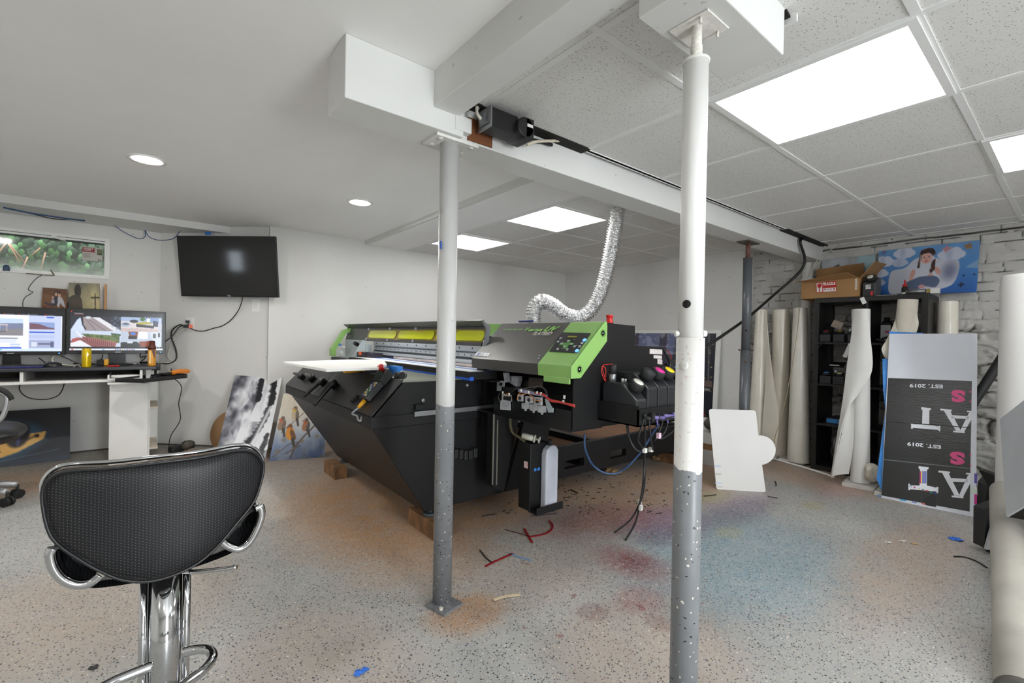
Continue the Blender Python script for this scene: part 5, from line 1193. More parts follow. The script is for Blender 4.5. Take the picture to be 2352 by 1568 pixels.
vd = np.array((-p[0], -p[1], 0)); vd /= np.linalg.norm(vd); sd = np.array((-vd[1], vd[0], 0)); cp_ = p+vd*.0268
G().ext([cp_+sd*.02+(0, 0, .14), cp_+sd*.022+(0, 0, .06), cp_+sd*.008+(0, 0, .09), cp_-sd*.004+(0, 0, .14)], vd*.0015).build('wave_print', MATS['brown_cap'], t)
G().ext([cp_-sd*.006+(0, 0, .125), cp_-sd*.006+(0, 0, .02), cp_-sd*.018+(0, 0, .02), cp_-sd*.018+(0, 0, .125)], vd*-.0 + vd*.001).build('label_print', M('cream_label', 'ead08e', .5, var=.2, vscale=60), t)
p = PZ(236, 839, zt); t = thing('tape_measure', 'black and yellow tape measure on the desk', 'tape measure', p)
G().box(p+(-.014, 0, .024), (.045, .05, .046)).build('case', m_rubber, t, bevel=.006); G().box(p+(.022, 0, .026), (.03, .052, .052)).build('shell', m_yel, t, bevel=.006)
p = PZ(258, 842, zt); tag(G().cyl(p+(-.03, 0, .006), p+(.02, .01, .006), .006, seg=10).cyl(p+(.02, .01, .006), p+(.04, .014, .006), .007, seg=10).build('marker_pen', m_red), 'red marker pen beside the tape measure on the desk', 'pen')
tag(G().box(PZ(300, 836, zt)+(0, 0, .003), (.12, .04, .006), rotz(.2)).build('clear_strip', M('clear_plastic', 'b9bcc0', .25, var=.2, vscale=30), bevel=.002), 'pale plastic bag strip lying flat on the desk', 'bag')
tag(G().tube([PZ(170, 843, zt)+(0, 0, .004), PZ(177, 841, zt)+(0, 0, .006), PZ(184, 843, zt)+(0, 0, .004)], .004, seg=6).lathe([(.006, 0), (.009, .001), (.009, .004), (.006, .005)], PZ(170, 843, zt), seg=12).build('key_ring', m_alu2), 'small metal keys on the desk left of the yellow can', 'keys')
# cables behind the monitors
m_wc = M('cream_cable', 'd2ccbd', .5)
def tube_thing(name, pts, r, mat, label, cat='cable', n=8):
    return tag(G().tube(pts, r, seg=7, n=n).build(name, mat), label, cat)
tube_thing('white_cable', [(-.50, 5.2, .85), (-.545, 5.15, .86), (-.56, 5.1, .83), (-.53, 5.06, .80), (-.44, 5.05, .786), (-.36, 5.1, .787)], .005, m_wc, 'cream cable curling below the left monitor')
tube_thing('black_cable', [PY(90, 822, 5.1), PY(115, 838, 5.08), PZ(150, 833, .79), PZ(185, 836, .785)], .004, m_cab, 'black cable between the two monitors, dropping to the desk')
tube_thing('black_cable', [PY(140, 816, 5.1), PY(165, 828, 5.08), PZ(186, 838, .786), PZ(192, 839, .785)], .004, m_cab, 'second black cable dropping behind the yellow can')
tube_thing('black_cable', [PY(236, 814, 5.1), PY(233, 824, 5.1), PZ(218, 832, .79), PZ(205, 838, .786)], .004, m_cab, 'black cable curving down right of the yellow can')
tube_thing('black_cable', [PY(322, 812, 5.12), PY(323, 820, 5.12), PY(336, 818, 5.1), PZ(322, 832, .79), PZ(315, 835, .786)], .004, m_cab, 'black cable looping behind the orange spray can')
# clamp-on side tray with heat gun
t = thing('side_tray', 'black clamp-on tray swung out from the right end of the desk', 'tray', (.17, 4.75, .68))
A_, B_ = np.array((0.0, 4.50, .675)), np.array((.33, 4.92, .675)); ax = (B_-A_); L = np.linalg.norm(ax); ax /= L; sd = np.array((-ax[1], ax[0], 0))
out = []
for k in range(15): th = -math.pi/2+math.pi*k/14; out.append(B_-ax*.12+ax*.12*math.cos(th)+sd*.13*math.sin(th)+sd*.10)
out += [A_+sd*.21, A_-sd*.0]
out = [o for o in out]
G().ext(out, (0, 0, .006)).build('tray_floor', m_blk2, t)
N = len(out); g = G()
cen = sum(out)/N
inn = [cen+(o-cen)*.95 for o in out]
for i in range(N):
    j = (i+1) % N; g.hexa([out[i], out[j], inn[j], inn[i]], [o+np.array((0, 0, .03)) for o in (out[i], out[j], inn[j], inn[i])])
g.build('rim', M('tray_black', '202021', .45), t)
G().bx(.06, .112, 5.0, 5.04, .735, .7555).bx(.109, .118, 5.0, 5.04, .735, .80).cyl((.085, 5.02, .68), (.085, 5.02, .735), .009, seg=12).build('clamp', m_blk, t)
zt2 = .682
t = thing('heat_gun', 'orange handled tool lying on the black side tray', 'tool', (.2, 4.8, zt2))
a = PZ(392, 857, .71); b = PZ(433, 852, .71)
G().tube([a, a*.7+b*.3+(0, 0, .004), a*.3+b*.7+(0, 0, .002), b], lambda u: .016+.008*math.sin(u*3.1), seg=12).build('handle', M('orange_rubber', 'ef8a1d', .45), t)
G().tube([a, PZ(385, 858, .715), PZ(372, 861, .70)], .013, seg=10).build('nozzle', m_rubber, t)
tag(G().cyl(PZ(350, 862, .69), PZ(372, 857, .70), .006, seg=8).cyl(PZ(353, 868, .69), PZ(364, 861, .69), .005, seg=8).cyl(PZ(345, 866, .69), PZ(357, 863, .692), .005, seg=8).cyl(PZ(357, 870, .69), PZ(372, 864, .69), .004, seg=8).build('tool_bits', M('oily_steel', '55565a', .4, metal=.6)), 'small steel tool bits lying in the black side tray', 'tool bits')
p0_ = PZ(394, 850, .735)
tube_thing('hanging_lead', [p0_, PZ(393, 846, .74), PZ(395, 858, .70)+(0, -.03, -.02), (.26, 4.86, .60), (.245, 4.9, .45), (.26, 4.95, .30), (.20, 5.05, .15), (.19, 5.18, .01), (.2, 5.3, .006)], .0035, m_cab, 'thin black cord hanging from the side tray to the floor')
tube_thing('drooping_cord', [(-.73, 5.1, .664), (-.735, 5.1, .60), (-.69, 5.1, .54), (-.6, 5.1, .518), (-.53, 5.1, .54), (-.5, 5.1, .59), (-.485, 5.1, .664)], .004, M('dark_brown_cord', '2b1d18', .5), 'dark cord drooping in a loop under the desk')

# pictures leaning on the wall behind the monitors
m_prn = art_mat('matte_print', .55); m_prn2 = art_mat('gloss_print', .28)
m_cardedge = M('board_edge', 'b98a5e', .7)
def family_art():
    a = Art(60, 56, '6a4526'); a.put(a.nz(9, 1), '8a5a30', .6); a.rect(0, 0, 60, 10, '5a3318', .6); a.rect(0, 27, 60, 40, '4f2a18', .6); a.put((a.nz(3, 5) > .55)*(a.y > 26)*(a.y < 40), '8a5030', .6)
    a.poly([(34, 20), (40, 12), (50, 16), (56, 28), (50, 26), (44, 22), (40, 29)], 'b9b6be', smooth=3); a.ell(41, 9, 3.4, 4, 'c89a80'); a.ell(41, 6, 3.6, 2.4, '3a241c'); a.ell(33, 9, 3, 4, 'd0a088'); a.ell(33, 6.5, 4, 4, '2a1c1a', .8); a.ell(33, 9.5, 2.4, 3, 'd0a088'); a.poly([(26, 22), (30, 12), (37, 13), (36, 25), (22, 26)], '2b2436', smooth=3); a.ell(26, 13, 2.6, 3, 'd2a58c'); a.ell(26, 11, 2.8, 1.8, '5a3a24'); a.poly([(22, 22), (25, 16), (30, 18), (30, 23)], 'a2a0b0'); a.line([(8, 22), (18, 25), (26, 24)], 3, '3a2c38')
    a.rect(0, 40, 60, 56, '5d5a48'); a.ell(24, 47, 17, 7, '2f4a86'); a.ell(22, 44, 8, 2, 'c9b0a0'); a.rect(44, 42, 60, 56, '6d6b60', .7); a.ell(32, 54, 8, 3, 'c8a896'); return a
def hill_art():
    a = Art(66, 58, '8a8468'); a.vgrad([(0, '6d6a58'), (.35, '9a9070'), (.6, 'b8aa7c'), (1, '6b6248')]); a.put(np.clip(1-np.hypot((a.x-50)/26, (a.y-16)/20), 0, 1), 'd8c890', .7); a.mul(.82+.36*a.nz(14, 3))
    a.poly([(34, 45), (46, 37), (54, 33), (62, 36), (66, 34), (66, 58), (34, 58)], '57503a'); a.poly([(30, 44), (66, 42), (66, 58), (30, 58)], '3c3628'); a.put((a.nz(3, 9) > .5)*(a.y > 40)*(a.y < 46)*(a.x > 32), '1e1a14', .8)
    a.line([(55.5, 14), (55.5, 37)], 1.8, '211c16'); a.line([(47, 19.5), (64, 19)], 2, '211c16')
    a.line([(55.5, 18), (55.5, 28)], 2.6, '3c3122'); a.ell(19, 10, 7, 8, '211c18'); a.ell(22, 13, 4, 5, '2f2620'); a.poly([(0, 24), (6, 18), (14, 16), (24, 18), (28, 26), (30, 44), (34, 58), (0, 58)], '40372a', smooth=3); a.put(a.inside([(4, 20), (22, 20), (26, 30), (8, 30)])*a.nz(6, 4), '6a5236', .5); return a
def board(name, art, q, label, cat, mat, edge, th=.012, group=None):
    q = [np.array(p, float) for p in q]; n = np.cross(q[1]-q[0], q[2]-q[0]); n /= np.linalg.norm(n)
    q[3] = q[3]-n*((q[3]-q[0])@n)
    if n@(EYE-q[0]) < 0: n = -n
    base = (q[2]+q[3])/2
    t = thing(name, label, cat, base, group=group)
    b = [q[0], q[1], q[3], q[2]]
    G().ext([p-n*.0008 for p in b], -n*th).build('board', edge, t)
    art_panel('print', art, q[0], q[1], q[2], q[3], mat, t)
    return t
yb_ = 5.40
m_bk = M('print_edge_dark', '2b2723', .6)
zlo = 1.10
board('photo_print', family_art(), [PY(98, 660, yb_), PY(154, 664, yb_), PY(93, 712, yb_)*np.array((1, 1, 0))+(0, 0, zlo), PY(153, 712, yb_)*np.array((1, 1, 0))+(0, 0, zlo)], 'small family photo print leaning on the wall behind the left monitor', 'print', m_prn, m_bk)
t = board('painting_print', hill_art(), [PY(158, 649, yb_-.05), PY(228, 651, yb_-.05), PY(158, 712, yb_-.05)*np.array((1, 1, 0))+(0, 0, zlo), PY(232, 712, yb_-.05)*np.array((1, 1, 0))+(0, 0, zlo)], 'print of a robed man facing a hilltop cross, standing behind the monitors', 'print', m_prn, m_cardedge, th=.05)
G().bx(-.27, -.255, yb_-.055, yb_-.0, zlo, 1.47).build('wood_edge', M('pale_wood', 'c2905e', .6, stretch=(1, 1, .1)), t)
tag(G().bx(-.9, -.2, 5.335, 5.42, .781, 1.10).build('print_crate', m_dwh), 'white crate behind the monitors carrying the leaning prints', 'crate')
tag(G().bx(-.525, -.50, yb_+.015, yb_+.03, zlo, 1.30).build('dark_print', M('dark_print_face', '3b2c20', .5, var=.5, vscale=12)), 'dark narrow print showing between the two leaning prints', 'print')
tube_thing('window_wire', [(-.665, 5.475, 1.525), (-.70, 5.47, 1.49), (-.735, 5.468, 1.43), (-.745, 5.468, 1.39), (-.72, 5.46, 1.372), (-.76, 5.46, 1.33), (-.775, 5.455, 1.28), (-.765, 5.44, 1.2)], .0025, m_cab, 'thin black wire hanging from the window to the monitors')

# ---- television on the angled wall
def wal(x, y, off): return PP(x, y, np.array((A0[0], A0[1], 0))+nrm*off, nrm)
tn = nrm*math.cos(R(7))+np.array((0, 0, -math.sin(R(7)))); tc = wal(522, 612, .13)
q = [PP(x, y, tc, tn) for x, y in ((410, 543), (633, 544), (414, 678), (634, 682))]
cx = sum(q)/4; xd = (q[1]-q[0]+q[3]-q[2]); xd[2] = 0; xd /= np.linalg.norm(xd); zd = np.cross(tn, xd); zd = zd if zd[2] > 0 else -zd
W, H = .925, .545
def tvp(u, v, d=0.0): return cx+xd*(u-.5)*W+zd*(.5-v)*H+tn*d
t = thing('television', 'large black wall-mounted television, switched off, on the angled wall', 'television', tvp(.5, 1)-tn*.0)
G().hexa([tvp(0, 1, -.03), tvp(1, 1, -.03), tvp(1, 1, 0), tvp(0, 1, 0)], [tvp(0, 0, -.03), tvp(1, 0, -.03), tvp(1, 0, 0), tvp(0, 0, 0)]).build('bezel', m_bez, t, bevel=.003)
G().hexa([tvp(.2, .9, -.06), tvp(.8, .9, -.06), tvp(.8, .9, -.03), tvp(.2, .9, -.03)], [tvp(.2, .3, -.06), tvp(.8, .3, -.06), tvp(.8, .3, -.03), tvp(.2, .3, -.03)]).build('back_shell', m_bez, t)
G().ext([tvp(.015, .025, .0005), tvp(.985, .025, .0005), tvp(.985, .965, .0005), tvp(.015, .965, .0005)], tn*.0008).build('screen', M('dark_glass_screen', '08080a', .09, var=0.0, spec=.7), t)
add_text(G(), 'TCL', .012, tvp(.5, .99, .001), xd, zd, 'c', offset=.03).build('brand_mark', MATS['silver_print'], t)
c = tvp(.5, .5, -.06); G().hexa([tvp(.35, .8, -.06), tvp(.65, .8, -.06), tvp(.65, .8, -.09), tvp(.35, .8, -.09)][::-1], [tvp(.35, .35, -.06), tvp(.65, .35, -.06), tvp(.65, .35, -.13), tvp(.35, .35, -.13)][::-1]).build('wall_mount', m_blk, t)
# outlet, switch, leads on the angled wall
wx = np.array((.737, -.676, 0))
def wallplate(name, label, x, y, w_, h_, cat):
    c = wal(x, y, .0); t = thing(name, label, cat, c)
    p = lambda u, v, d: c+wx*u+np.array((0, 0, v))+nrm*d
    G().hexa([p(-w_/2, -h_/2, 0), p(w_/2, -h_/2, 0), p(w_/2, -h_/2, .006), p(-w_/2, -h_/2, .006)], [p(-w_/2, h_/2, 0), p(w_/2, h_/2, 0), p(w_/2, h_/2, .006), p(-w_/2, h_/2, .006)]).build('plate', m_white, t, bevel=.0015)
    return t, p
t, p = wallplate('light_switch', 'white light switch on the angled wall below the television', 588.5, 701, .078, .122, 'switch')
G().hexa([p(-.017, -.034, .006), p(.017, -.034, .006), p(.017, -.034, .008), p(-.017, -.034, .008)], [p(-.017, .034, .006), p(.017, .034, .006), p(.017, .034, .011), p(-.017, .034, .011)]).build('rocker', m_vinyl, t)
t, p = wallplate('wall_outlet', 'white wall outlet with plugs left of the television cord', 437, 744, .078, .122, 'outlet')
for v in (.022, -.022): G().hexa([p(-.016, v-.015, .006), p(.016, v-.015, .006), p(.016, v-.015, .0075), p(-.016, v-.015, .0075)], [p(-.016, v+.015, .006), p(.016, v+.015, .006), p(.016, v+.015, .0075), p(-.016, v+.015, .0075)]).build('socket', m_vinyl, t)
pl = thing('plug_adapter', 'orange and black plug adapter in the wall outlet', 'plug', p(0, -.03, .008))
G().box(p(-.015, -.022, .03), (.045, .045, .03)).build('black_plug', m_rubber, pl); G().box(p(.02, -.022, .022), (.028, .03, .034)).build('orange_tap', M('orange_plastic', 'd9542a', .4), pl)
G().box(p(-.01, .022, .022), (.03, .03, .022)).build('small_plug', m_rubber, pl)
tube_thing('sagging_lead', [tvp(.63, 1.0, -.01), wal(556, 690, .06), wal(548, 712, .03), wal(530, 735, .012), wal(510, 748, .008), wal(492, 753, .008), wal(465, 760, .008), wal(440, 755, .02), wal(432, 742, .035)], .004, m_cab, 'black cord sagging from the television to the outlet')
tube_thing('outlet_cord', [p(-.03, -.02, .03), wal(412, 746, .05), wal(396, 758, .06), wal(394, 775, .06), wal(404, 803, .05), wal(404, 825, .06), wal(385, 835, .12), (.08, 5.33, .79), (-.02, 5.28, .788)], .0065, m_cab, 'thick black cord from the outlet down to the desk')
tube_thing('outlet_cord', [p(-.025, -.012, .035), wal(410, 752, .06), wal(392, 775, .12), (.06, 5.28, .9)], .005, m_cab, 'black cord from the outlet running behind the right monitor')
tube_thing('pale_lead', [p(-.02, -.03, .03), wal(405, 768, .05), wal(388, 805, .06), wal(386, 820, .07), wal(395, 832, .08), (.06, 5.3, .79)], .004, m_wc, 'thin white cord hanging from the outlet to the desk')
# network leads under the soffit
m_net = M('blue_network_cable', '2c4f7d', .45)
tube_thing('network_cable', [PY(0, 475, 5.3), PY(20, 480, 5.28), PY(70, 490, 5.3), PY(130, 503, 5.36), PY(200, 503, 5.36), PY(265, 513, 5.38)], .004, m_cab, 'black cable running under the soffit above the window')
tube_thing('network_cable', [(-.85, 5.2, 1.992), (-.7, 5.25, 1.985), (-.5, 5.3, 1.988), (-.4, 5.33, 1.994)], .006, m_net, 'blue cable tucked under the soffit at the left edge')
tube_thing('network_cable', [(-.21, 5.38, 1.995), (-.15, 5.38, 1.95), (-.05, 5.38, 1.905), (.0, 5.38, 1.93), (-.0, 5.38, 1.985), (.03, 5.37, 1.93), (.1, 5.33, 1.905), (.2, 5.28, 1.925), (.25, 5.22, 1.99)], .0035, m_net, 'blue network cable looping below the soffit beside the television')
tag(G().box(PY(478, 535, 5.12), (.05, .004, .03), rotz(-.6)).build('blue_tape_scrap', m_btape), 'scrap of blue tape under the soffit above the television', 'tape')

# ---- things on the floor by the angled wall
def face_art():
    a = Art(150, 60, '15161a'); a.put(np.clip((a.y-8)/60, 0, 1), '2b313c', .8)
    a.ell(60, 34, 66, 24, '2c5876', .95, ang=-.06, soft=.15); m = a.inside([(0, 30), (60, 32), (128, 26), (126, 34), (104, 46), (78, 54), (0, 60)])
    a.put(m*1.0, 'd29a45'); a.put(m*a.nz(16, 6)*1.2, 'e8c890', .6); a.put(m*np.clip((a.x-20)/-40+.6, 0, 1), 'c08a5c', .6)
    a.ell(104, 27, 10, 14, '16151b', .95, ang=.2, soft=.12); a.line([(106, 18), (104, 38)], 2.2, '4a4a86', .9); a.ell(86, 30, 6, 3, '5a2f1f', .8, soft=.3)
    a.ell(28, 47, 8, 6, 'dcd9d0', .95, soft=.1); a.ell(27, 47, 4.4, 4.4, 'b9952e'); a.ell(27, 47, 2, 2, '1d1a16')
    for (x0, y0, x1, y1) in ((60, 40, 74, 34), (66, 34, 76, 42), (72, 47, 90, 44), (56, 50, 62, 46), (84, 22, 96, 19), (40, 24, 58, 22), (112, 34, 118, 30)): a.line([(x0, y0), (x1, y1)], 1.2, '241a12', .9)
    for (x, y, r) in ((66, 46, 3), (62, 50, 2.2), (120, 30, 2.4), (78, 38, 1.4), (54, 44, 1.6)): a.ell(x, y, r, r*.8, '1a1712', .9)
    a.put((a.y > 44+np.abs(a.x-60)*.0+(a.x > 80)*(a.x-80)*-.1+6)*np.clip((a.y-48)/10, 0, 1)*(~m), '35404f', .8); a.line([(60, 58), (140, 47)], .8, '6e8ca0', .6); return a
f0 = np.array((-.463, 5.23, 0.002)); q2 = f0+np.array((-.98, -.05, 0))
tr_ = np.array((-.478, 5.40, .41)); tl_ = tr_+np.array((-.98, -.05, 0))
board('face_print', face_art(), [tl_, tr_, q2, f0], 'large dark print of a blue and orange face under the desk', 'print', m_prn, m_bk, th=.006)
def mountain_art():
    a = Art(72, 120, 'd9dade'); n = a.nz(30, 2, 4); a.put(np.clip(n*1.6-.5, 0, 1), 'f1f1f3', .8)
    a.put(np.clip(1-(a.x-(16-a.y*.06))/14, 0, 1)*np.clip(a.nz(14, 5)*1.7-.25, 0, 1), '2c2c36', .95)
    m = a.inside([(28, 6), (36, 2), (44, 14), (42, 40), (36, 60), (26, 74), (22, 92), (18, 86), (12, 76), (24, 60), (20, 52), (30, 36), (24, 24)])
    a.put(m*np.clip(a.nz(7, 8, 3, 1, .6)*2.2-.6, 0, 1), '4a4a54', .95); a.put(np.clip(a.nz(9, 12, 3, 1.6, .4)*2-1.0, 0, 1)*(a.x > 26)*(a.x < 54), '9b9ca6', .7)
    def trees(pts, w, seed):
        r = random.Random(seed); P = cat_path([(x, y, 0) for x, y in pts], 10)
        for p in P:
            hh = w*(.7+r.random()*.9); x, y = p[0]+r.uniform(-1, 1), p[1]; a.poly([(x-hh, y-1), (x+1.5, y-2.0), (x+1.5, y+2.0)], '17171d'); a.ell(x+1, y, 2.5+r.random()*2, 3, '1d1d24', .9)
    a.put(np.clip(1.2-np.abs(a.x-(48-(a.y-60)**2*.004))/9, 0, 1)*(a.y > 66)*np.clip(a.nz(12, 3)*2-.4, 0, 1), '33333d', .9)
    trees([(60, 0), (62, 20), (63, 40)], 6, 1); trees([(63, 30), (60, 50), (56, 68), (48, 84), (36, 100), (24, 112), (14, 120)], 4, 2); trees([(40, 0), (41, 16), (42, 36)], 2.5, 3); trees([(60, 120), (64, 100), (66, 84)], 2, 4)
    a.put(np.clip(1-np.abs(a.x-(66-(a.y-40)*.32))/5, 0, 1)*(a.y > 44), 'f0f0f2', .9); a.put((a.nz(10, 21) > .6)*(a.y > 90)*(a.x > 40), '3c3c46', .6); return a
fb0, fb1 = PZ(490, 1066, .002), PZ(608, 1062, .002)
tl0 = wal(539.6, 861.4, .045)
n_ = np.cross(fb1-fb0, tl0-fb0); n_ /= np.linalg.norm(n_)
pq4 = [PP(x, y, fb0, n_) for x, y in ((539.6, 861.4), (648, 866.5), (490, 1066), (607, 1062))]
board('mountain_print', mountain_art(), pq4, 'tall black and white mountain print tilted against the corner', 'print', m_prn2, M('white_board_edge', 'dddcd8', .5), th=.008)
def bird_art():
    a = Art(110, 130, 'cfc4b2'); a.vgrad([(0, 'd3c8b8'), (.3, 'c9c0b2'), (.55, 'a9aeb6'), (.8, '6f7f9c'), (1, '55607a')]); a.put(np.clip(a.nz(26, 4)*2-.8, 0, 1), 'e2d8c6', .5); a.put(np.clip(a.nz(20, 9)*2-1, 0, 1)*np.clip((a.y-50)/60, 0, 1)*np.clip(a.x/80, 0, 1), '2f477c', .9); a.put(np.clip(a.nz(17, 14)*2-1.1, 0, 1)*np.clip((a.y-80)/40, 0, 1), '5d5348', .8)
    a.line([(14, 78), (28, 64), (44, 52), (58, 40)], 1.6, '6b5f58'); a.line([(30, 10), (36, 40), (34, 62)], .7, 'a58f82'); a.line([(40, 126), (48, 104), (62, 88), (86, 66)], 3.6, '5a4c48'); a.line([(30, 118), (56, 104)], 2.4, '5a4c48'); a.line([(6, 122), (34, 100), (60, 96)], 2, '64584e')
    def bird(x, y, s, body, back, throat, ang):
        a.ell(x, y, 7*s, 10*s, body, 1, ang, .1); a.ell(x+4*s*math.cos(ang)+1*s, y+2*s, 3.6*s, 9*s, back, 1, ang-.25, .1); a.ell(x-3*s*math.sin(-ang)-1*s, y-10*s, 4.4*s, 4.2*s, back, 1, 0, .1); a.ell(x-3*s, y-7*s, 3.2*s, 3*s, throat, .9, 0, .3); a.poly([(x-6*s, y-10*s), (x-9*s, y-9.4*s), (x-5.6*s, y-8.4*s)], '2d2a28'); a.poly([(x+2*s, y+7*s), (x+8*s, y+22*s), (x+11*s, y+20*s), (x+7*s, y+6*s)], '3f3934')
    bird(38, 42, 1.15, 'b9a888', '6d6254', 'd8a53c', .1); bird(11, 62, 1.15, '8e7460', '6f5d4f', 'b8562f', .35); bird(33, 80, 1.3, 'c9852f', '6b4a33', 'd07a2a', -.3); bird(66, 66, 1.1, '9a6a4a', '55504e', 'b8562f', .5)
    for (x, y) in ((22, 92), (60, 96), (92, 88), (46, 108), (12, 112)): a.ell(x, y, 5, 4, '7a6a50', .6, 0, .4)
    a.put(np.clip(a.nz(5, 30)-.3, 0, 1), '8a8478', .12); return a
qb = [np.array(v) for v in ((.93, 4.62, .62), (1.53, 4.60, .62))]
fb0, fb1 = PZ(618, 1059, .002), PZ(747, 1049, .002)
n_ = np.cross(fb1-fb0, np.array((1.05, 4.58, .66))-fb0)
board('bird_print', bird_art(), [PP(651, 904, fb0, n_), PP(745, 905, fb0, n_), fb0, fb1], 'colourful print of four small birds standing left of the printer', 'print', m_prn2, M('grey_board_edge', 'b4b0a8', .5), th=.006)
# round brown board on edge behind the mountain print
c = wal(533, 993, .10); dn = nrm*.97+np.array((0, 0, .22)); dn /= np.linalg.norm(dn)
rr = .205; c = np.array((c[0], c[1], rr*.98+.004))+nrm*0
tag(G().lathe([(0, -.003), (rr, -.003), (rr, .003), (0, .003)], PP(533, 993, c, dn), dn, seg=56).build('round_board', M('brown_hardboard', 'a5805a', .7, var=.08)), 'round brown hardboard disc leaning behind the mountain print', 'board')
t = thing('cordless_tool', 'black tool with orange details on the floor by the angled wall', 'tool', PZ(420, 1032, 0))
G().box(PZ(405, 1030, .03)+(0, 0, 0), (.11, .07, .055), rotz(.5)).build('body', m_rubber, t, bevel=.012)
G().lathe([(.05, 0), (.055, .02), (.05, .05), (.03, .065), (0, .065)], PZ(432, 1028, .0), seg=20).build('motor', M('tool_dark', '2c2b29', .5, var=.3, vscale=30), t)
G().box(PZ(420, 1024, .06), (.02, .02, .015)).build('trigger', M('orange_plastic', 'd9542a', .4), t)
G().cyl(PZ(425, 1026, .06), PZ(437, 1016, .10), .035, .028, seg=14).build('dust_cap', M('olive_dust', '4f4c40', .7), t)
p = PZ(433, 1044, 0); tag(G().box(p+(0, 0, .015), (.085, .045, .03), rotz(.25)).build('orange_power_tap', MATS['orange_plastic'], bevel=.004), 'orange power tap lying on the floor behind the bar stool', 'adapter')
# ================================================================== BAR STOOL, OFFICE CHAIR
def perforated():
    t = NT('perforated_vinyl'); tc = t.n('TexCoord'); sx = t.n('SeparateXYZ'); t.L(tc.outputs['Object'], sx.inputs[0])
    X = t.math('MULTIPLY', sx.outputs[0], 165.0); Z = t.math('MULTIPLY', t.math('ADD', sx.outputs[2], t.math('MULTIPLY', sx.outputs[1], .5)), 165.0)
    fx = t.math('SUBTRACT', t.math('FRACT', X), .5); odd = t.math('MULTIPLY', t.math('FLOOR', t.math('FRACT', t.math('MULTIPLY', X, .5)) if False else t.math('MULTIPLY', t.math('FRACT', t.math('MULTIPLY', t.math('FLOOR', X), .5)), 2.0)), .5)
    fz = t.math('SUBTRACT', t.math('FRACT', t.math('ADD', Z, odd)), .5)
    d = t.math('SQRT', t.math('ADD', t.math('MULTIPLY', fx, fx), t.math('MULTIPLY', fz, fz)))
    dot = t.math('LESS_THAN', d, .15)
    nz = t.noise(tc.outputs['Object'], 6, 3)
    t.L(t.mix(dot, t.ramp(nz, [(.3, '18181a'), (.7, '1f1f21')]), '5c5c5f'), t.b.inputs['Base Color'])
    t.b.inputs['Roughness'].default_value = .45; t.b.inputs['Specular IOR Level'].default_value = .3
    t.bump(t.math('SUBTRACT', 1.0, dot), .2, .001); return t.m
m_perf = perforated()
m_vin = M('black_vinyl', '1c1c1e', .38, bump=.05, bscale=90)
m_chr = M('chrome', 'c9cacc', .08, metal=1.0, var=.03)
outl_px = [(81.5, 1145), (90.6, 1112), (119.6, 1087), (163, 1076), (253.6, 1067), (362, 1052.5), (471, 1040), (543.5, 1029), (587, 1034), (612, 1058), (615, 1083), (603, 1127), (587, 1159), (543.5, 1206.5), (500, 1253.6), (453, 1290), (398.5, 1315), (340, 1330), (282.6, 1329), (235.5, 1315), (181, 1290), (119.6, 1253.6), (94, 1214)]
YS = 1.30
st = thing('bar_stool', 'black and chrome bar stool seen from behind in the foreground', 'stool', (.044, 1.42, 0))
ow = [PY(x, y, YS) for x, y in outl_px]
oc = np.array((.044, YS, .655))
def bend(p): q = p.copy(); q[1] = YS-.012+1.1*(p[0]-.044)**2*.9; return q
op = cat_path(ow, 4, True); N = len(op)
g = G(); vs = []; fs = []; rings = 10
for side in (-1, 1):
    for k in range(rings+1):
        r = k/rings
        for i in range(N):
            p = bend(oc+(op[i]-oc)*r*.985); p[1] += side*.022*(1-r**5)**.5 if r < 1 else 0; vs.append(p)
    b = (0 if side < 0 else (rings+1)*N)
    for k in range(rings):
        for i in range(N):
            j = (i+1) % N; q = (b+k*N+i, b+k*N+j, b+(k+1)*N+j, b+(k+1)*N+i); fs.append(q if side > 0 else q[::-1])
g.add(vs, fs, True); g.build('backrest', m_perf, st)
G().tube([bend(oc+(p-oc)*.985)+np.array((0, .020, .004)) for p in op], .0048, seg=10, raw=True, closed=True).build('backrest_rim', m_chr, st)
G().tube([bend(oc+(p-oc)*.965)+np.array((0, -.012, 0)) for p in op], .0035, seg=6, raw=True, closed=True).build('piping', m_vin, st)
def seatp(u, v, o=0.0):
    x = -1+2*u; y = 1.335+.36*v; w = .172*(1-.25*max(0, v-.75)*4*.3)
    return np.array((.042+x*w, y, .503+o+.125*abs(x)**2.3+.015*(1-v)+.0*v))
rear = cat_path([PY(x, y, 1.345) for x, y in ((120, 1262), (136, 1318), (192, 1349), (260, 1346), (327, 1334), (414, 1312), (480, 1291), (545, 1263), (584, 1228), (600, 1174))], 5)
def seat_s(u, v, o):
    i = u*(len(rear)-1); k = min(int(i), len(rear)-2); f = i-k; p = rear[k]*(1-f)+rear[k+1]*f
    s = 1-.12*max(0, v-.6)/.4; m = .042
    return np.array((m+(p[0]-m)*s*(1 if o == 0 else .93), p[1]+.36*v, p[2]+(.016 if o else 0)*(1-abs(2*u-1)**3)+.012*math.sin(v*3.1)*(1-abs(2*u-1))))
g = G().grid(lambda u, v: seat_s(u, v, 0), 30, 12).grid(lambda u, v: seat_s(1-u, v, 1), 30, 12)
g.build('seat', m_perf, st)
edge = [seatp(u, 0, .0) for u in np.linspace(0, 1, 20)]+[seatp(1, v) for v in np.linspace(.1, 1, 8)]+[seatp(u, 1) for u in np.linspace(1, 0, 20)]+[seatp(0, v) for v in np.linspace(.9, .1, 8)]
edge = [e+np.array(((.012 if e[0] > .1 else -.012 if e[0] < -.02 else 0)*1, 0, 0)) for e in edge]
G().tube(edge[24:48], .0085, seg=10, raw=True).build('seat_rim', m_chr, st)
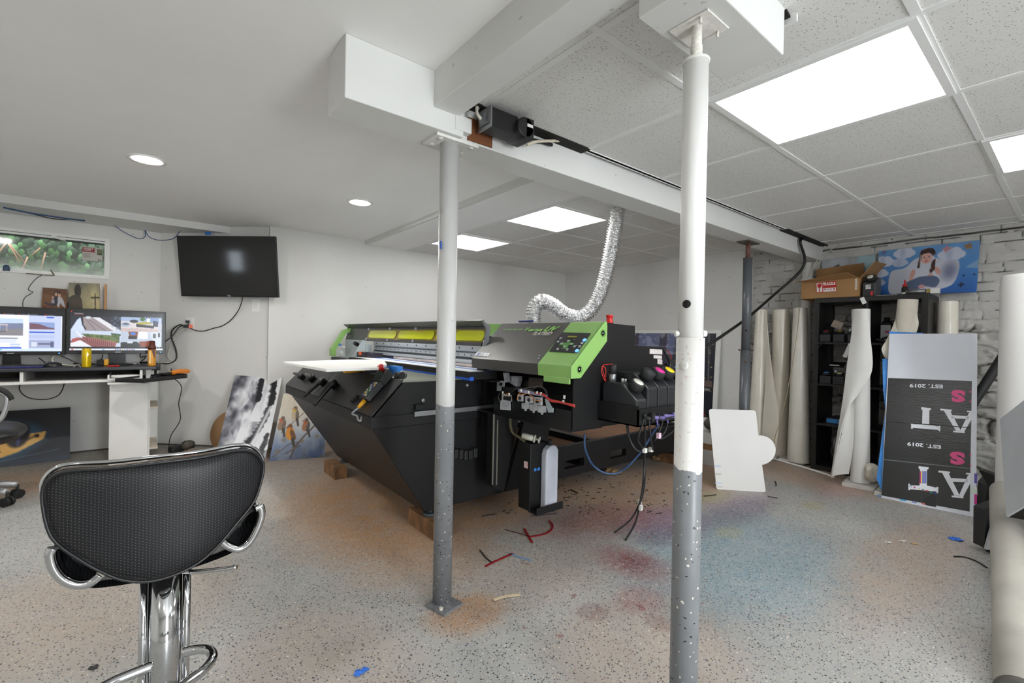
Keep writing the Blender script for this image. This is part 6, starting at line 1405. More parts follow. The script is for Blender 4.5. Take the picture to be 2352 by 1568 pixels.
# rounded chrome loops rising at both sides of the seat
for pts in ([(122, 1257), (116, 1275), (124, 1305), (145, 1330), (176, 1342), (206, 1338), (232, 1318)], [(586, 1168), (598, 1164), (600, 1185), (590, 1215), (572, 1245), (548, 1260), (522, 1252), (508, 1240)]):
    G().tube([PY(x, y, 1.325) for x, y in pts], .0095, seg=12).build('seat_loop', m_chr, st)
for pts in ([(122, 1262), (130, 1300), (150, 1326), (178, 1335), (205, 1330), (235, 1312), (190, 1288), (150, 1262)], [(588, 1170), (592, 1190), (584, 1212), (566, 1238), (546, 1251), (520, 1243), (545, 1212), (570, 1182)]):
    c = sum(PY(x, y, 1.345) for x, y in pts)/len(pts)
    P = cat_path([PY(x, y, 1.335) for x, y in pts], 4, True)
    g = G(); n_ = len(P); ring2 = [c+(p-c)*.55+np.array((0, .05, -.004)) for p in P]
    g.add(P+ring2+[c+np.array((0, .065, -.006))], [(i, (i+1) % n_, n_+(i+1) % n_, n_+i) for i in range(n_)]+[(n_+i, n_+(i+1) % n_, 2*n_) for i in range(n_)], True)
    g.build('seat_wing', m_perf, st)
cxs = PY(379, 1400, 1.42)[0]
G().cyl((cxs, 1.42, .03), (cxs, 1.42, .50), .0345, seg=40).build('column', m_chr, st)
for s in (-1, 1): G().cyl((cxs+s*.043, 1.41, .06), (cxs+s*.043, 1.41, .50), .0085, seg=16).build('column_bar', m_chr, st)
G().bx(cxs-.05, cxs+.05, 1.40, 1.5, .482, .49).build('seat_plate', m_blk2, st)
G().tube([(cxs+.02, 1.40, .478), PY(438, 1312, 1.36), PY(446, 1313, 1.35), PY(500, 1308, 1.33), PY(544, 1302, 1.31)], .0055, seg=10).build('height_lever', m_chr, st)
zf = .35
fr = [PZ(x, y, zf) for x, y in ((352, 1528), (300, 1548), (250, 1570), (196, 1604), (188, 1632), (230, 1650), (330, 1640), (430, 1566), (470, 1536), (489, 1508), (478, 1492), (450, 1491), (418, 1498))]
G().tube(fr, .010, seg=12).build('foot_rest', m_chr, st)
G().lathe([(.20, 0), (.20, .004), (.17, .012), (.06, .028), (.04, .045), (.0, .045)], (cxs, 1.42, 0), seg=48).build('base_disc', m_chr, st)

oc_ = thing('office_chair', 'black office chair with silver arms, mostly cut by the left edge', 'chair', (-.86, 4.2, 0))
g = G().grid(lambda u, v: np.array((-.83, 4.08, .44))+np.array((.27*math.copysign(abs(math.cos(2*math.pi*u))**.6, math.cos(2*math.pi*u))*math.sin(math.pi*v)**.5, .26*math.copysign(abs(math.sin(2*math.pi*u))**.6, math.sin(2*math.pi*u))*math.sin(math.pi*v)**.5, .06*math.cos(math.pi*v))), 36, 14)
g.build('seat', M('worn_black_leather', '1e1e20', .35, bump=.25, bscale=45), oc_)
g = G().grid(lambda u, v: np.array((-1.12+.05*math.sin(v*3), 4.08, .75))+np.array((.06*math.copysign(abs(math.cos(2*math.pi*u))**.6, math.cos(2*math.pi*u))*math.sin(math.pi*v)**.5, .25*math.copysign(abs(math.sin(2*math.pi*u))**.6, math.sin(2*math.pi*u))*math.sin(math.pi*v)**.5, .34*math.cos(math.pi*v))), 28, 14)
g.build('backrest', MATS['worn_black_leather'], oc_)
m_silv = M('silver_arm', 'b5b6b8', .3, metal=.6)
ar = G().tube([PY(-25, 985, 4.0), PY(2, 962, 4.0), PY(14, 935, 4.0), PY(16, 912, 4.0), PY(5, 902, 4.0), PY(-15, 903, 4.0), PY(-40, 915, 4.0), PY(-45, 960, 4.0)], .013, seg=12); ar.build('arm', m_silv, oc_)
G().tube([PY(-60, 896, 4.0), PY(-20, 893, 4.0), PY(5, 897, 4.0), PY(20, 908, 4.0), PY(27, 918, 4.0)], lambda t: .020-.006*t, seg=12).build('arm_pad', m_rubber, oc_)
G().cyl((-.86, 4.2, .10), (-.86, 4.2, .40), .028).build('gas_lift', m_rubber, oc_)
for k in range(5):
    a = R(38+72*k); e = np.array((-.86+.28*math.cos(a), 4.2+.28*math.sin(a), .085))
    if k == 0: e = PZ(40, 1112, .088)
    lg = G().tube([np.array((-.86, 4.2, .115)), np.array((-.86, 4.2, .115))*.5+e*.5+np.array((0, 0, .01)), e], lambda t: .026-.008*t, seg=10).build('base_leg', m_silv, oc_)
    d = np.array((-math.sin(a), math.cos(a), 0)); c = e+np.array((0, 0, -.057))
    G().cyl(c-d*.024, c-d*.004, .027, seg=24).cyl(c+d*.004, c+d*.024, .027, seg=24).cyl(c, e, .008).build('caster', m_rubber, lg)

# ================================================================== DUCT, CEILING MOTOR, HOSE, PIPE
duct_px = [(1227, 752, 2.52), (1226, 715, 2.52), (1240, 693, 2.50), (1266, 699, 2.48), (1298, 722, 2.45), (1334, 728, 2.40), (1366, 700, 2.34), (1390, 640, 2.27), (1407, 560, 2.19), (1417, 500, 2.13), (1421, 474, 2.11)]
dp = cat_path([PY(*p) for p in duct_px], 24)
L_ = [0]
for a, b in zip(dp, dp[1:]): L_.append(L_[-1]+np.linalg.norm(b-a))
tot = L_[-1]; nn = int(tot/.0028); dd = [np.array([np.interp(tot*i/nn, L_, [p[k] for p in dp]) for k in range(3)]) for i in range(nn+1)]
foil = M('aluminium_foil', 'ededed', .24, metal=1.0, var=.2, vscale=70, bump=1.0, bscale=75)
_dg = G().tube(dd, lambda t: .0495+.0075*math.sin(t*tot/.019*2*math.pi)+.0016*math.sin(t*737), seg=28, raw=True, smooth=False)
_r = np.random.RandomState(4); _V = np.array(_dg.V); _V += _r.normal(0, .0008, _V.shape); _dg.V = [tuple(v) for v in _V]
tag(_dg.build('exhaust_duct', foil), 'silver flexible duct rising from the printer to the ceiling', 'duct')
hb = thing('hood_handle', 'dark blue handle lying on top of the printer hood', 'handle', PY(1207, 739, 2.1))
p = PX(1208, 739, 1.75); G().box(p+np.array((0, 0, .004)), (.03, .11, .014)).build('grip', M('navy_plastic', '25306a', .4), hb, bevel=.005)
mo = thing('ceiling_motor', 'black motor unit hanging in the ceiling gap beside the long beam', 'motor', PY(1130, 300, 1.50))
a = PY(1094, 262, 1.50); b = PY(1165, 326, 1.50)
x0, x1 = a[0]+.02, PY(1163, 300, 1.45)[0]
G().bx(1.035, 1.165, 1.448, 1.528, 1.888, 1.962).build('housing', M('motor_black', '1a1a1b', .4), mo, bevel=.002)
G().bx(1.030, 1.036, 1.446, 1.53, 1.885, 1.965).build('end_plate', m_alu2, mo)
G().bx(1.018, 1.03, 1.475, 1.505, 1.905, 1.945).bx(1.022, 1.026, 1.462, 1.512, 1.9, 1.906).build('end_bracket', m_alu2, mo)
G().cyl((1.0285, 1.49, 1.925), (1.031, 1.49, 1.925), .016, seg=18).build('bearing', m_blk2, mo)
G().cyl((1.19, 1.425, 1.921), (1.19, 1.53, 1.921), .04, seg=32).bx(1.19, 1.232, 1.425, 1.53, 1.881, 1.961).build('encoder_cover', M('motor_cover', '1e1e20', .35), mo, bevel=.003)
G().bx(1.195, 1.225, 1.4235, 1.425, 1.925, 1.937).build('label_plate', m_white, mo)
tag(G().tube([(1.02, 1.52, 1.975), (1.0, 1.5, 1.965), (.99, 1.48, 1.93), (1.0, 1.47, 1.91)], .006).build('white_lead', MATS['cream_cable']), 'short white lead looping above the ceiling motor', 'cable')
tag(G().tube([(1.23, 1.545, 1.955), (1.3, 1.55, 1.95), (1.36, 1.553, 1.955), (1.45, 1.55, 1.96)], .008).tube([(1.23, 1.54, 1.94), (1.32, 1.548, 1.94), (1.42, 1.55, 1.965)], .007).build('black_conduit', m_cab), 'black cables running along the beam from the ceiling motor', 'cable')
tag(G().bx(1.0, 1.12, 1.558, 1.566, 1.86, 1.95).build('bare_wood', M('bare_brown_wood', '7a4a2a', .8, var=.25)), 'patch of bare brown wood on the beam behind the ceiling motor', 'wood')
a, b = PY(1210, 332, 1.52), PY(1284, 323, 1.54); tag(G().tube([a, a*.7+b*.3+(0, 0, .008), b], .007, seg=5).build('broken_lath', M('old_lath', 'cfc5b2', .8, var=.2, vscale=40)), 'broken strip of painted lath hanging below the beam edge', 'wood')
tube_thing('supply_cable', [(4.42, 1.545, 1.99), PY(1838, 556, 1.54), PY(1848, 590, 1.535), PY(1845, 612, 1.55), PY(1825, 636, 1.60), PY(1780, 675, 1.72), PY(1720, 727, 1.735), PY(1660, 770, 1.66), PY(1620, 796, 1.6), PY(1570, 826, 1.52), PY(1545, 832, 1.46), PY(1530, 838, 1.44)], .0115, m_cab, 'thick black cable sagging from the ceiling gap to the printer')
tube_thing('plug_lead', [PY(1523, 800, 1.45), PY(1530, 812, 1.43), PY(1538, 830, 1.43), PY(1538, 848, 1.43)], .008, m_cab, 'black lead with plug at the end of the printer side plate')
tag(G().cyl((4.86, 1.66, 0), (4.86, 1.66, 1.84), .042, seg=28).cyl((4.86, 1.66, 1.63), (4.86, 1.66, 1.70), .047, seg=28).build('drain_pipe', m_white), 'white vertical drain pipe against the brick wall behind the rolls', 'pipe')
tube_thing('thin_white_wire', [(4.80, 1.50, 1.97), (4.81, 1.56, 1.86), (4.82, 1.63, 1.72), (4.80, 1.70, 1.55), (4.78, 1.71, 1.42)], .003, MATS['cream_cable'], 'thin pale wire hanging down the brick wall near the pipe')
tube_thing('thin_white_wire', [(4.82, 1.42, 1.97), (4.84, 1.5, 1.9), (4.84, 1.6, 1.80), (4.84, 1.72, 1.76)], .003, MATS['cream_cable'], 'thin pale wire crossing the brick wall above the cardboard box')

# ================================================================== SHELF AND WHAT IS ON IT
m_sh = M('black_brown_laminate', '1e1c1c', .45, var=.12, stretch=(1, 8, .5))
X0, X1, Y0s, Y1s = 4.53, 4.915, .745, 1.487
sh = thing('shelf_unit', 'tall black open shelf unit against the brick wall', 'shelf', (4.72, 1.115, 0))
G().bx(X0, X1, Y0s, Y1s, 1.432, 1.47).build('top', m_sh, sh, bevel=.001)
G().bx(X0, X1, Y0s, Y1s, .0, .04).build('bottom', m_sh, sh)
for y in (Y0s, Y1s-.038): G().bx(X0, X1, y, y+.038, .04, 1.432).build('side_panel', m_sh, sh)
G().bx(X0+.01, X1, 1.108, 1.124, .04, 1.432).build('divider', m_sh, sh)
for z in (.385, .725, 1.08): G().bx(X0+.006, X1, Y0s+.038, Y1s-.038, z, z+.016).build('shelf_board', m_sh, sh)
def box_bottle(x, y, z, lb, w, h, capc, group='small ink bottles on the shelf', cat='bottle', d=None, tall=False):
    t = thing('ink_bottle', lb, cat, (x, y, z), group=group); d = d or w
    if tall:
        G().ext([(x-d/2, y-w/2, z), (x+d/2, y-w/2, z), (x+d/2, y+w/2, z), (x-d/2, y+w/2, z)], (0, 0, h*.78)).lathe([(w*.5, h*.78), (w*.42, h*.85), (w*.2, h*.88)], (x, y, z), seg=16).build('body', M('bottle_black', '1b1b1e', .3), t, bevel=.004)
        G().cyl((x, y, z+h*.86), (x, y, z+h), w*.27, seg=18).build('cap', m_rubber, t)
        lbp = G().bx(x-d/2-.0012, x-d/2-.0002, y-w*.42, y+w*.42, z+.02, z+h*.7).build('label', M('bottle_label', 'cfd0d6', .5, var=.12, vscale=80), t)
        G().bx(x-d/2-.002, x-d/2-.0011, y-w*.30, y+w*.05, z+h*.40, z+h*.48).build('label_band', M('band_'+capc, capc, .5), lbp)
    else:
        G().ext([(x-d/2, y-w/2, z), (x+d/2, y-w/2, z), (x+d/2, y+w/2, z), (x-d/2, y+w/2, z)], (0, 0, h*.72)).build('body', M('small_bottle_black', '2a2b30', .35, var=.35, vscale=40), t, bevel=.008)
        nn = np.array((-.35, 0, .94)); c = np.array((x, y, z+h*.72))
        G().lathe([(w*.3, -.004), (w*.3, .006), (w*.38, .008), (w*.38, .028), (w*.34, .031), (0, .031)], c, nn, 20).build('cap', m_rubber, t)
        G().lathe([(0, .0312), (w*.24, .0312), (w*.24, .0318), (0, .0319)], c, nn, 20).build('cap_label', M('cap_'+capc, capc, .5, var=.03), t)
z1, z2 = 1.0965, .7415
for y, c, lb in ((1.405, 'b8323c', 'small black ink bottle with red cap label on the upper shelf'), (1.305, 'c99a2c', 'small black ink bottle with amber cap label on the upper shelf'), (1.20, '2a2a2a', 'small black ink bottle with plain black cap on the upper shelf')): box_bottle(4.575, y, z1, lb, .083, .095, c)
for y, c, lb in ((1.395, '4a86c8', 'small black ink bottle with blue cap label on the middle shelf'), (1.30, 'd6cfa0', 'small black ink bottle with cream cap label on the middle shelf')): box_bottle(4.575, y, z2, lb, .083, .095, c)
for y, c, lb in ((1.20, 'b89a3c', 'tall black bottle half hidden behind the white paper roll'), (1.03, 'c8426e', 'tall black bottle with pink band, left of the pair'), (.945, '3f86c0', 'tall black bottle with blue band, right of the pair')): box_bottle(4.74, y, z1, lb, .075, .21, c, 'tall ink bottles on the upper shelf', tall=True)
m_pump = M('small_pump_metal', 'a2a4a8', .35, metal=.7)
for (y, z, lb) in ((1.355, z1, 'small pump with clear packet on the upper shelf'), (1.26, z1, 'small pump between two ink bottles on the upper shelf'), (1.355, z2, 'small pump behind the blue capped bottle'), (1.255, z2, 'small pump behind the cream capped bottle')):
    t = thing('small_pump', lb, 'pump', (4.66, y, z), group='small pumps on the shelf')
    G().cyl((4.66, y, z), (4.66, y, z+.07), .014, seg=16).build('base', m_rubber, t); G().cyl((4.66, y, z+.07), (4.66, y, z+.13), .0145, seg=16).build('motor', m_pump, t)
tag(G().box((4.60, 1.335, z1+.15), (.03, .075, .06), axes_rot(np.array((.9, 0, .43)), np.array((-.2, .88, .42)), np.array((-.38, -.47, .8)))).build('clear_packet', M('clear_packet', 'b9aea0', .3, var=.1), bevel=.004), 'beige packet propped on the red capped ink bottles', 'packet')
tag(G().box((4.62, 1.33, z2+.165), (.07, .10, .014), axes_rot(np.array((.87, 0, .5)), np.array((0, 1, 0)), np.array((-.5, 0, .87)))).build('cartridge_tray', m_blk2, bevel=.002), 'black cartridge with white label tilted on the middle shelf', 'cartridge')
tag(G().box((4.592, 1.345, z2+.155), (.004, .07, .02), axes_rot(np.array((.87, 0, .5)), np.array((0, 1, 0)), np.array((-.5, 0, .87)))).build('cartridge_label', m_white), 'white label strip of the tilted cartridge', 'label')
z3, z0 = .4015, .0405
t = thing('print_manual_box', 'flat dark box with blue label strip on the lower shelf', 'box', (4.72, 1.30, z3))
G().bx(4.60, 4.86, 1.18, 1.40, z3, z3+.045).build('carton', M('dark_carton', '2b2a2c', .5), t, bevel=.001); G().bx(4.5985, 4.60, 1.22, 1.395, z3+.008, z3+.04).build('label', M('blue_label', '2f86c8', .5), t)
add_text(G(), 'AM-UV', .018, (4.598, 1.33, z3+.016), (0, -1, 0), (0, 0, 1), offset=.02).build('label_text', M('label_black', '222222', .5), t)
for k in range(4): tag(G().bx(4.55, 4.66, 1.135, 1.26, z3+.0+.0115*k, z3+.0105+.0115*k).build('filter_pad', M('grey_foam_pad', '5a5a5c', .9, bump=.3)), 'thin grey foam pad stacked in front of the blue labelled box', 'pad', 'stacked grey foam pads')
bag = G().grid(lambda u, v: np.array((4.66, 1.28, z0+.145))+np.array((.09*math.sin(math.pi*v)*math.cos(2*math.pi*u)*(1+.18*math.sin(7*u*6.28+v*9)), .085*math.sin(math.pi*v)*math.sin(2*math.pi*u)*(1+.2*math.sin(5*u*6.28+v*13)), -.145*math.cos(math.pi*v)+.0)), 44, 24)
tag(bag.build('plastic_bag', M('grey_plastic_bag', '4a4a4a', .18, var=.3, vscale=14, bump=.6, bscale=30)), 'crumpled dark plastic bag on the bottom shelf', 'bag')
for p, a, lb in (((4.522, 1.235, 1.03), .35, 'pale paper strip hanging below the upper shelf'),):
    tag(G().box(p, (.003, .03, .12), axes_rot(np.array((1., 0, 0)), np.array((0, math.cos(a), math.sin(a))), np.array((0, -math.sin(a), math.cos(a))))).build('paper_strip', m_white), lb, 'paper')
g = G().tube([(4.6, 1.05, z1+.02), (4.58, .98, z1+.05), (4.6, .92, z1+.03), (4.57, 1.0, z1+.015), (4.58, 1.06, z1+.03)], .009, seg=7)
tag(g.build('coiled_lead', m_cab), 'coiled black lead on the upper shelf below the pair of tall bottles', 'cable')
tube_thing('shelf_lead', [(4.60, 1.38, 1.13), (4.52, 1.42, 1.08), (4.515, 1.46, 1.02), (4.51, 1.475, .99)], .003, m_cab, 'thin black lead falling from the upper shelf over the shelf side')

# ---- on top of the shelf
zt = 1.4705
m_card = M('corrugated_cardboard', 'a67e52', .8, var=.08, vscale=4); m_card2 = M('cardboard_inside', '9a744a', .8, var=.08)
cb = thing('cardboard_box', 'open cardboard box with red fragile label on top of the shelf', 'box', (4.70, 1.40, zt))
bx0, bx1, by0, by1, bh = 4.555, 4.90, 1.175, 1.60, .155
def wall_(g, a, b, h): 
    pass
g = G().bx(bx0, bx1, by0, by1, zt, zt+.004).bx(bx0, bx0+.004, by0, by1, zt, zt+bh).bx(bx1-.004, bx1, by0, by1, zt, zt+bh).bx(bx0+.004, bx1-.004, by0, by0+.004, zt, zt+bh).bx(bx0+.004, bx1-.004, by1-.004, by1, zt, zt+bh)
g.build('carton', m_card, cb)
G().ext([(bx0, by0+.01, zt+bh), (bx0, by1+.005, zt+bh), (bx0-.10, by1+.02, zt+bh-.012), (bx0-.10, by0+.06, zt+bh+.035)], (0, 0, .004)).build('flap', m_card2, cb)
G().ext([(bx1-.004, by0+.06, zt+bh), (bx1-.004, by1, zt+bh), (bx1+.01, by1, zt+bh+.15), (bx1+.01, by0+.06, zt+bh+.17)], (-.004, 0, 0)).build('flap', m_card2, cb)
G().ext([(bx0+.02, by0, zt+bh), (bx1, by0, zt+bh), (bx1, by0-.10, zt+bh+.14), (bx0+.05, by0-.09, zt+bh+.13)], (0, .004, .002)).build('flap', m_card2, cb)
lx = bx0-.0015; FX = lambda x, y: PX(1820+x*.18707, 540+y*.18707, lx)
lb_ = G().ext([FX(288, 582), FX(536, 560), FX(541, 688), FX(292, 708)], (.001, 0, 0)).build('fragile_label', M('label_red', 'c02622', .5), cb)
lx -= .0008; G().ext([FX(297, 590), FX(364, 584), FX(368, 695), FX(300, 701)], (.0006, 0, 0)).ext([FX(378, 652), FX(533, 640), FX(535, 684), FX(380, 696)], (.0006, 0, 0)).build('label_field', m_white, lb_)
lx -= .0008; g = G().ext([FX(304, 610), FX(328, 590), FX(356, 592), FX(358, 625), FX(345, 645), FX(335, 648), FX(338, 684), FX(352, 688), FX(312, 692), FX(327, 685), FX(325, 650), FX(309, 638)], (.0005, 0, 0))
g.ext([FX(385, 658), FX(412, 655), FX(400, 680)], (.0005, 0, 0)).ext([FX(420, 668), FX(434, 654), FX(448, 667)], (.0005, 0, 0)).ext([FX(460, 652), FX(466, 652), FX(466, 678), FX(460, 678)], (.0005, 0, 0)).ext([FX(474, 652), FX(480, 651), FX(480, 677), FX(474, 677)], (.0005, 0, 0)).ext([FX(498, 652), FX(526, 650), FX(514, 664), FX(526, 676), FX(500, 678), FX(510, 664)], (.0005, 0, 0))
g.build('label_pictogram', MATS['label_red'], lb_)
a, b = FX(374, 616), FX(528, 606); add_text(G(), 'FRAGILE', abs(FX(374, 582)[2]-a[2])*.98, a, b-a, (0, 0, 1), width=np.linalg.norm(b-a), offset=.03).build('label_text', M('label_white', 'f2f0ec', .5), lb_)
G().bx(bx0-.001, bx0, 1.19, 1.205, zt+.06, zt+.15).build('clear_tape', M('clear_tape', 'cdc6b8', .2, var=.2, vscale=80), cb)
tag(G().box((4.70, 1.33, zt+bh+.01), (.02, .05, .04), rotz(.4)).build('white_scrap', m_white), 'small white scrap poking out of the cardboard box', 'scrap')
t = thing('ink_tank_spare', 'black tank with white lettered cap on the shelf beside the cardboard box', 'ink tank', (4.62, 1.11, zt))
G().ext([(4.56, 1.07, zt), (4.72, 1.07, zt), (4.72, 1.07, zt+.16), (4.66, 1.07, zt+.16), (4.56, 1.07, zt+.11)], (0, .085, 0)).build('body', MATS['black_tank_plastic'], t, bevel=.005)
c = np.array((4.605, 1.1125, zt+.14)); nn = np.array((-.75, 0, .66))
G().lathe([(.024, -.02), (.034, .0), (.034, .028), (.03, .032), (0, .032)], c, nn, 22).build('cap', m_rubber, t)
cl = G().lathe([(0, .0325), (.022, .0325), (.022, .033), (0, .0331)], c, nn, 22).build('cap_label', M('cap_d9d6cd', 'd9d6cd', .5), t)
add_text(G(), 'W', .018, c+nn*.0335+np.array((-.0, 0, -.008)), (0, -1, 0), (.66, 0, .75), 'c').build('cap_letter', MATS['label_black'], t)
G().bx(4.5585, 4.56, 1.10, 1.135, zt+.06, zt+.095).build('label', M('bw_label', 'bdbdb8', .5, var=.6, vscale=70), t)
G().bx(4.5545, 4.5595, 1.085, 1.10, zt+.005, zt+.04).build('red_clip', MATS['bright_red_wire'], t)
tag(G().box((4.528, 1.14, 1.435), (.002, .03, .055), axes_rot(np.array((1., 0, 0)), np.array((0, .92, -.38)), np.array((0, .38, .92)))).build('paper_tag', m_white), 'white paper tag hanging over the front edge of the shelf top', 'tag')
t = thing('glue_bottle', 'small black glue bottle with red nozzle on the shelf top', 'bottle', PX(2078, 668, 4.6))
p = PX(2078, 670, 4.6); p[2] = zt
G().lathe([(.018, 0), (.02, .003), (.02, .055), (.014, .064)], p, seg=20).build('body', m_rubber, t); G().lathe([(.0145, .064), (.0145, .08), (.006, .088), (.005, .10), (.008, .103), (.003, .118), (0, .119)], p, seg=18).build('nozzle', m_red, t)
G().lathe([(.0203, .006), (.0203, .02)], p, seg=20).build('label', m_white, t)
t = thing('gear_motor', 'silver gear motor with white bracket lying on the shelf top', 'motor', (4.6, .88, zt))
a, b = PX(2085, 661, 4.585), PX(2126, 659, 4.585); a[2] = b[2] = zt+.021
G().cyl(a, b, .019, seg=20).cyl(a-(b-a)*.1, a, .014, seg=16).build('motor', m_alu2, t); 
c = b+np.array((0, -.02, 0)); G().box(c, (.035, .03, .03)).build('gearbox', M('brass_block', '9c8a55', .4, metal=.5), t, bevel=.002)
c = b+np.array((0, -.055, -.002)); G().box(c, (.04, .05, .036)).build('bracket', m_white, t, bevel=.001)
tube_thing('motor_lead', [a+np.array((-.02, .03, -.012)), (4.57, .97, zt+.006), (4.58, 1.0, zt+.005)], .002, m_cab, 'thin black lead of the gear motor on the shelf top')
tag(G().bx(4.54, 4.60, .93, 1.06, zt, zt+.003).build('paper_slip', M('cream_paper', 'd9d2bf', .7)), 'cream paper slip lying on the shelf top', 'paper')
def baby_art():
    a = Art(150, 78, '5a8cc4'); a.vgrad([(0, '6f9fd2'), (.5, '4f86c4'), (1, '2d5ea8')]); a.mul(.9+.2*a.nz(40, 2))
    def cloud(x, y, s, c='c8cede'):
        for dx, dy, r in ((-1.4, .1, .8), (-.5, -.4, 1), (.6, -.3, 1), (1.4, .2, .8), (0, .4, 1.1), (.8, .5, .8), (-.9, .5, .8)): a.ell(x+dx*s, y+dy*s, r*s, r*s*.8, c)
        a.ell(x-.3*s, y, .5*s, 1.1*s, '9aa6c4', .5, 0, .5)
    cloud(42, 8, 8); cloud(10, 20, 8); cloud(36, 24, 6, 'b6bfd4'); cloud(6, 40, 6); cloud(4, 56, 5, 'a8b3cc'); cloud(112, 17, 9)
    for (x, y, s, c) in ((8, 4, 5, '6a6a86'), (74, 9, 6, 'b9b9c8'), (104, 9, 7, 'c08a92'), (128, 66, 5, '2f3350')): a.poly([(x-s, y), (x-.2*s, y-.4*s), (x+.1*s, y-1.1*s), (x+.35*s, y-.4*s), (x+s, y-.3*s), (x+1.1*s, y), (x+.3*s, y+.3*s), (x, y+s), (x-.3*s, y+.3*s)], c)
    a.poly([(128, 6), (138, 3), (140, 12), (132, 12)], '9b7a58'); a.poly([(132, 40), (150, 28), (150, 42)], '7fa3c4'); a.ell(131, 52, 1.6, 1.4, '1f3560'); a.ell(145, 51, 1.6, 1.4, '2a2f3a')
    a.poly([(20, 56), (24, 38), (44, 34), (60, 20), (80, 16), (92, 22), (108, 27), (122, 28), (124, 44), (118, 62), (104, 70), (70, 76), (34, 77), (22, 74)], 'c6c8d4', smooth=5); a.ell(111, 44, 10, 13, '6e7390', .85, .2, .6); a.ell(40, 56, 14, 16, 'b4b8c8', .6, 0, .6)
    a.poly([(60, 34), (72, 30), (88, 30), (98, 40), (94, 48), (88, 58), (62, 58)], 'c9ccd8', smooth=3); a.ell(94, 42, 3.6, 7, 'cf9c92', 1, -.5); a.ell(57, 45, 3.6, 8, 'cf9c92', 1, .3); a.ell(84, 49, 4, 3.5, 'd4a298'); a.ell(55, 53, 3.6, 3.6, 'd4a298')
    a.poly([(58, 54), (70, 50), (90, 50), (98, 58), (92, 68), (78, 66), (66, 70), (44, 68), (46, 60)], '5a6a86', smooth=4); a.ell(72, 66, 5, 3, 'cf9a98')
    a.ell(76, 20, 8.6, 9.4, 'd9aa9c'); a.poly([(66, 18), (67, 9), (74, 5), (84, 5), (89, 11), (88, 18), (80, 12), (72, 13)], '46302c', smooth=3); a.line([(68, 12), (86, 10)], 2.6, '2c2220'); a.poly([(66, 16), (69, 17), (67, 36), (63, 36)], '4a332c'); a.poly([(85, 26), (90, 22), (90, 40), (84, 46), (82, 42)], '4a332c'); a.line([(67, 14), (67.5, 30)], 1, 'c9c9d0'); a.line([(88, 16), (83, 30), (84, 38)], 1, 'c9c9d0')
    a.ell(72.6, 19, 1.2, .9, '33405a'); a.ell(80, 18.6, 1.2, .9, '33405a'); a.ell(76.4, 22, 1.2, 1, 'c98a80'); a.ell(76.2, 25.4, 2.2, 1.1, 'a84a4c'); return a
bt_ = [(4.915, *PX(2018, 576, 4.9)[1:]), (4.925, *PX(2250, 550, 4.9)[1:]), (4.83, *PX(2012, 677, 4.83)[1:]), (4.84, *PX(2243, 671, 4.84)[1:])]
board('baby_print', baby_art(), bt_, 'large blue print of a baby in a white chair on top of the shelf', 'print', m_prn2, M('blue_board_edge', '4a6ea0', .5), th=.006)
def nest_art():
    a = Art(90, 60, 'b9bdc4'); a.put(np.clip(a.nz(12, 3)*2-.8, 0, 1), '8f8a88', .7); a.poly([(0, 20), (30, 8), (44, 24), (0, 40)], '5b5352', .9); a.rect(60, 0, 90, 60, '9cc0c8', .8); a.ell(78, 34, 14, 12, '5a3a24'); a.ell(80, 40, 9, 9, 'd2a08a'); return a
board('portrait_print', nest_art(), [(4.925, 1.56, 1.86), (4.928, 1.16, 1.86), (4.90, 1.58, 1.472), (4.905, 1.17, 1.472)], 'pale print half hidden behind the cardboard box', 'print', m_prn, M('pale_board_edge', 'b9b6b0', .5), th=.004)

# ================================================================== VINYL AND PAPER ROLLS
m_vb = M('beige_vinyl', 'e0d9ca', .32, var=.05, coat=.3); m_vb2 = M('cream_vinyl', 'e6e0d2', .28, var=.05, coat=.35); m_wv = M('white_paper_roll', 'e2e1dd', .6, var=.03); m_gv = M('greyish_paper_roll', 'dad6cb', .4, var=.05, coat=.15)
def roll(name, label, b, t_, r0, r1, mat, loose=None, turns=2.2, group='rolls standing by the brick wall'):
    b = np.array(b, float); t_ = np.array(t_, float); ax = t_-b; L = np.linalg.norm(ax); ax /= L
    e1 = np.cross(ax, (0, 1, 0)); e1 /= np.linalg.norm(e1); e2 = np.cross(ax, e1)
    th = thing(name, label, 'roll', b, group=group)
    def fn(u, v):
        r = r0+(r1-r0)*v; a = 2*math.pi*turns*u+.6; rr = r*(.80+.20*u) if u < .5 else r*(.8+.2*u)
        return b+ax*L*v+(e1*math.cos(a)+e2*math.sin(a))*rr
    G().grid(fn, 72, 10).build('rolled_sheet', mat, th)
    if loose:
        for (Lc, Rc, bulge) in loose:
            A = cat_path([PX(*p) for p in Lc], 8); B = cat_path([PX(*p) for p in Rc], 8); n_ = min(len(A), len(B))
            def f2(u, v):
                i = v*(n_-1); i0 = min(int(i), n_-2); f = i-i0
                pa = A[i0]*(1-f)+A[i0+1]*f; pb = B[i0]*(1-f)+B[i0+1]*f
                p = pa*(1-u)+pb*u; return p+np.array((-.62, -.25, 0))*bulge*math.sin(math.pi*u)
            G().grid(f2, 14, n_-1).build('loose_sheet', mat, th)
    return th
roll('vinyl_roll', 'cream vinyl roll with loose flap, farthest left by the jack post', PX(1737, 1042, 4.62), PX(1749, 712, 4.74), .085, .052, m_vb2,
     [([(1758, 716, 4.70), (1760, 800, 4.66), (1758, 880, 4.62), (1752, 960, 4.58), (1748, 1036, 4.56)], [(1760, 716, 4.69), (1768, 800, 4.62), (1778, 880, 4.56), (1789, 960, 4.52), (1782, 1036, 4.53)], .015)])
roll('vinyl_roll', 'beige vinyl roll second from the jack post, glossy', PX(1791, 1046, 4.76), PX(1794, 712, 4.80), .078, .074, m_vb)
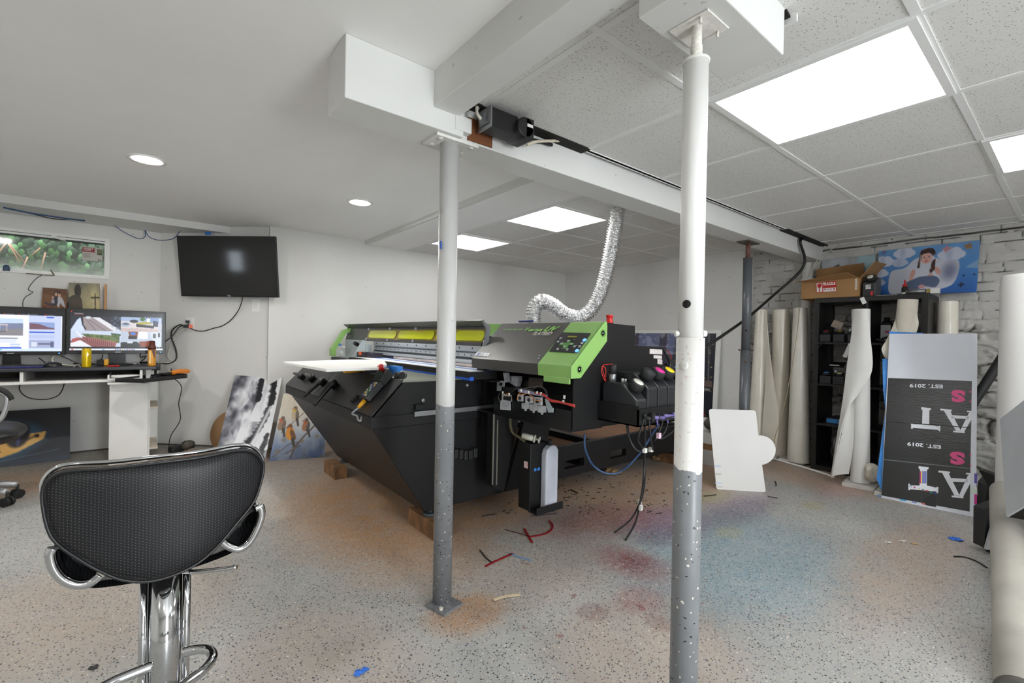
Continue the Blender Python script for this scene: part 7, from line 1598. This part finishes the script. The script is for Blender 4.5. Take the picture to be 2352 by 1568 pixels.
roll('vinyl_roll', 'greyish vinyl roll beside the shelf, third from the jack post', PX(1833, 1060, 4.62), PX(1838, 708, 4.70), .092, .058, m_gv)
roll('paper_roll', 'white paper roll standing open in front of the shelf', (4.30, 1.075, .03), (4.33, 1.105, 1.352), .062, .060, m_wv,
     [([(1962, 712, 4.27), (1955, 770, 4.26), (1945, 840, 4.24), (1935, 920, 4.22), (1922, 1000, 4.19), (1908, 1094, 4.16)], [(1993, 712, 4.26), (1999, 770, 4.25), (2003, 850, 4.235), (1972, 905, 4.22), (1944, 950, 4.19), (1911, 1096, 4.16)], .035),
      ([(1945, 925, 4.225), (1940, 960, 4.215), (1930, 1010, 4.20), (1908, 1094, 4.17)], [(1962, 915, 4.245), (1962, 960, 4.245), (1960, 1020, 4.245), (1950, 1088, 4.24)], -.02)])
roll('vinyl_roll', 'beige vinyl roll standing behind the black sign', (4.43, .915, .03), PX(2085, 688, 4.46), .09, .062, m_vb,
     [([(2067, 700, 4.46), (2052, 745, 4.42), (2036, 780, 4.38), (2025, 802, 4.36), (2036, 828, 4.37)], [(2098, 700, 4.45), (2110, 745, 4.42), (2090, 790, 4.40), (2070, 815, 4.40), (2050, 832, 4.40)], .02)])
roll('vinyl_roll', 'cream vinyl roll at the right side of the shelf', (4.74, .655, .02), PX(2176, 693, 4.80), .068, .062, m_vb2)
tag(G().tube([PX(1838, 700, 4.64), PX(1826, 800, 4.56), PX(1812, 880, 4.52), PX(1795, 960, 4.5), PX(1781, 1000, 4.5), PX(1778, 1030, 4.5)], .003, seg=6).build('hanging_string', M('jute_string', 'b0a283', .8)), 'thin string hanging across the beige vinyl rolls', 'string')
def slab(x0, x1, y0, y1, label, a=0): tag(G().box(((x0+x1)/2, (y0+y1)/2, .014), (x1-x0, y1-y0, .028), rotz(a)).build('stone_slab', M('pale_marble', 'cfccc6', .4, var=.08), bevel=.003), label, 'slab', 'stone slabs under the rolls')
slab(4.18, 4.44, .97, 1.17, 'pale stone slab under the white paper roll', .1); slab(4.12, 4.30, .82, .95, 'pale stone slab beside the foot of the black sign', .05)
slab(4.56, 4.72, 1.56, 1.76, 'pale stone slab under the greyish vinyl roll', .05); slab(4.62, 4.82, 1.80, 1.96, 'pale stone slab under the beige vinyl roll')
tag(G().tube([PZ(1772, 1052, .01), PZ(1800, 1060, .01), PZ(1850, 1074, .01), PZ(1895, 1088, .01), PZ(1915, 1095, .01)], .009, seg=8).build('white_floor_hose', m_white), 'white hose lying on the floor along the shelf foot', 'hose')
wr = G().grid(lambda u, v: PX(2003, 1085, 4.25)+np.array((.04*math.sin(math.pi*v)*math.cos(6.28*u)*(1+.3*math.sin(19*u)), .045*math.sin(math.pi*v)*math.sin(6.28*u)*(1+.25*math.sin(25*u+v*7)), .07*math.cos(math.pi*v)+.0)), 36, 18)
tag(wr.build('clear_wrap', M('clear_wrap', 'c9c2b2', .12, var=.25, vscale=30, bump=.6, bscale=50)), 'crumpled clear wrap at the foot of the white paper roll', 'wrap')

# ================================================================== SIGN BOARD
sb0, sb1 = np.array((4.094, .900, 0.003)), np.array((4.132, .423, 0.003))
stp = PX(2042, 767, 4.36); sn = np.cross(sb1-sb0, stp-sb0); sn /= np.linalg.norm(sn); sn = sn if sn[0] < 0 else -sn
SGo = [0.0]
def SG(x, y): return PP(1980+x*.29326, 740+y*.29326, sb0+sn*SGo[0], sn)
sg = thing('sign_board', 'white sign board with upside-down black print leaning by the shelf', 'sign', (sb0+sb1)/2)
SGo[0] = .0; G().ext([SG(215, 90), SG(903, 88), SG(893, 1532), SG(150, 1390)], -sn*.010).build('board', M('corrugated_plastic', 'd9dde6', .5, var=.02), sg)
m_ink = M('printed_black', '2e302f', .22, var=.12, vscale=5, bump=.15, bscale=220, stretch=(1, .05, 1))
SGo[0] = .0012; blk_ = G().ext([SG(205, 435), SG(860, 460), SG(843, 1482), SG(152, 1355)], -sn*.0008).build('black_print', m_ink, sg)
SGo[0] = .0024
m_sw = M('sign_white', 'e4e7ee', .45, var=.02); m_sp = M('sign_pink', 'd84d88', .45, var=.04)
T1 = [(463, 664), (540, 672), (538, 685), (527, 690), (526, 800), (598, 815), (602, 808), (614, 812), (612, 854), (600, 851), (598, 842), (398, 826), (396, 833), (384, 831), (385, 787), (396, 788), (398, 798), (470, 800), (474, 690), (463, 678)]
A1_ = [[(640, 690), (690, 695), (775, 850), (735, 848)], [(857, 700), (857, 760), (800, 857), (768, 850), (835, 712)], [(690, 726), (838, 735), (834, 757), (705, 752)], [(612, 676), (700, 684), (701, 697), (614, 689)], [(712, 847), (803, 855), (803, 867), (715, 860)], [(822, 692), (857, 695), (857, 706), (822, 702)]]
def aff(pts, sx, sy, dx, dy, ox, oy): return [((x-ox)*sx+dx, (y-oy)*sy+dy) for x, y in pts]
def flat(pts, mat, name): return G().ext([SG(*p) for p in pts], -sn*.0006).build(name, mat, sg)
flat(T1, m_sw, 'letter')
g = G(); [g.ext([SG(*p) for p in q], -sn*.0006) for q in A1_]; g.build('letter', m_sw, sg)
T2 = aff(T1, 1.026, 1.116, 362, 1263-(787-664)*1.116, 384, 664)
flat(T2, m_sw, 'letter')
g = G(); [g.ext([SG(*p) for p in aff(q, 1.033, 1.14, 597, 1160, 612, 676)], -sn*.0006) for q in A1_]; g.build('letter', m_sw, sg)
SGo[0] = .0032
for (x0, x1, c) in ((452, 462, 'c63a8a'), (462, 472, 'e8d86a'), (472, 505, '7f86c4')): flat([(x0, 1165), (x1, 1166), (x1, 1262), (x0-2, 1260)], M('ink_'+c, c, .5), 'colour_bar')
for i, (ch, c) in enumerate(zip('CMYKRGB', ('2f8fc4', 'd0408c', 'dcd03a', '2b2f38', 'c83a3a', '2f9a8a', '3a48a8'))):
    p = SG(370+i*32.5, 1275+i*9.5); q_ = SG(370+i*32.5, 1305+i*9.5)
    add_text(G(), ch, .012, p, q_-p, SG(400+i*32.5, 1280+i*9.5)-p, offset=.04, width=.011).build('letter', M('ink_'+c, c, .5), sg)
SGo[0] = .0026
def uptext(s, x0, y0, x1, y1, hpx, mat, off=.03, name='small_lettering'):
    a, b = SG(x0, y0), SG(x1, y1); d = SG(x0, y0+hpx)-a
    add_text(G(), s, np.linalg.norm(d), a, b-a, d, offset=off, width=np.linalg.norm(b-a)).build(name, mat, sg)
uptext('EST. 2019', 632, 490, 373, 482, 27, m_sw); uptext('EST. 2019', 617, 964, 354, 938, 27, m_sw)
uptext('S', 808, 540, 697, 533, 84, m_sp, .06, 'letter'); uptext('S', 805, 1026, 686, 1016, 88, m_sp, .06, 'letter')
for y in (535, 612, 1032, 1110): flat([(842, y), (856, y+6), (856, y+16), (842, y+12)], m_sp, 'letter_edge')
flat([(186, 772), (852, 822), (852, 829), (186, 779)], M('sign_crease', '1b1d1c', .4), 'crease'); flat([(168, 1070), (848, 1142), (848, 1148), (168, 1077)], M('sign_scratch', '6a6f70', .4), 'crease')
SGo[0] = .0018
for q, c in (([(298, 1382), (348, 1391), (347, 1402), (297, 1393)], '3fa8dc'), ([(880, 1182), (902, 1184), (901, 1262), (879, 1258)], '5a55a8'), ([(880, 1345), (901, 1348), (899, 1428), (878, 1424)], 'c02a86'), ([(879, 1426), (899, 1430), (897, 1508), (877, 1504)], '2f9ad6'), ([(850, 1284), (900, 1290), (899, 1345), (849, 1340)], 'cfdcd0'), ([(470, 1415), (532, 1428), (530, 1438), (460, 1420)], 'd0453a'), ([(392, 1400), (430, 1408), (428, 1418), (392, 1412)], '7a86c4')):
    flat(q, M('ink_'+c, c, .5), 'test_patch')
SGo[0] = .0026; flat([(470, 1385), (580, 1330), (580, 1447), (500, 1432)], M('sign_stain', '232326', .25), 'overprint')
# blue film behind the sign
SGo[0] = -.016
bf = thing('blue_film', 'bright blue plastic film hanging behind the sign board', 'film', SG(140, 1350))
G().ext([SG(212, 72), SG(478, 82), SG(478, 100), SG(215, 100)], -sn*.004).ext([SG(160, 285), SG(240, 285), SG(240, 1380), SG(150, 1312), SG(113, 1228), SG(165, 820), SG(185, 700), SG(165, 520)], -sn*.004).ext([SG(113, 1352), SG(850, 1500), SG(850, 1532), SG(140, 1388)], -sn*.004).build('film', M('blue_film', '3f8fe0', .3, var=.25, vscale=10, bump=.4, bscale=25), bf)

# ================================================================== CUT-OUT BOARD, POSTER, PEDESTAL
wb0, wb1 = np.array((3.289, 1.683, .003)), np.array((3.514, 1.444, .003)); wup = np.array((.072, .068, .55))
wn = np.cross(wb1-wb0, wup); wn /= np.linalg.norm(wn); wn = wn if wn[0] < 0 else -wn
WB = lambda x, y: PP(x, y, wb0, wn)
def rc(c, p, q, r=10):
    c, p, q = map(np.array, (c, p, q)); a = c+(p-c)/np.linalg.norm(p-c)*r; b = c+(q-c)/np.linalg.norm(q-c)*r
    return [tuple((1-t)**2*a+2*t*(1-t)*c+t*t*b) for t in np.linspace(0, 1, 6)]
TL, TR, BR_, BL_ = (1628., 939.), (1736., 942.), (1759., 1130.), (1646., 1125.)
out = rc(TL, BL_, TR, 7)+rc(TR, TL, (1742, 1000), 7)+[(1742., 1000.)]
cc_ = (1745, 1033.5); out += [(cc_[0]+36.5*math.sin(a), cc_[1]-34*math.cos(a)) for a in np.linspace(.05, math.pi-.15, 22)]
out += rc(BR_, (1751, 1067), BL_, 5)+rc(BL_, BR_, TL, 8)
cbd = thing('cutout_board', 'white cut-out board with a round side bump leaning on the jack post', 'board', (wb0+wb1)/2)
G().ext([WB(*p) for p in out], -wn*.006).build('board', M('matte_white_board', 'e8e7e4', .6, var=.015), cbd)
for a_, b_, c_, d_, c in ((1641, 1068, 1656, 1072, 'c6d4e4'), (1643, 1107, 1659, 1110, 'c6d8ea'), (1642, 1086, 1657, 1091, 'cfcdc9'), (1644, 1116, 1660, 1119, 'cfcdc9')):
    G().ext([WB(a_, b_)+wn*.0012, WB(c_, b_+.5)+wn*.0012, WB(c_, d_)+wn*.0012, WB(a_, d_)+wn*.0012], -wn*.0008).build('faint_print', M('faint_'+c, c, .6), cbd)
def xmas_art():
    a = Art(120, 110, '2b2e3a'); a.vgrad([(0, '5d6484'), (.25, '565c7c'), (.32, '3a3f50'), (1, '1d1f26')]); a.rect(0, 0, 92, 30, '6a7194', .7)
    for x in (20, 56, 86): a.rect(x, 0, x+9, 60, '3b3440', .8)
    a.line([(0, 18), (95, 20)], 1.2, '8f95b0', .7); a.put((a.nz(6, 4) > .6)*(a.y < 30)*.5, 'b9bed6'); a.rect(92, 0, 120, 110, '262a33'); a.put((a.nz(8, 9) > .55)*(a.x > 70)*(a.y > 70), '6a3f24', .7); a.ell(84, 26, 9, 26, '1f2c24', .9, 0, .3)
    for x in (101, 104, 112): a.line([(x, 0), (x+(2 if x > 108 else 0), 62 if x > 108 else 40)], .8, 'a49c96')
    r = random.Random(2)
    for i in range(46): a.ell(r.uniform(64, 119), r.uniform(2, 80), .7, .7, 'e8c98c')
    for y in (16, 34, 44): 
        pts = [(103+(3.2 if k % 2 == 0 else 1.3)*math.sin(k*math.pi/5), y-(3.2 if k % 2 == 0 else 1.3)*math.cos(k*math.pi/5)) for k in range(10)]; a.poly(pts, 'd8b078')
    a.rect(99, 56, 108, 76, '3e3d42'); a.rect(108, 62, 118, 70, '6a5a54'); a.rect(98, 72, 116, 75, '8a8884'); a.rect(98, 75, 112, 82, '5d5c60'); a.line([(66, 24), (72, 34), (66, 46)], 1.4, 'b8403a'); a.rect(96, 76, 120, 110, '232630'); a.put(np.clip(a.nz(5, 3)*2-.9, 0, 1)*(a.y > 90)*(a.x > 92), '8a5a30', .9); a.ell(104, 106, 8, 6, 'a03040'); a.line([(98, 102), (110, 110)], 1, 'd8c8c8'); return a
XP = 4.715
pst = thing('framed_poster', 'large dark winter photo poster with white border against the rear right wall', 'poster', (XP, 3.1, .0))
G().ext([(XP-.07, 2.405, .02), (XP-.07, 3.78, .02), (XP, 3.78, 1.205), (XP, 2.405, 1.205)], (.02, 0, 0)).build('frame', m_white, pst)
def pp_(y, z, o=.002): t_ = (z-.02)/1.185; return (XP-.07*(1-t_)-o, y, z)
art_panel('print', xmas_art(), pp_(3.72, 1.17), pp_(2.45, 1.17), pp_(3.72, .28), pp_(2.45, .28), m_prn2, pst)
pd = thing('low_pedestal', 'low white and wood pedestal behind the thick white post', 'pedestal', (4.05, 2.1, 0))
G().bx(3.87, 4.35, 1.88, 2.18, 0, .13).bx(3.87, 4.35, 1.88, 2.18, .185, .275).build('panel', M('scuffed_white_panel', 'c9c8c4', .6, var=.08, vscale=10), pd)
G().bx(3.875, 4.345, 1.885, 2.175, .13, .185).build('wood_band', M('orange_wood', '96714c', .6, var=.15, stretch=(6, 1, 1)), pd)
cu = G().grid(lambda u, v: np.array((4.1, 2.03, .345))+np.array((.22*math.copysign(abs(math.cos(6.2832*u))**.7, math.cos(6.2832*u))*math.sin(math.pi*v)**.6, .14*math.copysign(abs(math.sin(6.2832*u))**.7, math.sin(6.2832*u))*math.sin(math.pi*v)**.6, .07*math.cos(math.pi*v))), 28, 14)
tag(cu.build('grey_cushion', M('dark_grey_cloth', '4a4846', .85, bump=.1)), 'dark grey cushion on the low pedestal behind the thick post', 'cushion')

# ================================================================== RIGHT FOREGROUND
e_ = np.array((3.66, .275, 0)); rc_ = e_+np.array((.781, -.624, 0))*.19+np.array((.07, .04, 0))
t = thing('large_paper_roll', 'tall white paper roll at the right edge by the brick wall', 'roll', rc_)
G().lathe([(.095, .005), (.128, .005), (.13, .02), (.130, 1.455), (.126, 1.47), (.124, 1.487), (.115, 1.489), (.08, 1.488), (.06, 1.46)], rc_, seg=48).build('rolled_paper', M('bright_white_paper', 'dddcd9', .6, var=.015, bump=.1, bscale=12), t)
tag(G().cyl(PX(2335, 770, 4.5), PX(2150, 1058, 4.42), .028, seg=20).build('black_pole', M('matte_black_pole', '232323', .55)), 'black pole slanting between the sign board and the big white roll', 'pole')
def E_(x, y, d): return EYE+sight(x, y)*d
cv0, cv1, cv2 = E_(2296, 962, 2.15), E_(2311, 1186, 2.05), E_(2420, 865, 1.95)
cv3 = cv1+(cv2-cv0); cn = np.cross(cv1-cv0, cv2-cv0); cn /= np.linalg.norm(cn); cn = cn if cn@(EYE-cv0) > 0 else -cn
pm_ = thing('plotter', 'grey-covered wide plotter on black wheeled legs, cut by the right edge', 'plotter', (3.0, -.1, 0))
G().ext([cv0, cv1, cv3, cv2], -cn*.012).build('cover', M('scuffed_grey_panel', '9fa2a5', .4, var=.16, vscale=5, stretch=(1, 1, .4)), pm_, bevel=.001)
G().ext([cv1-cn*.013, cv3-cn*.013, cv3-cn*.13, cv1-cn*.13], (cv0-cv1)*.98).build('body', m_blk2, pm_)
lg0 = E_(2276, 1215, 2.42)
lgb = PZ(2276, 1258, .09)
LD = 2.40
G().ext([E_(2262, 1170, LD), E_(2300, 1156, LD), E_(2300, 1258, LD), E_(2261, 1258, LD)], _f*.06).build('leg_plate', M('leg_black', '1d1d1f', .4), pm_, bevel=.002)
G().ext([E_(2283, 1195, LD-.02), E_(2290, 1195, LD-.02), E_(2290, 1264, LD-.02), E_(2264, 1262, LD-.02)], _f*.012).build('latch_bracket', m_silv, pm_, bevel=.001)
for xx in (2272, 2279):
    p = E_(xx, 1272, LD+.02); p[2] = .046; G().cyl(p-CR*.006+_f*.0, p+CR*.012, .045, seg=28).build('wheel', m_rubber, pm_)
p = E_(2300, 1250, LD+.03); G().cyl(p, np.array((3.1, -.25, .62)), .028, seg=16).build('strut', m_blk2, pm_)
lc = (cv1+cv3)/2-cn*.10+(cv3-cv1)*.2
G().bx(lc[0]-.04, lc[0]+.04, lc[1]-.04, lc[1]+.04, .05, lc[2]+.02).build('leg', m_blk2, pm_)
G().box((lc[0], lc[1], .03), (.1, .5, .05), rotz(-.67)).build('foot', m_blk2, pm_)
bk = thing('black_stand', 'black angular metal stand on the floor behind the sign board', 'stand', (4.5, .42, 0))
G().ext([PX(2262, 1160, 4.4), PX(2246, 1148, 4.4), PX(2246, 1105, 4.4), PX(2268, 1118, 4.4)], (.2, 0, 0)).ext([PX(2247, 1078, 4.45), PX(2298, 1096, 4.4), PX(2276, 1150, 4.38), PX(2262, 1150, 4.4), PX(2268, 1112, 4.42)], (.06, -.02, 0)).build('frame', M('stand_black', '2c2b2a', .45), bk)
G().box((4.5, .42, .012), (.3, .3, .022)).build('foot', m_blk2, bk)
tb0 = PZ(2328, 1622, .0)+np.array((0.02, -.015, .012)); tb1 = E_(2310, 1130, 2.36)
ta = (tb1-tb0)/np.linalg.norm(tb1-tb0)
t = thing('cardboard_tube', 'long grey-beige paper tube leaning at the lower right corner', 'tube', tb0)
G().cyl(tb0+ta*.03, tb1, .060, seg=40).build('tube', M('scuffed_tube', 'a29e95', .55, var=.16, vscale=6), t)
G().lathe([(.05, 0), (.061, .002), (.061, .012)], tb0+ta*.018, ta, 36).build('end_cap', M('tube_core', '55524d', .7), t)
tb2 = PZ(2400, 1500, 0)+np.array((.1, -.1, .02)); tb3 = E_(2362, 1215, 2.3)
tag(G().cyl(tb2, tb3, .05, seg=32).build('cardboard_tube', M('beige_tube', 'c4b293', .6)), 'second beige tube half outside the right edge', 'tube')

# ================================================================== LITTER ON THE FLOOR
m_litter_b = M('black_trim', '1f1f20', .5)
def strip(name, pts, w, mat, label, cat='scrap', h=.003, grp=None):
    P = cat_path([PZ(x, y, .003) for x, y in pts], 5); g = G()
    for a, b in zip(P, P[1:]):
        d = b-a; d /= np.linalg.norm(d)+1e-9; s_ = np.cross((0, 0, 1), d)*w/2; g.hexa([a-s_, b-s_, b+s_, a+s_], [a-s_+(0, 0, h), b-s_+(0, 0, h), b+s_+(0, 0, h), a+s_+(0, 0, h)])
    return tag(g.build(name, mat), label, cat, grp)
m_rs = M('red_glossy_strip', '8f1a22', .3)
strip('red_strip', [(1204, 1214), (1210, 1225), (1222, 1246)], .012, m_rs, 'short red vinyl strip crossing the longer curled one on the floor')
strip('red_strip', [(1214, 1233), (1245, 1228), (1263, 1220), (1269, 1208), (1262, 1196)], .012, m_rs, 'curled red vinyl strip on the floor in front of the printer')
strip('red_strip', [(1114, 1301), (1140, 1288), (1178, 1271)], .010, m_rs, 'straight red vinyl strip nearest the slim post on the floor')
strip('black_strip', [(1102, 1263), (1115, 1280), (1130, 1292)], .006, m_litter_b, 'dark thin strip beside the straight red strip')
strip('blue_strip', [(1170, 1271), (1190, 1279), (1210, 1284), (1218, 1288)], .008, M('pale_blue_strip', '6f8fb4', .4), 'bluish strip touching the straight red strip')
strip('black_strip', [(1107, 1186), (1120, 1183), (1139, 1181)], .007, m_litter_b, 'small black strip on the rust stain by the slim post')
strip('black_strip', [(1219, 1185), (1250, 1182), (1280, 1179)], .005, M('violet_strip', '2e2438', .4), 'thin dark violet strip below the waste bottle holder')
strip('black_strip', [(1159, 1216), (1190, 1224), (1215, 1232)], .004, M('dark_red_strip', '4a1d22', .4), 'thin dark red strip left of the curled red strip')
strip('black_strip', [(1310, 1124), (1322, 1130), (1328, 1133)], .012, m_litter_b, 'black shred on the floor in front of the printer frame')
strip('black_strip', [(1780, 1105), (1783, 1112), (1782, 1116)], .008, m_litter_b, 'black scrap on the floor right of the cut-out board')
strip('black_strip', [(1764, 1140), (1775, 1142), (1786, 1144)], .008, m_litter_b, 'black scrap below the foot of the cut-out board')
strip('black_strip', [(1616, 1139), (1630, 1138), (1645, 1136)], .008, m_litter_b, 'black scrap between the thick post and the cut-out board')
strip('black_zip_tie', [(2191, 1278), (2215, 1279), (2245, 1290), (2267, 1304)], .008, m_litter_b, 'curved black zip tie on the floor near the plotter leg', 'zip tie')
strip('wood_splinter', [(1134, 1378), (1160, 1370), (1195, 1366)], .014, M('pale_splinter', 'd0bfa0', .7), 'pale wood splinter on the floor right of the slim post', 'wood')
rl = random.Random(12)
def crumple(name, c, s, mat, label, cat='scrap', flat_=.5):
    sd = rl.random()*10
    g = G().grid(lambda u, v: np.array(c)+np.array((s*math.sin(math.pi*v)*math.cos(6.2832*u)*(1+.35*math.sin(3*6.2832*u+sd+v*6)), s*math.sin(math.pi*v)*math.sin(6.2832*u)*(1+.35*math.sin(4*6.2832*u+sd*2+v*8)), s*flat_*(1-math.cos(math.pi*v))*.5*(1+.3*math.sin(5*6.2832*u+sd)*math.sin(math.pi*v)))), 22, 12, smooth=False)
    return tag(g.build(name, mat), label, cat)
m_bg = M('blue_nitrile', '2f6fd0', .4, bump=.3)
crumple('blue_scrap', PZ(2196, 1240, 0), .026, m_bg, 'crumpled blue film scrap on the floor right of the sign board')
crumple('blue_scrap', PZ(824, 1546, 0), .014, m_bg, 'crumpled blue film scrap at the bottom edge of the floor'); crumple('blue_scrap', PZ(838, 1538, 0), .011, m_bg, 'smaller piece of blue film beside the crumpled scrap at the bottom edge')
m_kr = M('kraft_paper', '9a7d58', .8, bump=.2)
crumple('paper_ball', PZ(1408, 1088, 0), .06, m_kr, 'crumpled brown paper on the floor under the blue hose', 'paper', .7); crumple('paper_ball', PZ(1507, 1056, 0), .05, m_kr, 'crumpled brown paper ball farther back beside the printer frame', 'paper', .9); crumple('paper_ball', PZ(1535, 1044, 0), .045, M('pale_paper', 'b9b4ac', .8), 'pale crumpled paper beside the brown paper ball', 'paper', .7)
crumple('dark_scrap', PZ(215, 1534, 0), .011, m_litter_b, 'small dark scrap on the floor left of the stool column')
for i, (x, y) in enumerate(((2033, 1244), (2093, 1247), (2066, 1241))): strip('paper_shred', [(x, y), (x+7, y+2), (x+13, y+1)], .012, m_white if i != 1 else M('tan_shred', 'c9a878', .7), ['white paper shred on the floor, left of the two near the sign', 'tan shred on the floor below the sign board', 'second white paper shred on the floor near the sign'][i])
gs = G()
for i in range(170):
    x, y = rl.uniform(1150, 1530), rl.uniform(1085, 1180); p = PZ(x, y, .001); a = rl.uniform(0, 3.1); L = rl.uniform(.006, .03); w = rl.uniform(.003, .007)
    gs.box(p+np.array((0, 0, .001)), (L, w, .002), rotz(a))
o = gs.build('floor_crumbs', m_litter_b); o['kind'] = 'stuff'; tag(o, 'black crumbs and shreds scattered on the floor in front of the printer', 'crumbs')
